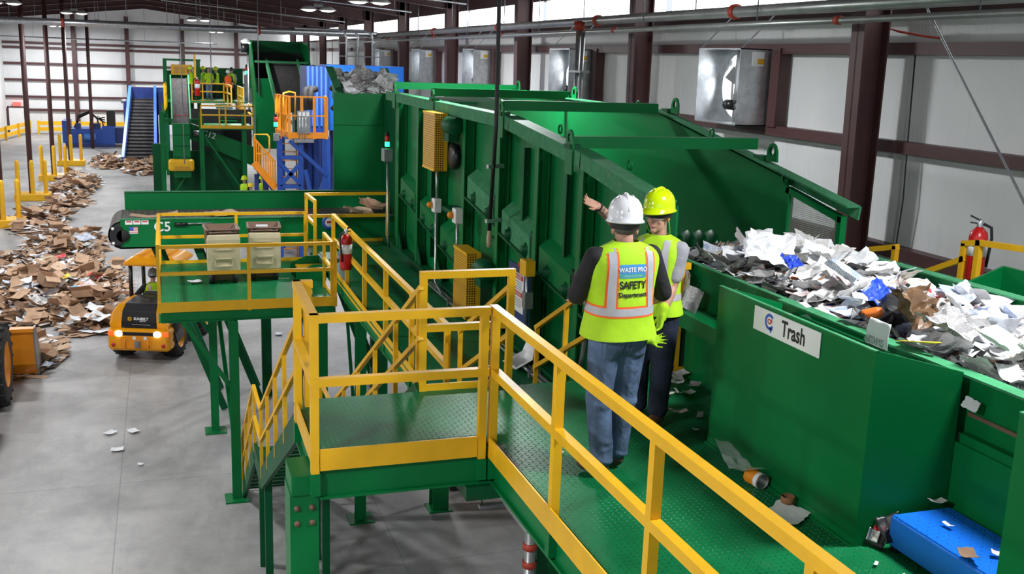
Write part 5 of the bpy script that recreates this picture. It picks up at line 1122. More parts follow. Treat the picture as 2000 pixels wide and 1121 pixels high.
bevel(MB().box((-0.28, 1.25, 0.95), (0.28, 1.75, 1.08)).box((-0.27, 1.22, 1.08), (0.27, 1.34, 1.50)).build('seat', 'black_plastic', t, local=True), 0.05)
B((-0.5, 0.98, 0.5), (0.5, 2.0, 1.1)).build('cab_floor', 'black_plastic', t, local=True)
B((-0.35, 2.0, 0.45), (0.35, 3.2, 0.85)).build('front_frame', 'black_plastic', t, local=True)
MB().lathe((0, 2.0, 1.55), (0, -0.5, 0.86), [(0.17, 0), (0.19, 0.0), (0.19, 0.03), (0.17, 0.03), (0.17, 0)], 20).build('steering_wheel', 'black_plastic', t, local=True)
MB().prism([(-0.8, 3.7, 0.05), (-0.8, 4.5, 0.05), (-0.8, 4.1, 0.8), (-0.8, 3.7, 0.85)], (1.6, 0, 0)).build('bucket', 'black_plastic', t, local=True)

t = thing('wheel_loader', 'large yellow wheel loader with big tyre, cut by the frame edge', 'vehicle', (-4.3, 22.9, 0))
wheel(t, 0.80, 0.0, 0.88, 0.55, 1, 'orange_paint')
wheel(t, -0.95, 0.0, 0.88, 0.55, -1, 'orange_paint'); wheel(t, 0.80, -3.2, 0.88, 0.55, 1, 'orange_paint'); wheel(t, -0.95, -3.2, 0.88, 0.55, -1, 'orange_paint')
bevel(B((-0.65, -4.6, 0.6), (0.45, 0.3, 1.9)).build('chassis', 'orange_paint', t, local=True), 0.08)
for x in (-0.5, 0.35): MB().bar((x, 0.0, 1.7), (x, 1.7, 0.7), 0.16, 0.3).build('lift_arm', 'orange_paint', t, local=True)
bk = MB(); pr = [(1.55, 1.18), (1.62, 0.75), (1.75, 0.35), (2.0, 0.06), (2.9, 0.04), (2.9, 0.10), (2.05, 0.14), (1.85, 0.4), (1.72, 0.78), (1.66, 1.16)]
for k in range(len(pr) - 0): pass
bk.loft([[(x, y, z) for y, z in pr] for x in (-1.5, 1.4)], smooth=False)
bo = bk.build('bucket', 'orange_paint', t, local=True)
for x in (-1.52, 1.40): MB().prism([(x, y, z) for y, z in ((1.55, 1.22), (1.62, 0.75), (1.75, 0.35), (2.0, 0.02), (2.9, 0.02), (2.5, 0.5), (1.9, 1.22))], (0.03, 0, 0)).build('bucket_cheek', 'steel_grey', bo, local=True)
MB().box((-1.5, 1.5, 1.16), (1.42, 1.72, 1.24)).build('bucket_lip', 'orange_paint', bo, local=True)
# ------------------------------------------------------------------ people
def vxl(o, size, smooth=6, fac=0.6):
    m = o.modifiers.new('union', 'REMESH'); m.mode = 'VOXEL'; m.voxel_size = size; m.use_smooth_shade = True
    s = o.modifiers.new('relax', 'SMOOTH'); s.factor = fac; s.iterations = smooth
    return o
def bvh_of(o):
    dg = bpy.context.evaluated_depsgraph_get(); dg.update()
    ev = o.evaluated_get(dg); me = ev.to_mesh()
    b = BVHTree.FromPolygons([v.co.copy() for v in me.vertices], [tuple(p.vertices) for p in me.polygons]); ev.to_mesh_clear(); return b
def helmet(parent, c, col, yaw, s=1.0, pitch=0.0, strap=None):
    """hard hat; local +y is the wearer's front"""
    M = Matrix.Rotation(yaw, 3, 'Z') @ Matrix.Rotation(pitch, 3, 'X'); c = Vector(c)
    b = MB(); n = 28; rings = []
    for zz, k in ((0.0, 1.0), (0.03, 1.0), (0.065, 0.965), (0.10, 0.87), (0.13, 0.70), (0.15, 0.46), (0.158, 0.2), (0.16, 0.01)):
        rings.append([c + M @ Vector(((0.118 * k + 0.0) * math.cos(6.28318 * j / n) * s, 0.148 * k * math.sin(6.28318 * j / n) * s, zz * s)) for j in range(n)])
    brim = []
    for j in range(n):
        a = 6.28318 * j / n; f = max(0.0, math.sin(a)); r = 1.10 + 0.22 * f ** 2.5
        brim.append(c + M @ Vector((0.118 * r * math.cos(a) * s, 0.148 * r * math.sin(a) * s, (-0.012 - 0.012 * f) * s)))
    brim2 = [p + M @ Vector((0, 0, -0.010 * s)) for p in brim]
    inn = [c + M @ Vector((0.110 * math.cos(6.28318 * j / n) * s, 0.138 * math.sin(6.28318 * j / n) * s, 0.0)) for j in range(n)]
    b.loft([inn, brim2, brim] + rings, caps=False)
    ridge = [c + M @ Vector((0, 0.148 * math.cos(a) * s * 0.96, (0.163 * math.sin(a)) * s)) for a in [0.35 + 2.44 * k / 12 for k in range(13)]]
    b.tube(ridge, 0.014 * s, 8)
    for sx in (-0.045, 0.045):
        b.tube([c + M @ Vector((sx * s, 0.148 * math.cos(a) * s * 0.88, (0.152 * math.sin(a)) * s)) for a in [0.5 + 2.14 * k / 10 for k in range(11)]], 0.008 * s, 6)
    o = b.build('hard_hat', col, parent, local=True)
    if strap:
        sb = MB(); sb.loft([[c + M @ Vector(((0.108 + z * 0.15) * math.cos(a) * s, (0.132 + z * 0.15) * math.sin(a) * s, z * s)) for a in [6.28318 * j / 20 for j in range(20)]] for z in (-0.065, 0.005)], caps=False)
        sb.build('head_band', strap, o, local=True)
    return o
def hand(b, w, d, nrm, side, curl=0.25, s=1.0, spread=0.12):
    """palm and five fingers; w wrist, d pointing direction, nrm palm normal, side +1 when the thumb lies along d x nrm"""
    w, d, nrm = Vector(w), Vector(d).normalized(), Vector(nrm).normalized(); nrm = (nrm - d * nrm.dot(d)).normalized()
    sd = d.cross(nrm).normalized() * side
    for k in range(4):
        off = (k - 1.5) * 0.021 * s
        b.cap(w + d * 0.01 - sd * off * 0.7, w + d * 0.085 * s - sd * off, 0.017 * s, 0.0125 * s)
    ln = (0.072, 0.080, 0.075, 0.058)
    for k in range(4):
        off = (1.5 - k) * 0.022 * s; p = w + d * 0.088 * s + sd * off; dd = (d + sd * (1.5 - k) * spread).normalized()
        L = ln[k] * s; c = curl + 0.06 * k
        q1 = p + (dd * math.cos(c) + nrm * math.sin(c)) * L * 0.48; q2 = q1 + (dd * math.cos(2.1 * c) + nrm * math.sin(2.1 * c)) * L * 0.30; q3 = q2 + (dd * math.cos(2.9 * c) + nrm * math.sin(2.9 * c)) * L * 0.24
        b.cap(p, q1, 0.0098 * s, 0.0088 * s, 8); b.cap(q1, q2, 0.0088 * s, 0.008 * s, 8); b.cap(q2, q3, 0.008 * s, 0.0065 * s, 8)
    t0 = w + d * 0.025 * s + sd * 0.026 * s; t1 = t0 + (d * 0.6 + sd * 0.8 + nrm * 0.2).normalized() * 0.045 * s; t2 = t1 + (d * 0.85 + sd * 0.45 + nrm * 0.25).normalized() * 0.034 * s; t3 = t2 + (d + sd * 0.2 + nrm * 0.2).normalized() * 0.026 * s
    b.cap(t0, t1, 0.015 * s, 0.012 * s, 8); b.cap(t1, t2, 0.012 * s, 0.0105 * s, 8); b.cap(t2, t3, 0.0105 * s, 0.008 * s, 8)
    return b
def ring_el(cx_, cy_, z, rx, ry, n=36, e=2.4):
    o = []
    for k in range(n):
        a = 6.28318 * k / n; c, s = math.cos(a), math.sin(a)
        o.append((cx_ + rx * math.copysign(abs(c) ** (2 / e), c), cy_ + ry * math.copysign(abs(s) ** (2 / e), s), z))
    return o

def person(label, loc, yaw, s, pose, hat, vest='lime_fabric', shirt='black_fabric', pants='denim', boots='boot_brown', skin='skin', detail=1, group=None, head_yaw=0.0, head_pitch=0.0, hatm='helmet_lime', legs=True, tape=True, trim=False, belly=0.0, badge=None):
    """local frame: x to the wearer's right, y to the front, z up, feet at 0; pose holds joint positions in that frame"""
    t = thing('person', label, 'person', loc, group, yaw)
    vs = {1: 0.0075, 2: 0.013, 3: 0.03}[detail]
    P = dict(hipL=(-0.10, 0, 0.96), hipR=(0.10, 0, 0.96), kneeL=(-0.11, 0.02, 0.52), kneeR=(0.11, 0.02, 0.52), ankL=(-0.12, -0.02, 0.09), ankR=(0.12, -0.02, 0.09),
             shL=(-0.205, 0.0, 1.50), shR=(0.205, 0.0, 1.50), elL=(-0.27, -0.02, 1.20), elR=(0.27, -0.02, 1.20), wrL=(-0.26, 0.12, 0.97), wrR=(0.26, 0.12, 0.97), neck=(0, 0.0, 1.58), head=(0, 0.02, 1.73), toeL=(0, 1), toeR=(0, 1))
    P.update({k: v for k, v in pose.items() if k in P})
    P = {k: Vector(v) * (s if len(v) == 3 else 1) for k, v in P.items()}
    V = lambda *a: Vector(a) * s
    lf = pose.get('lift', 0.0); T_ = lambda x, y, z: Vector((x, y, z + lf)) * s
    hy = Matrix.Rotation(head_yaw, 3, 'Z') @ Matrix.Rotation(head_pitch, 3, 'X'); hc = P['head']; H = lambda x, y, z: hc + hy @ (Vector((x, y, z)) * s)
    # one continuous body
    b = MB()
    b.ell(H(0, -0.005, 0.035), (0.078 * s, 0.098 * s, 0.095 * s), (head_pitch, 0, head_yaw)).ell(H(0, 0.022, -0.05), (0.060 * s, 0.070 * s, 0.075 * s), (head_pitch, 0, head_yaw))
    b.cap(P['neck'] - V(0, 0, 0.06), H(0, -0.02, -0.05), 0.062 * s, 0.056 * s)
    if detail == 1:
        b.cap(H(0, 0.085, 0.01), H(0, 0.108, -0.028), 0.010 * s, 0.016 * s, 8); b.ell(H(0, 0.082, -0.068), (0.026 * s, 0.016 * s, 0.012 * s)); b.ell(H(0, 0.074, -0.105), (0.026 * s, 0.020 * s, 0.020 * s))
        b.cap(H(-0.045, 0.075, 0.028), H(0.045, 0.075, 0.028), 0.014 * s, 0.014 * s, 8)
        for sx in (-1, 1): b.ell(H(sx * 0.045, 0.062, -0.03), (0.022 * s, 0.018 * s, 0.022 * s)).ell(H(sx * 0.082, -0.012, -0.012), (0.011 * s, 0.020 * s, 0.034 * s), (0, 0, head_yaw + sx * -0.35))
    b.ell(T_(0, 0, 1.36), (0.165 * s, 0.105 * s, 0.20 * s)).ell(T_(0, 0.01 + belly * 0.3, 1.14), (0.15 * s, (0.105 + belly * 0.5) * s, 0.20 * s)).ell(T_(0, -0.01, 0.98), (0.16 * s, 0.11 * s, 0.12 * s))
    for S in 'LR':
        b.cap(T_(0, 0, 1.48), P['sh' + S], 0.075 * s, 0.068 * s); b.cap(P['sh' + S], P['el' + S], 0.060 * s, 0.047 * s); 
        e, w = P['el' + S], P['wr' + S]; mid = e.lerp(w, 0.3)
        b.cap(e, mid, 0.046 * s, 0.049 * s); b.cap(mid, w, 0.049 * s, 0.031 * s)
        d = pose.get('hd' + S); d = Vector(d) if d else (w - e).normalized(); nr = Vector(pose.get('hn' + S, (0, 0, -1) if abs(d.z) < 0.7 else ((1 if S == 'L' else -1), 0, 0)))
        if detail <= 2 and not pose.get('glove' + S): hand(b, w, d, nr, pose.get('th' + S, 1), pose.get('curl' + S, 0.35), s)
        elif detail == 3: b.ell(w + d * 0.07 * s, (0.04 * s, 0.04 * s, 0.06 * s))
        if legs: b.cap(P['hip' + S], P['knee' + S], 0.085 * s, 0.058 * s); b.cap(P['knee' + S], P['ank' + S], 0.055 * s, 0.042 * s); b.ell(P['ank' + S] + V(0, 0.05, -0.04), (0.04 * s, 0.10 * s, 0.04 * s))
    body = vxl(b.build('body', skin, t, local=True), vs, 5 if detail == 1 else 3)
    # trousers, boots
    if legs:
        b = MB(); b.ell(T_(0, -0.005, 0.99), (0.185 * s, (0.135 + belly * 0.4) * s, 0.12 * s)).ell(T_(0, -0.045, 0.92), (0.165 * s, 0.105 * s, 0.11 * s))
        for S in 'LR':
            h, k, a = P['hip' + S], P['knee' + S], P['ank' + S]
            b.cap(h, k, 0.122 * s, 0.094 * s); b.cap(k, a + V(0, 0.0, 0.04), 0.092 * s, 0.082 * s); b.cap(a + V(0, 0, 0.10), a + V(0, 0.005, 0.055), 0.080 * s, 0.082 * s)
            for q in range(3): b.ell(a + V(0, 0.0, 0.03 + 0.07 * q), ((0.087 - 0.003 * q) * s, (0.090 - 0.003 * q) * s, 0.026 * s), (0.15 * (-1) ** q, 0.2 * (-1) ** q, 0))
            b.ell(k + V(0, -0.02, -0.02), (0.092 * s, 0.088 * s, 0.05 * s), (0.2, 0.1, 0))
        jm = vxl(b.build('trousers', pants, t, local=True), max(vs, 0.011), 7, 0.5)
        if detail == 1:
            bv = bvh_of(jm)
            if pose.get('pockets'):
                for cx0 in (-0.095, 0.095):
                    vsx = []; g = 8
                    for iz in range(g + 1):
                        for ix in range(g + 1):
                            x = cx0 + (ix / g - 0.5) * 0.14; z = 0.94 + (iz / g - 0.5) * 0.15 - (0.0 if iz else 0.02 * (1 - abs(ix / g - 0.5) * 2))
                            h = bv.ray_cast(Vector((x, -1, z)) * s, Vector((0, 1, 0)))
                            vsx.append((h[0] if h[0] else Vector((x, -0.14, z)) * s) + Vector((0, -0.004, 0)))
                    pk = MB().add(vsx, [(r * (g + 1) + c, r * (g + 1) + c + 1, (r + 1) * (g + 1) + c + 1, (r + 1) * (g + 1) + c) for r in range(g) for c in range(g)], True).build('back_pocket', pants, jm, local=True)
                    sw = pk.modifiers.new('cloth', 'SOLIDIFY'); sw.thickness = 0.006
        for S in 'LR':
            a = P['ank' + S]; tx, ty = P['toe' + S].normalized(); fw = Vector((tx, ty, 0))
            b = MB(); b.ell(a + fw * 0.06 * s + V(0, 0, -0.035), (0.052 * s, 0.125 * s, 0.048 * s), (0, 0, math.atan2(-tx, ty))).cap(a + V(0, 0, 0.06), a + V(0, 0, -0.03), 0.055 * s, 0.058 * s).ell(a + fw * 0.12 * s + V(0, 0, -0.05), (0.054 * s, 0.07 * s, 0.036 * s), (0, 0, math.atan2(-tx, ty)))
            vxl(b.build('boot', boots, t, local=True), max(vs, 0.009), 3)
            
    # shirt with sleeves
    b = MB(); b.ell(T_(0, 0, 1.36), (0.185 * s, 0.125 * s, 0.22 * s)).ell(T_(0, 0.01 + belly * 0.4, 1.13), (0.168 * s, (0.125 + belly) * s, 0.21 * s)).cap(T_(0, 0, 1.50), P['neck'] - V(0, 0, 0.045), 0.085 * s, 0.071 * s)
    sl = pose.get('sleeve', 0.85)
    for S in 'LR':
        b.cap(T_(0, 0, 1.46), P['sh' + S], 0.085 * s, 0.072 * s); e = P['sh' + S].lerp(P['el' + S], sl); b.cap(P['sh' + S], e, 0.074 * s, 0.069 * s)
        if sl > 0.9: pass
        b.ell(P['sh' + S].lerp(P['el' + S], 0.6), (0.074 * s, 0.074 * s, 0.05 * s), (0.3, 0.2, 0))
    vxl(b.build('shirt', shirt, t, local=True), max(vs, 0.010), 5)
    # vest: a sleeveless shell from hem to shoulders
    hem = pose.get('hem', 0.93); k = 0.018
    secs = [(hem, 0.238, 0.172 + belly, belly * 0.3), (hem + 0.06, 0.228, 0.168 + belly, belly * 0.5), (1.06, 0.208, 0.160 + belly * 1.1, belly * 0.6), (1.16, 0.198, 0.155 + belly * 1.1, belly * 0.5), (1.27, 0.205, 0.15 + belly * 0.5, belly * 0.3), (1.37, 0.218, 0.147, 0), (1.44, 0.226, 0.142, -0.004), (1.50, 0.226, 0.128, -0.006), (1.55, 0.185, 0.105, -0.008), (1.575, 0.115, 0.085, -0.006), (1.59, 0.085, 0.078, 0.0)]
    gi = pose.get('girth', 1.0)
    b = MB(); b.loft([[Vector(p) * s for p in ring_el(P['neck'].x / s * max(0, (z - 1.3) / 0.28), cy0, z + lf, rx * (1 + (gi - 1) * min(1, max(0, (1.6 - z) / 0.12))), ry, 40)] for z, rx, ry, cy0 in secs], caps=False)
    vo = b.build('vest', vest, t, local=True)
    sd_ = vo.modifiers.new('smooth', 'SUBSURF'); sd_.levels = 1; sd_.render_levels = 1
    if detail <= 2 and tape:
        bv = bvh_of(vo)
        def cast(x, z, back, off):
            h = bv.ray_cast(Vector((x * s, (-1 if back else 1) * 2, (z + lf) * s)), Vector((0, 1 if back else -1, 0)))
            return (h[0] + Vector((0, -off if back else off, 0))) if h[0] else None
        def strip(x0, x1, z0, z1, back, m, nm, off, par=vo, g=12, slant=0.0):
            vsx = []; ok = True
            for iz in range(g + 1):
                for ix in range(3):
                    z = z0 + (z1 - z0) * iz / g; q = cast(x0 + (x1 - x0) * ix / 2 + slant * (iz / g), z, back, off)
                    if q is None: q = vsx[-3] if len(vsx) >= 3 else Vector((x0 * s, 0, z * s))
                    vsx.append(q)
            return MB().add(vsx, [(r * 3 + c, r * 3 + c + 1, r * 3 + c + 4, r * 3 + c + 3) for r in range(g) for c in range(2)], True).build(nm, m, par, local=True)
        def band(z0, z1, m, nm, off):
            vsx = []; n = 48
            for z in (z0 + lf, z1 + lf):
                for k_ in range(n):
                    a = 6.28318 * k_ / n; d = Vector((math.cos(a), math.sin(a), 0)); h = bv.ray_cast(Vector((0, 0, z * s)) + d * 2, -d)
                    vsx.append((h[0] if h[0] else d * 0.2 + Vector((0, 0, z * s))) + d * off)
            return MB().add(vsx, [(k_, (k_ + 1) % n, n + (k_ + 1) % n, n + k_) for k_ in range(n)], True).build(nm, m, vo, local=True)
        w = 0.026; e = 0.013
        zb = pose.get('band', 1.075)
        if trim: band(zb - w - e, zb + w + e, 'orange_fabric', 'orange_trim', 0.002)
        band(zb - w, zb + w, 'silver_tape', 'reflective_band', 0.0035)
        for sx in (-1, 1):
            xs = sx * 0.128 * (1.0 + (gi - 1) * 1.2)
            for back in (True, False):
                if trim: strip(xs - w - e, xs + w + e, zb + w, 1.555, back, 'orange_fabric', 'orange_trim', 0.0025, slant=-sx * 0.012)
                strip(xs - w, xs + w, zb + w, 1.557, back, 'silver_tape', 'reflective_strip', 0.004, slant=-sx * 0.012)
        def print_on(txt, size, x, z, m, bold, par, off=0.0045, squeeze=1.0):
            vsx, fs = text_mesh(txt, size * s, bold * s, squeeze=squeeze); out = []
            for px_, py_, _ in vsx:
                q = cast(x + px_ / s, z + py_ / s, True, off); out.append(q if q else Vector((x * s + px_, -0.15 * s, z * s + py_)))
            MB().add(out, fs).build('lettering', m, par, local=True)
        if badge == 'full':
            def patch(x0, x1, z0, z1, m, nm, off, g=10):
                vsx = []
                for iz in range(4):
                    for ix in range(g + 1):
                        inset = 0.008 if iz in (0, 3) else 0.0
                        x = x0 + inset + (x1 - x0 - 2 * inset) * ix / g; z = z0 + (z1 - z0) * (0, 0.15, 0.85, 1)[iz]
                        q = cast(x, z, True, off); vsx.append(q if q else Vector((x * s, -0.15 * s, z * s)))
                return MB().add(vsx, [(r * (g + 1) + c, r * (g + 1) + c + 1, (r + 1) * (g + 1) + c + 1, (r + 1) * (g + 1) + c) for r in range(3) for c in range(g)], True).build(nm, m, vo, local=True)
            tz = pose.get('tz', 0.0)
            pa = patch(-0.10, 0.10, 1.333 + tz, 1.424 + tz, 'scrap_sky', 'badge', 0.003)
            patch(-0.096, 0.096, 1.358 + tz, 1.42 + tz, 'sign_blue2', 'badge_face', 0.0036)
            patch(-0.096, 0.096, 1.337 + tz, 1.360 + tz, 'sign_teal', 'badge_strip', 0.0038)
            print_on('WASTE PRO', 0.043, 0, 1.388 + tz, 'sign_white', 0.0012, vo, 0.006, 0.88)
            print_on('Caring For Our Communities', 0.011, 0, 1.349 + tz, 'sign_white', 0.0, vo, 0.006)
            print_on('SAFETY', 0.070, 0, 1.285 + tz, 'sign_black', 0.002, vo, 0.006, 0.86)
            print_on('Department', 0.043, 0, 1.222 + tz, 'sign_black', 0.0014, vo, 0.006)
        elif badge == 'small':
            print_on('WASTE PRO', 0.045, 0, 1.40, 'sign_white', 0.002, vo, 0.008, 0.85)
            
    if hat:
        helmet(t, H(0, 0.0, 0.066), hatm, head_yaw, s * 1.0, head_pitch, 'hair_dark' if detail <= 2 else None)
    return t, P, H
mat('sign_blue2', (0.06, 0.28, 0.62), 0.5, var=0.05); mat('sign_teal', (0.05, 0.36, 0.33), 0.5, var=0.05)

def to_local(p, loc, yaw, s):
    q = Matrix.Rotation(-yaw, 3, 'Z') @ (Vector(p) - Vector(loc)); return tuple(q / s)
# the white helmet worker, seen from behind
L1, YW1, S1 = (2.968, 6.34, Z1), 0.08, 1.02
pw = lambda p: to_local(p, L1, YW1, S1)
m1, P1_, H1 = person('person in white hard hat and Safety vest seen from behind, with blue jeans', L1, YW1, S1,
    dict(lift=0.06, tz=0.03, shL=(-0.215, 0.0, 1.545), shR=(0.215, 0.0, 1.545), elL=pw((2.675, 6.44, 5.83)), wrL=pw((2.77, 6.68, 5.74)), elR=pw((3.305, 6.37, 5.84)), wrR=pw((3.22, 6.62, 5.70)), girth=1.13, hdL=(0.6, 0.75, -0.05), hdR=(-0.6, 0.75, -0.1),
         hipL=(-0.10, 0, 1.02), hipR=(0.10, 0, 1.02), kneeL=(-0.125, 0.01, 0.55), kneeR=(0.085, 0.03, 0.55), ankL=(-0.10, -0.03, 0.10), ankR=(0.075, 0.07, 0.10), toeL=(-0.55, 0.85), toeR=(-0.1, 1), head=(0.025, 0.045, 1.725), neck=(0.015, 0, 1.63), pockets=True, sleeve=0.95, hem=0.94, band=1.135),
    True, boots='boot_brown', trim=True, belly=0.035, head_yaw=-0.35, head_pitch=-0.05, hatm='helmet_white', badge='full')
# short grey hair under the hat
b = MB(); hb = Matrix.Rotation(-0.35, 3, 'Z')
b.ell(H1(0, -0.020, 0.012), (0.080 * S1, 0.086 * S1, 0.062 * S1), (0, 0, -0.35)); b.build('hair', 'hair_grey', m1, local=True)
# the yellow-green helmet worker, arm stretched out
L2, YW2, S2 = (3.69, 7.24, Z1), math.radians(128), 0.985
pw = lambda p: to_local(p, L2, YW2, S2)
Mi = Matrix.Rotation(-YW2, 3, 'Z')
m2, P2_, H2 = person('person in lime hard hat and vest holding one arm out, palm up, dark jeans', L2, YW2, S2,
    dict(shR=(0.205, 0.03, 1.47), shL=(-0.19, 0.0, 1.48), elR=pw((3.41, 7.38, 6.15)), wrR=pw((3.14, 7.22, 6.345)), hdR=Mi @ Vector((-0.86, -0.12, 0.36)), hnR=Mi @ Vector((0.35, -0.72, 0.60)), thR=-1, curlR=0.16,
         elL=pw((3.755, 7.09, 5.72)), wrL=pw((3.635, 6.99, 5.53)), gloveL=True, kneeR=(0.10, 0.03, 0.53), head=(0, 0.03, 1.73), ankR=(0.11, -0.02, 0.10), ankL=(-0.10, 0.03, 0.10), sleeve=0.72, hem=0.95, band=1.10),
    True, shirt='grey_fabric', pants='denim_dark', boots='boot_tan', head_yaw=-0.10, hatm='helmet_lime', skin='skin_tattooed')
fa = (P2_['elR'] * 0.4 + P2_['wrR'] * 0.6)
for n in MATS['skin_tattooed'].node_tree.nodes:
    if n.type == 'VECT_MATH' and n.operation == 'DISTANCE': n.inputs[1].default_value = fa
d_ = (P2_['wrR'] - P2_['elR']).normalized(); w_ = P2_['wrR'] - d_ * 0.012
MB().lathe(w_, d_, [(0.036, -0.008), (0.040, -0.006), (0.040, 0.006), (0.036, 0.008)], 18).build('wrist_band', 'black_rubber', m2, local=True)
for sx in (-1, 1):
    e = MB().ell(H2(sx * 0.031, 0.086, 0.008), (0.012, 0.008, 0.006)).build('eye', 'sign_white', m2, local=True)
    MB().ell(H2(sx * 0.031, 0.094, 0.008), (0.005, 0.003, 0.005)).build('iris', 'hair_dark', e, local=True)
    MB().bar(H2(sx * 0.015, 0.096, 0.030), H2(sx * 0.05, 0.088, 0.030), 0.006, 0.008).build('eyebrow', 'hair_dark', m2, local=True)
    MB().ell(H2(sx * 0.088, -0.005, -0.012), (0.010, 0.010, 0.010)).build('ear_plug', 'yellow_paint', m2, local=True)
MB().ell(H2(0, 0.095, -0.068), (0.022, 0.006, 0.006), (0, 0, -0.1)).build('lips', 'scrap_pink', m2, local=True)
gl = MB()
for sx in (-1, 1):
    gl.loft([[H2(sx * x, y, z) for x, y in ((0.012, 0.108), (0.035, 0.104), (0.062, 0.090), (0.080, 0.06))] for z in (-0.012, 0.026)], caps=False)
gl.build('safety_glasses', 'clear_lens', m2, local=True)
cd = MB().tube([H2(0.09, -0.01, -0.03), H2(0.10, 0.0, -0.10), H2(0.085, -0.03, -0.15), H2(0.05, -0.10, -0.15), H2(-0.05, -0.10, -0.14), H2(-0.095, -0.03, -0.12), H2(-0.09, -0.01, -0.03)], 0.003, 6).build('ear_plug_cord', 'scrap_lime', m2, local=True)
gb = MB(); hd = (Mi @ Vector((-0.25, -0.1, -0.95))).normalized(); wl = P2_['wrL']
hand(gb, wl, hd, Mi @ Vector((-0.9, 0.2, 0.1)), 1, 0.5, 1.25); gb.cap(wl - hd * 0.045, wl + hd * 0.03, 0.044, 0.040)
vxl(gb.build('work_glove', 'lime_fabric', m2, local=True), 0.007, 3)
# the spare glove sticking out of the white helmet worker's hip pocket
t = thing('work_glove', 'lime work glove hanging out of the jeans pocket of the white helmet worker', 'glove', (3.235, 6.42, 5.52))
gb = MB(); hand(gb, (3.225, 6.37, 5.50), (0.82, -0.15, 0.16), (0.1, -0.9, 0.3), 1, 0.12, 0.74, 0.22); gb.cap((3.19, 6.38, 5.50), (3.235, 6.37, 5.505), 0.024, 0.027)
vxl(gb.build('glove_body', 'lime_fabric', t), 0.006, 2)

# visitors far away on the platform, helpers on the floor, the loader driver
def far(label, x, y, z, yaw, s=1.0, **k):
    pose = k.pop('pose', {})
    return person(label, (x, y, z), yaw, s, pose, k.pop('hat', True), detail=3, **k)
FG = 'visitors on the far platform'
far('visitor in lime helmet and vest with crossed arms beside the yellow guard box', 1.74, 65.0, 4.55, 0.9, group=FG, pose=dict(wrL=(0.1, 0.2, 1.25), wrR=(-0.1, 0.2, 1.25)), shirt='grey_fabric', pants='denim_dark')
far('visitor in lime helmet partly hidden behind the bareheaded visitor', 2.55, 67.2, 4.55, 2.0, group=FG, shirt='black_fabric', pants='denim_dark')
far('bareheaded visitor in lime vest and blue jeans seen from behind', 2.80, 65.9, 4.55, 0.5, group=FG, hat=False, pants='denim_light', shirt='lime_fabric', skin='skin')
far('visitor in lime helmet and vest with dark sleeves standing alone in the middle', 3.28, 66.8, 4.55, 1.2, group=FG, pants='denim_dark')
far('visitor in white helmet and orange vest walking down from the platform', 3.86, 65.0, 4.42, 3.2, group=FG, hatm='helmet_white', vest='orange_fabric', pants='denim_dark', pose=dict(kneeL=(-0.1, 0.12, 0.55)))
far('visitor in lime vest and dark cap just behind the white helmet visitor', 4.15, 65.9, 4.55, 2.6, group=FG, hatm='black_plastic', pants='denim_dark', shirt='grey_fabric')
FH = 'helpers on the floor behind the cross belt'
far('floor helper in lime helmet looking down behind the cross belt', 3.48, 48.2, 0, 2.4, group=FH, pants='denim_dark')
far('stooping floor helper in yellow helmet beside the other behind the cross belt', 3.72, 47.6, -0.0, 1.4, 0.86, group=FH, hatm='helmet_yellow', pants='denim_dark')
far('floor helper half hidden behind the orange stair cage', 4.28, 48.4, 0, 0.4, group=FH, pants='denim_dark')
dr, _, _ = person('loader driver in grey helmet and lime vest with one arm reaching out', (-0.36, 26.85, 0.10), 0.35, 1.0,
    dict(elL=(-0.42, 0.02, 1.28), wrL=(-0.66, 0.16, 1.38), wrR=(0.2, 0.3, 1.2), kneeL=(-0.15, 0.45, 0.95), kneeR=(0.15, 0.45, 0.95), ankL=(-0.15, 0.5, 0.55), ankR=(0.15, 0.5, 0.55), hipL=(-0.1, 0, 0.97), hipR=(0.1, 0, 0.97), head=(0.03, 0.04, 1.72)), True, detail=2, trim=True, hatm='helmet_grey', head_yaw=-0.6, badge='small', pants='denim_dark')
# ------------------------------------------------------------------ waste paper and cardboard
from mathutils import noise as mnoise
def sheet_verts(w, h, n, fn, th, seed):
    """a thin sheet w x h bent by fn(u, v) -> z, crumpled; returns verts and faces of a closed shell"""
    rr = random.Random(seed); off = Vector((rr.uniform(0, 99), rr.uniform(0, 99), rr.uniform(0, 99)))
    nx = n; ny = max(2, int(n * h / w)); top = []; tears = rr.random() < 0.6
    for j in range(ny + 1):
        for i in range(nx + 1):
            u, v = i / nx - 0.5, j / ny - 0.5
            x, y = u * w, v * h
            if i in (0, nx) and tears: x += rr.uniform(-0.05, 0.03) * w
            if j in (0, ny) and tears: y += rr.uniform(-0.05, 0.03) * h
            dx, dy, dz = fn(u, v, off)
            k_ = min(1.0, w / 0.55) if th > 0.005 else min(0.55, w * 0.95); dx *= k_ * 1.3; dy *= k_ * 1.3; dz *= k_
            top.append((x + dx, y + dy, dz))
    N = len(top); bot = [(x, y, z - th) for x, y, z in top]; c = nx + 1; fs = []
    for j in range(ny):
        for i in range(nx):
            a = j * c + i; fs.append((a, a + 1, a + c + 1, a + c)); fs.append((N + a + c, N + a + c + 1, N + a + 1, N + a))
    for i in range(nx):
        fs.append((N + i, N + i + 1, i + 1, i)); a = ny * c + i; fs.append((a, a + 1, N + a + 1, N + a))
    for j in range(ny):
        a = j * c; fs.append((a, a + c, N + a + c, N + a)); b = a + nx; fs.append((N + b, N + b + c, b + c, b))
    return top + bot, fs
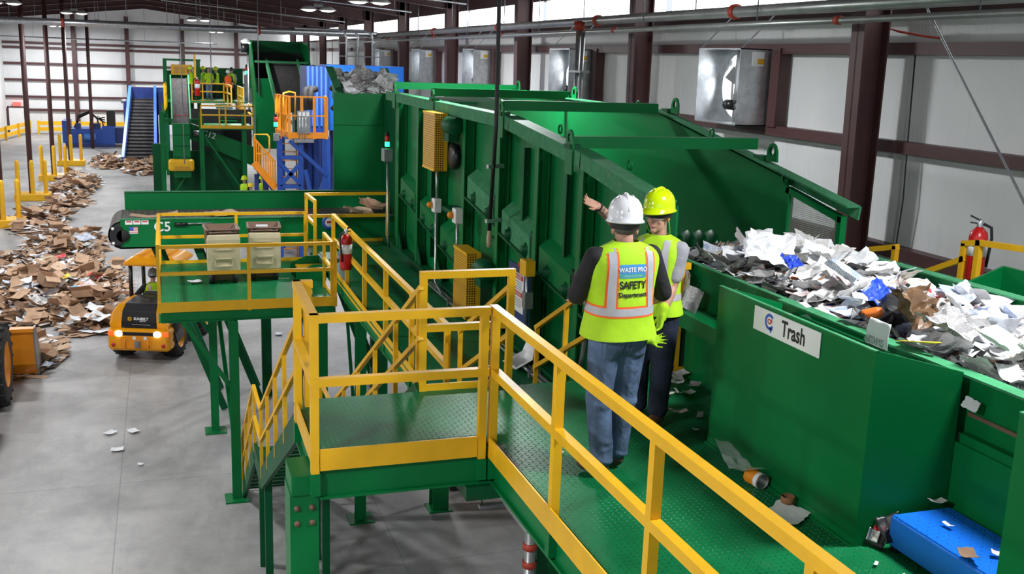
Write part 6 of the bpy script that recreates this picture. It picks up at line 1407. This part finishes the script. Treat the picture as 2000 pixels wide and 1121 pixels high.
def crumple(amp, freq, fold=0.0, curl=0.0, ridge=False):
    def fn(u, v, off):
        p = Vector((u * freq, v * freq, 0)) + off
        z = mnoise.noise(p) * amp + mnoise.noise(p * 2.3) * amp * 0.45
        if ridge: z = abs(z) * 1.6
        z += fold * abs(u + 0.1) + curl * (u * u + 0.3 * v * v)
        return (mnoise.noise(p + Vector((7, 3, 1))) * amp * 0.6, mnoise.noise(p + Vector((1, 9, 4))) * amp * 0.6, z)
    return fn
def sheet_obj(name, m, w, h, n, fn, th, seed, smooth=False):
    vs, fs = sheet_verts(w, h, n, fn, th, seed); b = MB().add(vs, fs, smooth); return b.build(name, m)
proto = {}
def protos(key, lst): proto[key] = lst
CARD = [('card_tan', 0.62, 0.42, 0.25), ('card_tan', 0.8, 0.35, 0.0), ('card_mid', 0.5, 0.5, -0.35), ('card_mid', 0.75, 0.5, 0.4), ('card_dark', 0.55, 0.4, 0.2), ('card_pale', 0.6, 0.45, 0.15), ('card_pale', 0.4, 0.55, -0.3), ('card_tan', 0.95, 0.5, 0.5), ('card_mid', 0.4, 0.32, 0.6), ('card_tan', 0.45, 0.4, 0.1)]
CL = {'card_tan': 'torn tan cardboard sheet in the long heap on the floor', 'card_mid': 'creased brown cardboard sheet in the long heap on the floor', 'card_dark': 'dark stained cardboard sheet in the long heap on the floor', 'card_pale': 'pale buff cardboard sheet in the long heap on the floor', 'paper_white': 'white paper sheet lying in the cardboard heap on the floor', 'flyer_blue': 'blue printed carton sheet lying in the cardboard heap on the floor', 'flyer_red': 'red printed carton sheet lying in the cardboard heap on the floor', 'newsprint': 'crumpled newspaper page lying in the cardboard heap on the floor'}
def mk_card(k):
    m, w, h, fold = CARD[k % len(CARD)]
    o = sheet_obj('cardboard_sheet', m, w, h, 6, crumple(0.035, 2.5, fold, 0.1), 0.008, 100 + k); tag(o, CL[m], 'cardboard', 'cardboard heap on the floor'); return o
def mk_box(k):
    """an opened carton with its flaps"""
    w, d, h = (0.5, 0.4, 0.3) if k else (0.7, 0.45, 0.22)
    b = MB(); t_ = 0.008
    b.box((-w / 2, -d / 2, 0), (w / 2, d / 2, t_)).box((-w / 2, -d / 2, 0), (-w / 2 + t_, d / 2, h)).box((w / 2 - t_, -d / 2, 0), (w / 2, d / 2, h)).box((-w / 2, -d / 2, 0), (w / 2, -d / 2 + t_, h)).box((-w / 2, d / 2 - t_, 0), (w / 2, d / 2, h))
    for s in (-1, 1): b.prism([(s * w / 2, -d / 2, h), (s * w / 2, d / 2, h), (s * (w / 2 + 0.2), d / 2, h - 0.08), (s * (w / 2 + 0.2), -d / 2, h - 0.08)], (0, 0, t_)); b.prism([(-w / 2, s * d / 2, h), (w / 2, s * d / 2, h), (w / 2, s * (d / 2 + 0.14), h + 0.10), (-w / 2, s * (d / 2 + 0.14), h + 0.10)], (0, 0, t_))
    o = b.build('cardboard_box', 'card_tan' if k else 'card_mid'); tag(o, ['low opened brown carton lying in the long heap on the floor', 'opened tan carton with flaps lying in the long heap on the floor'][k], 'box', 'cardboard heap on the floor'); return o
protos('card', [mk_card(k) for k in range(10)] + [mk_box(0), mk_box(1)])
oth = []
for k, (m, w, h) in enumerate((('paper_white', 0.45, 0.35), ('flyer_blue', 0.5, 0.35), ('flyer_red', 0.5, 0.4), ('newsprint', 0.5, 0.38))):
    o = sheet_obj('paper_sheet', m, w, h, 6, crumple(0.05, 3, 0.2, 0.1), 0.003, 300 + k); tag(o, CL[m], 'paper', 'cardboard heap on the floor'); oth.append(o)
used = set()
def place(o, loc, rot, sc):
    if o.name not in used and o.name in PROTO_NAMES:
        used.add(o.name); o.location = loc; o.rotation_euler = rot; o.scale = sc; return o
    return fastcopy(o, loc, rot, sc)
PROTO_NAMES = {o.name for o in proto['card'] + oth}
# heap mounds on the floor: centre, radii, height, how many pieces
MOUNDS = [(-3.2, 34.0, 2.0, 4.6, 0.70, 82), (-4.9, 35.5, 1.8, 4.8, 0.45, 40), (-2.2, 31.5, 1.0, 2.4, 0.32, 18), (-3.6, 41.5, 1.5, 3.6, 0.45, 34), (-5.2, 48.5, 1.2, 4.0, 0.3, 22), (-4.5, 60.5, 1.2, 5.0, 0.55, 36), (-3.3, 72.5, 1.2, 3.6, 0.5, 20), (-1.2, 69.0, 1.2, 3.6, 0.5, 20), (-3.1, 26.6, 0.55, 1.9, 0.12, 9), (-2.0, 29.3, 0.8, 1.1, 0.25, 9), (-4.4, 54.0, 1.0, 2.4, 0.2, 8)]
def mound_z(x, y):
    z = 0.0
    for cx_, cy_, rx, ry, h, n in MOUNDS:
        d = ((x - cx_) / rx) ** 2 + ((y - cy_) / ry) ** 2
        if d < 1: z = max(z, h * (1 - d) ** 0.7 * (0.75 + 0.5 * mnoise.noise(Vector((x * 1.3, y * 0.9, 2)))))
    return max(z, 0)
rg = random.Random(11)
for cx_, cy_, rx, ry, h, n in MOUNDS:
    for k in range(n):
        r_ = math.sqrt(rg.random()) * 1.03; a = rg.uniform(0, 6.283)
        x, y = cx_ + rx * r_ * math.cos(a), cy_ + ry * r_ * math.sin(a); z = mound_z(x, y)
        if any(abs(x - px_) < 1.0 and abs(y - py_) < 0.85 for px_, py_ in POSTS): continue
        o = rg.choice(proto['card'][:10] * 2 + proto['card'][10:]) if rg.random() < 0.74 else rg.choice(oth)
        tl = 0.38 if z > 0.1 else 0.08; s_ = rg.uniform(0.5, 1.1) * (1.12 if cy_ > 50 else 1.0)
        place(o, (x, y, z + 0.04 + rg.uniform(0, 0.12)), (rg.uniform(-tl, tl), rg.uniform(-tl, tl), rg.uniform(0, 6.283)), (s_, s_, s_))
# the rest of the heap: small scraps nobody could count
b = [MB() for _ in range(5)]
for cx_, cy_, rx, ry, h, n in MOUNDS:
    for k in range(n * 17):
        r_ = math.sqrt(rg.random()); a = rg.uniform(0, 6.283); x, y = cx_ + rx * r_ * math.cos(a), cy_ + ry * r_ * math.sin(a)
        z = mound_z(x, y) * rg.uniform(0.5, 1.05) + 0.02; w, l_ = rg.uniform(0.07, 0.34), rg.uniform(0.05, 0.22)
        M = Euler((rg.uniform(-0.6, 0.6), rg.uniform(-0.6, 0.6), rg.uniform(0, 6.28))).to_matrix() if z > 0.1 else Euler((0, 0, rg.uniform(0, 6.28))).to_matrix()
        q = [Vector((x, y, z)) + M @ Vector(p) for p in ((-w, -l_, 0), (w, -l_ * rg.uniform(0.6, 1), 0.02), (w * rg.uniform(0.6, 1), l_, 0), (-w, l_ * rg.uniform(0.6, 1), -0.02))]
        b[rg.choice((0, 0, 0, 1, 1, 1, 2, 3, 3, 4))].add(q, [(0, 1, 2, 3)])
lit = MB(); idx = []
for k, bb in enumerate(b): lit.add(bb.v, bb.f); idx += [k] * len(bb.f)
for cx_, cy_, rx, ry, h, n in MOUNDS:                                  # low mound under the scraps
    vs, fs, na, nr = [], [], 26, 7
    for j in range(nr + 1):
        for k in range(na):
            a = 6.28318 * k / na; q = j / nr * 0.97; x, y = cx_ + rx * q * math.cos(a), cy_ + ry * q * math.sin(a); vs.append((x, y, mound_z(x, y) * 0.72 + 0.004))
    fs = [(j * na + k, j * na + (k + 1) % na, (j + 1) * na + (k + 1) % na, (j + 1) * na + k) for j in range(nr) for k in range(na)]
    lit.add(vs, fs); idx += [2] * len(fs)
o = lit.build('cardboard_litter', ['card_tan', 'card_mid', 'card_dark', 'paper_white', 'paper_grey'])
o.data.polygons.foreach_set('material_index', idx); o['kind'] = 'stuff'; tag(o, 'small cardboard and paper scraps filling the long floor heap', 'litter')

for nm, m, w, h, x, y, lb in (('plastic_tray', 'scrap_sky', 0.34, 0.26, -2.55, 31.6, 'bright blue plastic tray lying in front of the loader on the cardboard heap'), ('carton', 'flyer_red', 0.75, 0.55, -2.12, 31.6, 'large white carton sheet with pink print beside the blue tray'), ('carton', 'scrap_red', 0.5, 0.2, -2.05, 32.8, 'bright red carton strip behind the white and pink sheet'), ('carton', 'scrap_yellow', 0.3, 0.25, -2.85, 32.6, 'yellow carton scrap beside the blue tray on the heap'), ('carton', 'flyer_blue', 0.9, 0.5, -2.8, 40.8, 'long white and coloured carton near the tail of the cross belt'), ('carton', 'paper_white', 0.7, 0.5, -4.0, 32.2, 'white newspaper bundle at the frame edge of the heap'), ('carton', 'paper_white', 0.6, 0.32, -1.95, 30.0, 'plain white sheet lying on the floor heap just ahead of the loader'), ('carton', 'paper_white', 0.65, 0.4, -1.8, 28.9, 'plain white sheet at the heap end closest to the loader'), ('carton', 'scrap_red', 0.45, 0.3, -3.35, 36.8, 'dull red carton piece high on the cardboard heap')):
    o = sheet_obj(nm, m, w, h, 6, crumple(0.05, 3, 0.12, 0.05), 0.006, 700 + len(lb)); o.location = (x, y, mound_z(x, y) + 0.16); o.rotation_euler = (0.25, 0.08, 0.4 * x); tag(o, lb, 'cardboard' if nm == 'carton' else 'tray')
# paper heap on the sorting belt
def heap_z(x, y):
    u = (x - 4.76) / (6.40 - 4.76); u = min(1, max(0, u))
    base = 5.43 + 0.02 * u + 0.17 * math.sin(math.pi * min(1, max(0, u * 0.96 + 0.02))) ** 0.7
    return base + 0.07 * mnoise.noise(Vector((x * 2.1, y * 1.7, 5))) + (0.10 if 7.2 < y < 8.6 and u < 0.8 else 0.0) * math.sin(math.pi * (y - 7.2) / 1.4)
PK = [('paper_white', 0.34, 0.26, 'crumpled white paper sheet in the heap on the sorting belt'), ('paper_white', 0.42, 0.30, 'crumpled white paper sheet in the heap on the sorting belt'), ('newsprint', 0.40, 0.30, 'folded newspaper page in the heap on the sorting belt'), ('newsprint', 0.32, 0.34, 'folded newspaper page in the heap on the sorting belt'), ('newsprint_dark', 0.42, 0.28, 'dark printed newspaper page in the heap on the sorting belt'), ('paper_grey', 0.36, 0.26, 'grey paper sheet in the heap on the sorting belt'), ('flyer_red', 0.26, 0.32, 'red printed flyer in the heap on the sorting belt'), ('flyer_blue', 0.27, 0.33, 'blue printed flyer in the heap on the sorting belt'), ('flyer_gold', 0.26, 0.30, 'brown printed flyer in the heap on the sorting belt'), ('card_mid', 0.28, 0.22, 'piece of brown card in the heap on the sorting belt'), ('scrap_blue', 0.20, 0.15, 'bright blue wrapper scrap in the heap on the sorting belt'), ('scrap_mint', 0.26, 0.30, 'pale mint folder in the heap on the sorting belt'), ('scrap_red', 0.17, 0.12, 'bright red wrapper scrap in the heap on the sorting belt'), ('scrap_black', 0.24, 0.2, 'black plastic scrap in the heap on the sorting belt')]
WT = [36, 34, 26, 24, 7, 8, 17, 17, 13, 8, 3, 2, 3, 3]
pps = []
for k, (m, w, h, lb) in enumerate(PK):
    for v in range(2 if k < 9 else 1):
        o = sheet_obj('waste_paper', m, w, h, 9, crumple(0.075 if v else 0.045, 4.5 if v else 3.0, (0.5 if v else 0.15), 0.25), 0.002, 500 + k * 7 + v, smooth=False); tag(o, lb, 'paper', 'waste paper on the sorting belt'); pps.append((o, WT[k]))
PROTO_NAMES |= {o.name for o, _ in pps}
pl, wl_ = [o for o, _ in pps], [w for _, w in pps]
rg = random.Random(5)
cells = [(i, j) for i in range(9) for j in range(32)]
for i, j in cells:
    x = 4.84 + (i + rg.random()) * 0.168; y = 1.9 + (j + rg.random()) * 0.222
    o = rg.choices(pl, wl_)[0]; z = heap_z(x, y); s_ = rg.uniform(0.65, 1.12)
    ed = min(x - 4.74, 6.42 - x); tl = 0.42 if ed > 0.25 else 0.22
    place(o, (x, y, z + rg.uniform(0.0, 0.07)), (rg.uniform(-tl, tl), rg.uniform(-tl, tl), rg.uniform(0, 6.283)), (s_, s_, s_))
hp = MB(); idx = []
nx, ny = 16, 60; vs = [(4.745 + 1.67 * i / nx, 1.0 + 8.1 * j / ny, heap_z(4.745 + 1.67 * i / nx, 1.0 + 8.1 * j / ny) - 0.06) for j in range(ny + 1) for i in range(nx + 1)]
fs = [(j * (nx + 1) + i, j * (nx + 1) + i + 1, (j + 1) * (nx + 1) + i + 1, (j + 1) * (nx + 1) + i) for j in range(ny) for i in range(nx)]
hp.add(vs, fs); idx += [rg.choice((0, 1, 1, 2)) for _ in fs]
for k in range(2600):
    x = 4.76 + 1.62 * rg.random(); y = 1.6 + 7.6 * rg.random(); z = heap_z(x, y) - 0.02 + rg.uniform(0, 0.05); w, l_ = rg.uniform(0.025, 0.10), rg.uniform(0.02, 0.07)
    M = Euler((rg.uniform(-0.9, 0.9), rg.uniform(-0.9, 0.9), rg.uniform(0, 6.28))).to_matrix()
    q = [Vector((x, y, z)) + M @ Vector(p) for p in ((-w, -l_, 0), (0, -l_ * 0.8, 0.02), (w, -l_ * rg.uniform(0.6, 1), 0), (w * rg.uniform(0.6, 1), l_, 0.01), (0, l_, -0.015), (-w, l_ * rg.uniform(0.6, 1), 0))]
    hp.add(q, [(0, 1, 4, 5), (1, 2, 3, 4)]); c_ = rg.choices(range(10), (48, 20, 8, 6, 6, 5, 2, 2, 2, 3))[0]; idx += [c_, c_]
o = hp.build('paper_litter', ['paper_white', 'newsprint', 'paper_grey', 'flyer_blue', 'flyer_red', 'card_mid', 'scrap_blue', 'scrap_black', 'scrap_orange', 'newsprint_dark'])
o.data.polygons.foreach_set('material_index', idx); o['kind'] = 'stuff'; tag(o, 'small paper scraps filling the heap on the sorting belt', 'litter')
# pieces that stand out in the heap
def loose(name, m, w, h, fn, loc, rot, label, cat, seed, th=0.003, n=12, smooth=False, group=None):
    o = sheet_obj(name, m, w, h, n, fn, th, seed, smooth); o.location = loc; o.rotation_euler = rot; return tag(o, label, cat, group)
loose('paper_bag', 'paper_white', 0.40, 0.32, crumple(0.15, 4, 0.1, 0.1), (5.05, 7.75, 5.88), (0.75, 0.15, -0.5), 'large crumpled white paper standing at the top of the heap', 'paper', 901)
loose('paper_bag', 'scrap_brown', 0.34, 0.34, crumple(0.23, 4, 0.6, 0.2), (4.93, 5.80, 5.78), (0.7, 0.2, 0.3), 'dark brown crumpled paper bag in the middle of the heap', 'bag', 902)
loose('newspaper', 'newsprint_dark', 0.52, 0.34, crumple(0.13, 4, 0.35, -0.2), (4.97, 5.40, 5.77), (0.14, 0.1, 0.5), 'large folded grey newspaper draped over the heap near the chute corner', 'newspaper', 903)
loose('folder', 'scrap_mint', 0.36, 0.26, crumple(0.05, 2, 0.25, 0.1), (4.95, 4.98, 5.77), (0.35, 0.2, 0.35), 'pale mint green folder leaning on the heap above the chute', 'folder', 904)
loose('plastic_bag', 'scrap_blue', 0.26, 0.18, crumple(0.13, 5, 0.3, 0.3), (5.00, 6.25, 5.78), (0.5, -0.2, 0.4), 'bright blue plastic bag in the heap above the Trash sign', 'bag', 905)
loose('plastic_bag', 'scrap_blue', 0.17, 0.13, crumple(0.15, 6, 0.4, 0.3), (4.98, 7.35, 5.82), (0.6, 0.2, 0.1), 'dark blue crumpled bag near the top end of the heap', 'bag', 906)
loose('plastic_bag', 'scrap_black', 0.46, 0.3, crumple(0.15, 5, 0.1, 0.1), (4.94, 6.05, 5.70), (0.3, -0.2, 0.2), 'torn black plastic bag beneath the bright blue one', 'bag', 907)
loose('milk_carton', 'flyer_blue', 0.22, 0.28, crumple(0.05, 3, 0.6, 0.1), (5.20, 6.95, 5.80), (0.5, 0.2, 0.8), 'white and blue carton sheet among the white papers of the heap', 'carton', 908)
loose('wrapper', 'scrap_red', 0.26, 0.14, crumple(0.13, 6, 0.2, 0.3), (4.88, 4.12, 5.66), (0.3, 0.2, 0.5), 'bright red crumpled wrapper low on the heap near the frame edge', 'wrapper', 909)
loose('wrapper', 'scrap_lime', 0.16, 0.10, crumple(0.13, 6, 0.2, 0.3), (5.52, 4.95, 5.76), (0.4, 0.2, 0.3), 'bright lime green wrapper on the far side of the heap', 'wrapper', 910)
loose('plastic_film', 'clear_film', 0.5, 0.3, crumple(0.20, 4, 0.3, 0.3), (5.35, 4.45, 5.78), (0.3, 0.3, 0.3), 'grey plastic film bag bulging from the heap at the frame edge', 'bag', 911)
loose('plastic_film', 'paper_grey', 0.42, 0.26, crumple(0.20, 5, 0.3, 0.3), (5.05, 4.35, 5.74), (0.4, 0.2, 0.2), 'crumpled grey paper sack low in the heap by the frame edge', 'bag', 912)
o = tag(MB().lathe((0, 0, -0.07), (0, 0, 1), [(0, 0), (0.038, 0), (0.040, 0.03), (0.040, 0.11), (0.03, 0.14), (0, 0.14)], 16).build('orange_cup', 'scrap_orange'), 'small orange cup lying at the edge of the heap by the chute', 'cup'); o.location = (4.80, 6.00, 5.72); o.rotation_euler = (1.2, 0.3, 0.5)
o = tag(MB().lathe((0, 0, -0.2), (0, 0, 1), [(0, 0), (0.035, 0), (0.038, 0.02), (0.038, 0.38), (0.0, 0.4)], 14).build('paper_roll', 'flyer_gold'), 'brown printed paper roll lying across the heap near the mint folder', 'roll'); o.location = (5.08, 4.58, 5.75); o.rotation_euler = (1.45, 0.1, 1.1)
o = tag(MB().tube([(0, 0, -0.1), (0, 0, 0.1)], 0.012, 8).build('wooden_stick', 'card_pale'), 'thin wooden stick poking out of the heap at the frame edge', 'stick'); o.location = (5.18, 4.30, 5.80); o.rotation_euler = (0.7, 0.5, 0)
o = tag(MB().lathe((0, 0, -0.06), (0, 0, 1), [(0, 0.004), (0.028, 0.004), (0.033, 0), (0.033, 0.12), (0.028, 0.123), (0, 0.12)], 18).build('tin_can', 'galvanized'), 'silver tin can at the belt edge near the red wrapper', 'can'); o.location = (4.80, 3.98, 5.66); o.rotation_euler = (1.2, 0.4, 0.2)
# the hanging carrier bag with printed letters
bgv, bgf = sheet_verts(0.23, 0.28, 10, lambda u, v, off: (mnoise.noise(Vector((u * 6, v * 6, 0)) + off) * 0.03, mnoise.noise(Vector((u * 5, v * 5, 4)) + off) * 0.03, 0.055 * mnoise.noise(Vector((u * 3, v * 3, 1)) + off) + (0.0 if v < 0.2 else -(v - 0.2) * 0.25)), 0.004, 77)
bg = thing('carrier_bag', 'white carrier bag with upside down SHOP lettering hanging over the belt edge', 'bag', (4.605, 5.66, 5.62))
ob = MB().add([(-0.02 - z, -x, y) for x, y, z in bgv], bgf, True).build('bag_body', 'paper_white', bg, local=True)
vs, fs = text_mesh('SHOP', 0.072, 0.0015); MB().add([(-0.030 - 0.02, x, 0.01 - y) for x, y, z in vs], [tuple(reversed(f)) for f in fs]).build('lettering', 'sign_grey', bg, local=True)
tag(MB().loft([[(4.60, 5.50, 5.66), (4.62, 5.50, 5.66), (4.62, 5.48, 5.67), (4.60, 5.48, 5.67)], [(4.72, 5.25, 5.70), (4.75, 5.26, 5.70), (4.75, 5.22, 5.72), (4.72, 5.21, 5.72)]]).build('yellow_tube', 'scrap_yellow'), 'yellow folded tube lying beside the carrier bag on the belt edge', 'tube')
# newspapers hanging by the arm rest of the conveyor
loose('newspaper', 'newsprint', 0.26, 0.30, crumple(0.03, 4, 0.5, 0.2), (4.60, 8.42, 5.40), (1.45, 0.1, -1.35), 'folded newspaper leaning on the conveyor shelf behind the lime helmet worker', 'newspaper', 920)
loose('newspaper', 'newsprint_dark', 0.20, 0.22, crumple(0.03, 4, 0.5, 0.2), (4.58, 8.18, 5.32), (1.3, 0.2, -1.2), 'dark folded newspaper beside the lighter one on the conveyor shelf', 'newspaper', 921)
loose('plastic_scrap', 'clear_film', 0.20, 0.10, crumple(0.03, 6, 0.2, 0.2), (4.55, 7.60, 5.25), (0.1, 0.1, 1.2), 'clear plastic scrap lying on the conveyor shelf', 'scrap', 922)
loose('paper_scrap', 'paper_white', 0.09, 0.08, crumple(0.03, 6, 0.2, 0.2), (4.60, 6.55, 5.66), (0.3, 0.2, 0.2), 'small white scrap on the chute edge above the Trash sign', 'paper', 923)
loose('paper_scrap', 'paper_white', 0.10, 0.07, crumple(0.03, 6, 0.2, 0.2), (4.63, 4.78, 5.45), (1.2, 0.2, -1.3), 'white scrap caught on the seam beside the chute', 'paper', 924)
# litter on the deck
D = [('paper_scrap', 'newsprint', 0.20, 0.12, (4.50, 8.28, 0.04), 'pile of torn newspaper at the deck end by the yellow kick plate'), ('paper_scrap', 'paper_grey', 0.16, 0.10, (4.42, 8.10, 0.05), 'grey torn paper beside the newspaper pile on the deck'), ('paper_scrap', 'paper_white', 0.13, 0.09, (4.36, 8.02, 0.05), 'white torn sheet beside the newspaper pile on the deck'), ('paper_scrap', 'newsprint_dark', 0.15, 0.10, (4.48, 7.92, 0.04), 'dark torn newspaper against the conveyor foot on the deck'), ('paper_scrap', 'flyer_gold', 0.13, 0.10, (4.15, 7.80, 0.03), 'beige crumpled scrap on the deck behind the lime helmet worker'), ('paper_scrap', 'paper_white', 0.10, 0.07, (4.36, 7.78, 0.03), 'small white triangle of paper on the deck'), ('paper_scrap', 'paper_white', 0.13, 0.02, (4.28, 7.84, 0.02), 'thin white paper strip on the deck'), ('paper_scrap', 'flyer_red', 0.15, 0.08, (4.02, 7.33, 0.03), 'red and white crumpled scrap on the deck before the chute'), ('paper_scrap', 'paper_grey', 0.14, 0.05, (4.14, 7.18, 0.03), 'grey twisted strip on the deck before the chute'), ('paper_scrap', 'paper_white', 0.05, 0.03, (3.98, 6.95, 0.015), 'tiny white scrap on the deck before the chute'),
     ('paper_sheet', 'paper_white', 0.30, 0.24, (3.78, 5.36, 0.02), 'white paper sheet lying on the deck under the brown ring'), ('paper_scrap', 'paper_white', 0.07, 0.03, (4.35, 4.55, 0.245), 'small white scrap on the blue step box'), ('paper_scrap', 'newsprint', 0.10, 0.06, (4.50, 4.82, 0.26), 'crumpled paper at the back edge of the blue step box'), ('paper_scrap', 'card_dark', 0.12, 0.09, (4.16, 4.17, 0.26), 'dark brown scrap on the front edge of the blue step box'), ('paper_scrap', 'flyer_red', 0.08, 0.05, (4.36, 4.16, 0.25), 'red and white scrap on the blue step box near the frame edge'), ('paper_scrap', 'paper_white', 0.05, 0.02, (3.92, 4.62, 0.015), 'tiny white curl on the deck in front of the blue step box'), ('paper_scrap', 'paper_white', 0.04, 0.02, (4.0, 4.45, 0.015), 'second tiny white curl on the deck in front of the blue step box'), ('paper_scrap', 'paper_white', 0.03, 0.02, (2.75, 6.75, 0.012), 'tiny white scrap on the deck near the white helmet worker')]
for k, (nm, m, w, h, (x, y, z), lb) in enumerate(D):
    loose(nm, m, w, h, crumple(0.02 if nm == 'paper_scrap' else 0.006, 5, 0.25 if nm == 'paper_scrap' else 0.02, 0.15), (x, y, Z1 + z), (0.05, 0.05, k * 1.3 if nm == 'paper_scrap' else 0.55), lb, 'paper', 940 + k, 0.002, 8, group='litter on the deck')
t = thing('tin_can', 'orange paper can lying on its side at the foot of the green chute', 'can', (3.88, 5.82, Z1 + 0.055))
cd_ = Vector((0.15, -1, 0)).normalized()
MB().lathe((3.85, 5.93, Z1 + 0.055), cd_, [(0, 0.004), (0.053, 0.0), (0.055, 0.01), (0.055, 0.135), (0.055, 0.138)], 24).build('can_body', 'flyer_orange' if 'flyer_orange' in MATS else 'orange_paint', t)
MB().lathe((3.85, 5.93, Z1 + 0.055), cd_, [(0.0555, 0.10), (0.0558, 0.135)], 24).build('white_band', 'sign_white', t)
MB().lathe((3.85, 5.93, Z1 + 0.055), cd_, [(0.052, 0.145), (0.056, 0.145), (0.056, 0.137), (0.051, 0.137), (0.051, 0.02), (0, 0.02)], 24).build('metal_rim', 'steel_grey', t)
tag(MB().lathe((3.885, 5.50, Z1 + 0.03), (0, 0, 1), [(0.042, 0), (0.045, 0), (0.046, 0.045), (0.043, 0.045), (0.042, 0)], 24).build('cardboard_ring', 'brown_card'), 'brown cardboard ring standing on the white sheet', 'ring')
loose('plastic_film', 'clear_film', 0.6, 0.17, crumple(0.05, 6, 0.2, 0.2), (3.86, 6.12, Z1 + 0.05), (0.05, 0.05, 1.35), 'clear plastic film lying along the foot of the green chute', 'film', 930)
t = thing('snack_bag', 'shiny black crumpled bag lying on the deck at the corner of the blue step box', 'bag', (4.12, 4.83, Z1))
for k, (m, loc, rot, w, h) in enumerate((('scrap_black', (4.08, 4.86, Z1 + 0.07), (1.2, 0.2, -0.7), 0.15, 0.13), ('galvanized', (4.07, 4.85, Z1 + 0.075), (1.2, 0.2, -0.7), 0.07, 0.08), ('scrap_black', (4.16, 4.80, Z1 + 0.13), (0.9, -0.4, -0.4), 0.14, 0.17), ('scrap_red', (4.10, 4.84, Z1 + 0.12), (1.0, 0, -0.6), 0.06, 0.03))):
    o = sheet_obj('bag_fold', m, w, h, 10, crumple(0.03, 7, 0.3, 0.2), 0.002, 960 + k, True); o.parent = t; o.location = Vector(loc) - t.location; o.rotation_euler = rot
# paper on the hood, on the cross belt and loose on the floor
hpz = lambda x, y: 6.46 + 0.42 * max(0, 1 - ((x - 4.5) / 0.8) ** 2) ** 0.6 * min(1, (y - 23.0) / 1.0) 
b = MB(); idx = []
for k in range(900):
    x = 4.0 + 1.05 * rg.random(); y = 23.35 + 2.2 * rg.random(); z = hpz(x, y) + rg.uniform(-0.1, 0.05); w, l_ = rg.uniform(0.05, 0.16), rg.uniform(0.04, 0.12)
    M = Euler((rg.uniform(-1, 1), rg.uniform(-1, 1), rg.uniform(0, 6.28))).to_matrix(); q = [Vector((x, y, z)) + M @ Vector(p) for p in ((-w, -l_, 0), (w, -l_ * 0.8, 0.02), (w * 0.8, l_, 0), (-w, l_ * 0.8, -0.02))]
    b.add(q, [(0, 1, 2, 3)]); idx.append(rg.choice((0, 1, 1, 2, 2, 3)))
o = b.build('hood_paper_litter', ['paper_white', 'newsprint', 'paper_white', 'paper_grey']); o.data.polygons.foreach_set('material_index', idx); o['kind'] = 'stuff'; tag(o, 'scraps of newspaper heaped inside the green infeed hood', 'litter')
for k in range(42):
    x = rg.uniform(4.08, 4.98); y = 23.35 + rg.random() * 1.8; o = rg.choice(pl[:14]); s_ = rg.uniform(0.9, 1.4)
    c = fastcopy(o, (x, y, hpz(x, y) + 0.05), (rg.uniform(-0.7, 0.7), rg.uniform(-0.7, 0.7), rg.uniform(0, 6.28)), (s_, s_, s_), 'newspaper page heaped on top of the green infeed hood'); c['group'] = 'waste paper on the hood'
loose('cardboard_sheet', 'card_pale', 0.62, 0.55, crumple(0.05, 3, 0.1, -0.15), (1.15, 22.2, 4.12), (0.02, 0.02, 0.4), 'buff cardboard piece riding on the cross belt behind the carts', 'cardboard', 970, 0.008, 8, False)
loose('cardboard_sheet', 'card_tan', 0.9, 0.3, crumple(0.02, 2, 0.1, 0.1), (-0.2, 21.85, 4.10), (0, 0, 0.05), 'flat tan cardboard strip at the tail end of the cross belt', 'cardboard', 971, 0.008, 8, False)
loose('cardboard_sheet', 'card_pale', 0.55, 0.45, crumple(0.06, 3, 0.1, -0.1), (3.95, 22.0, 4.16), (0.2, 0.1, 0.3), 'buff cardboard pieces on the cross belt entering the hood', 'cardboard', 972, 0.008, 8, False)
loose('cardboard_sheet', 'card_tan', 0.4, 0.5, crumple(0.05, 3, 0.4, 0.2), (4.25, 22.2, 4.17), (0.2, 0.3, 0.9), 'tan cardboard piece beside the hood at the belt end', 'cardboard', 973, 0.008, 8, False)
for k, (x, y, m, lb) in enumerate(((-1.01, 19.65, 'paper_white', 'white paper square on the concrete floor left of the platform leg'), (-1.18, 20.6, 'paper_white', 'small white scrap on the concrete just beyond the white square'), (2.79, 27.4, 'flyer_blue', 'pale blue paper scrap on the floor between the platforms'), (-0.75, 20.6, 'paper_white', 'white scrap on the floor nearest the platform leg'), (-0.59, 18.8, 'paper_white', 'tiny white scrap alone on the concrete floor'), (0.45, 18.6, 'paper_white', 'white crumpled scrap on the cart platform by the wheel'))):
    loose('paper_scrap', m, 0.22 if k != 4 else 0.1, 0.18 if k != 4 else 0.08, crumple(0.02, 3, 0.1, 0.1), (x, y, 0.03 if k != 5 else Z3 + 0.03), (0, 0, k * 0.7), lb.replace('left of', 'beside'), 'paper', 980 + k, 0.002, 6)
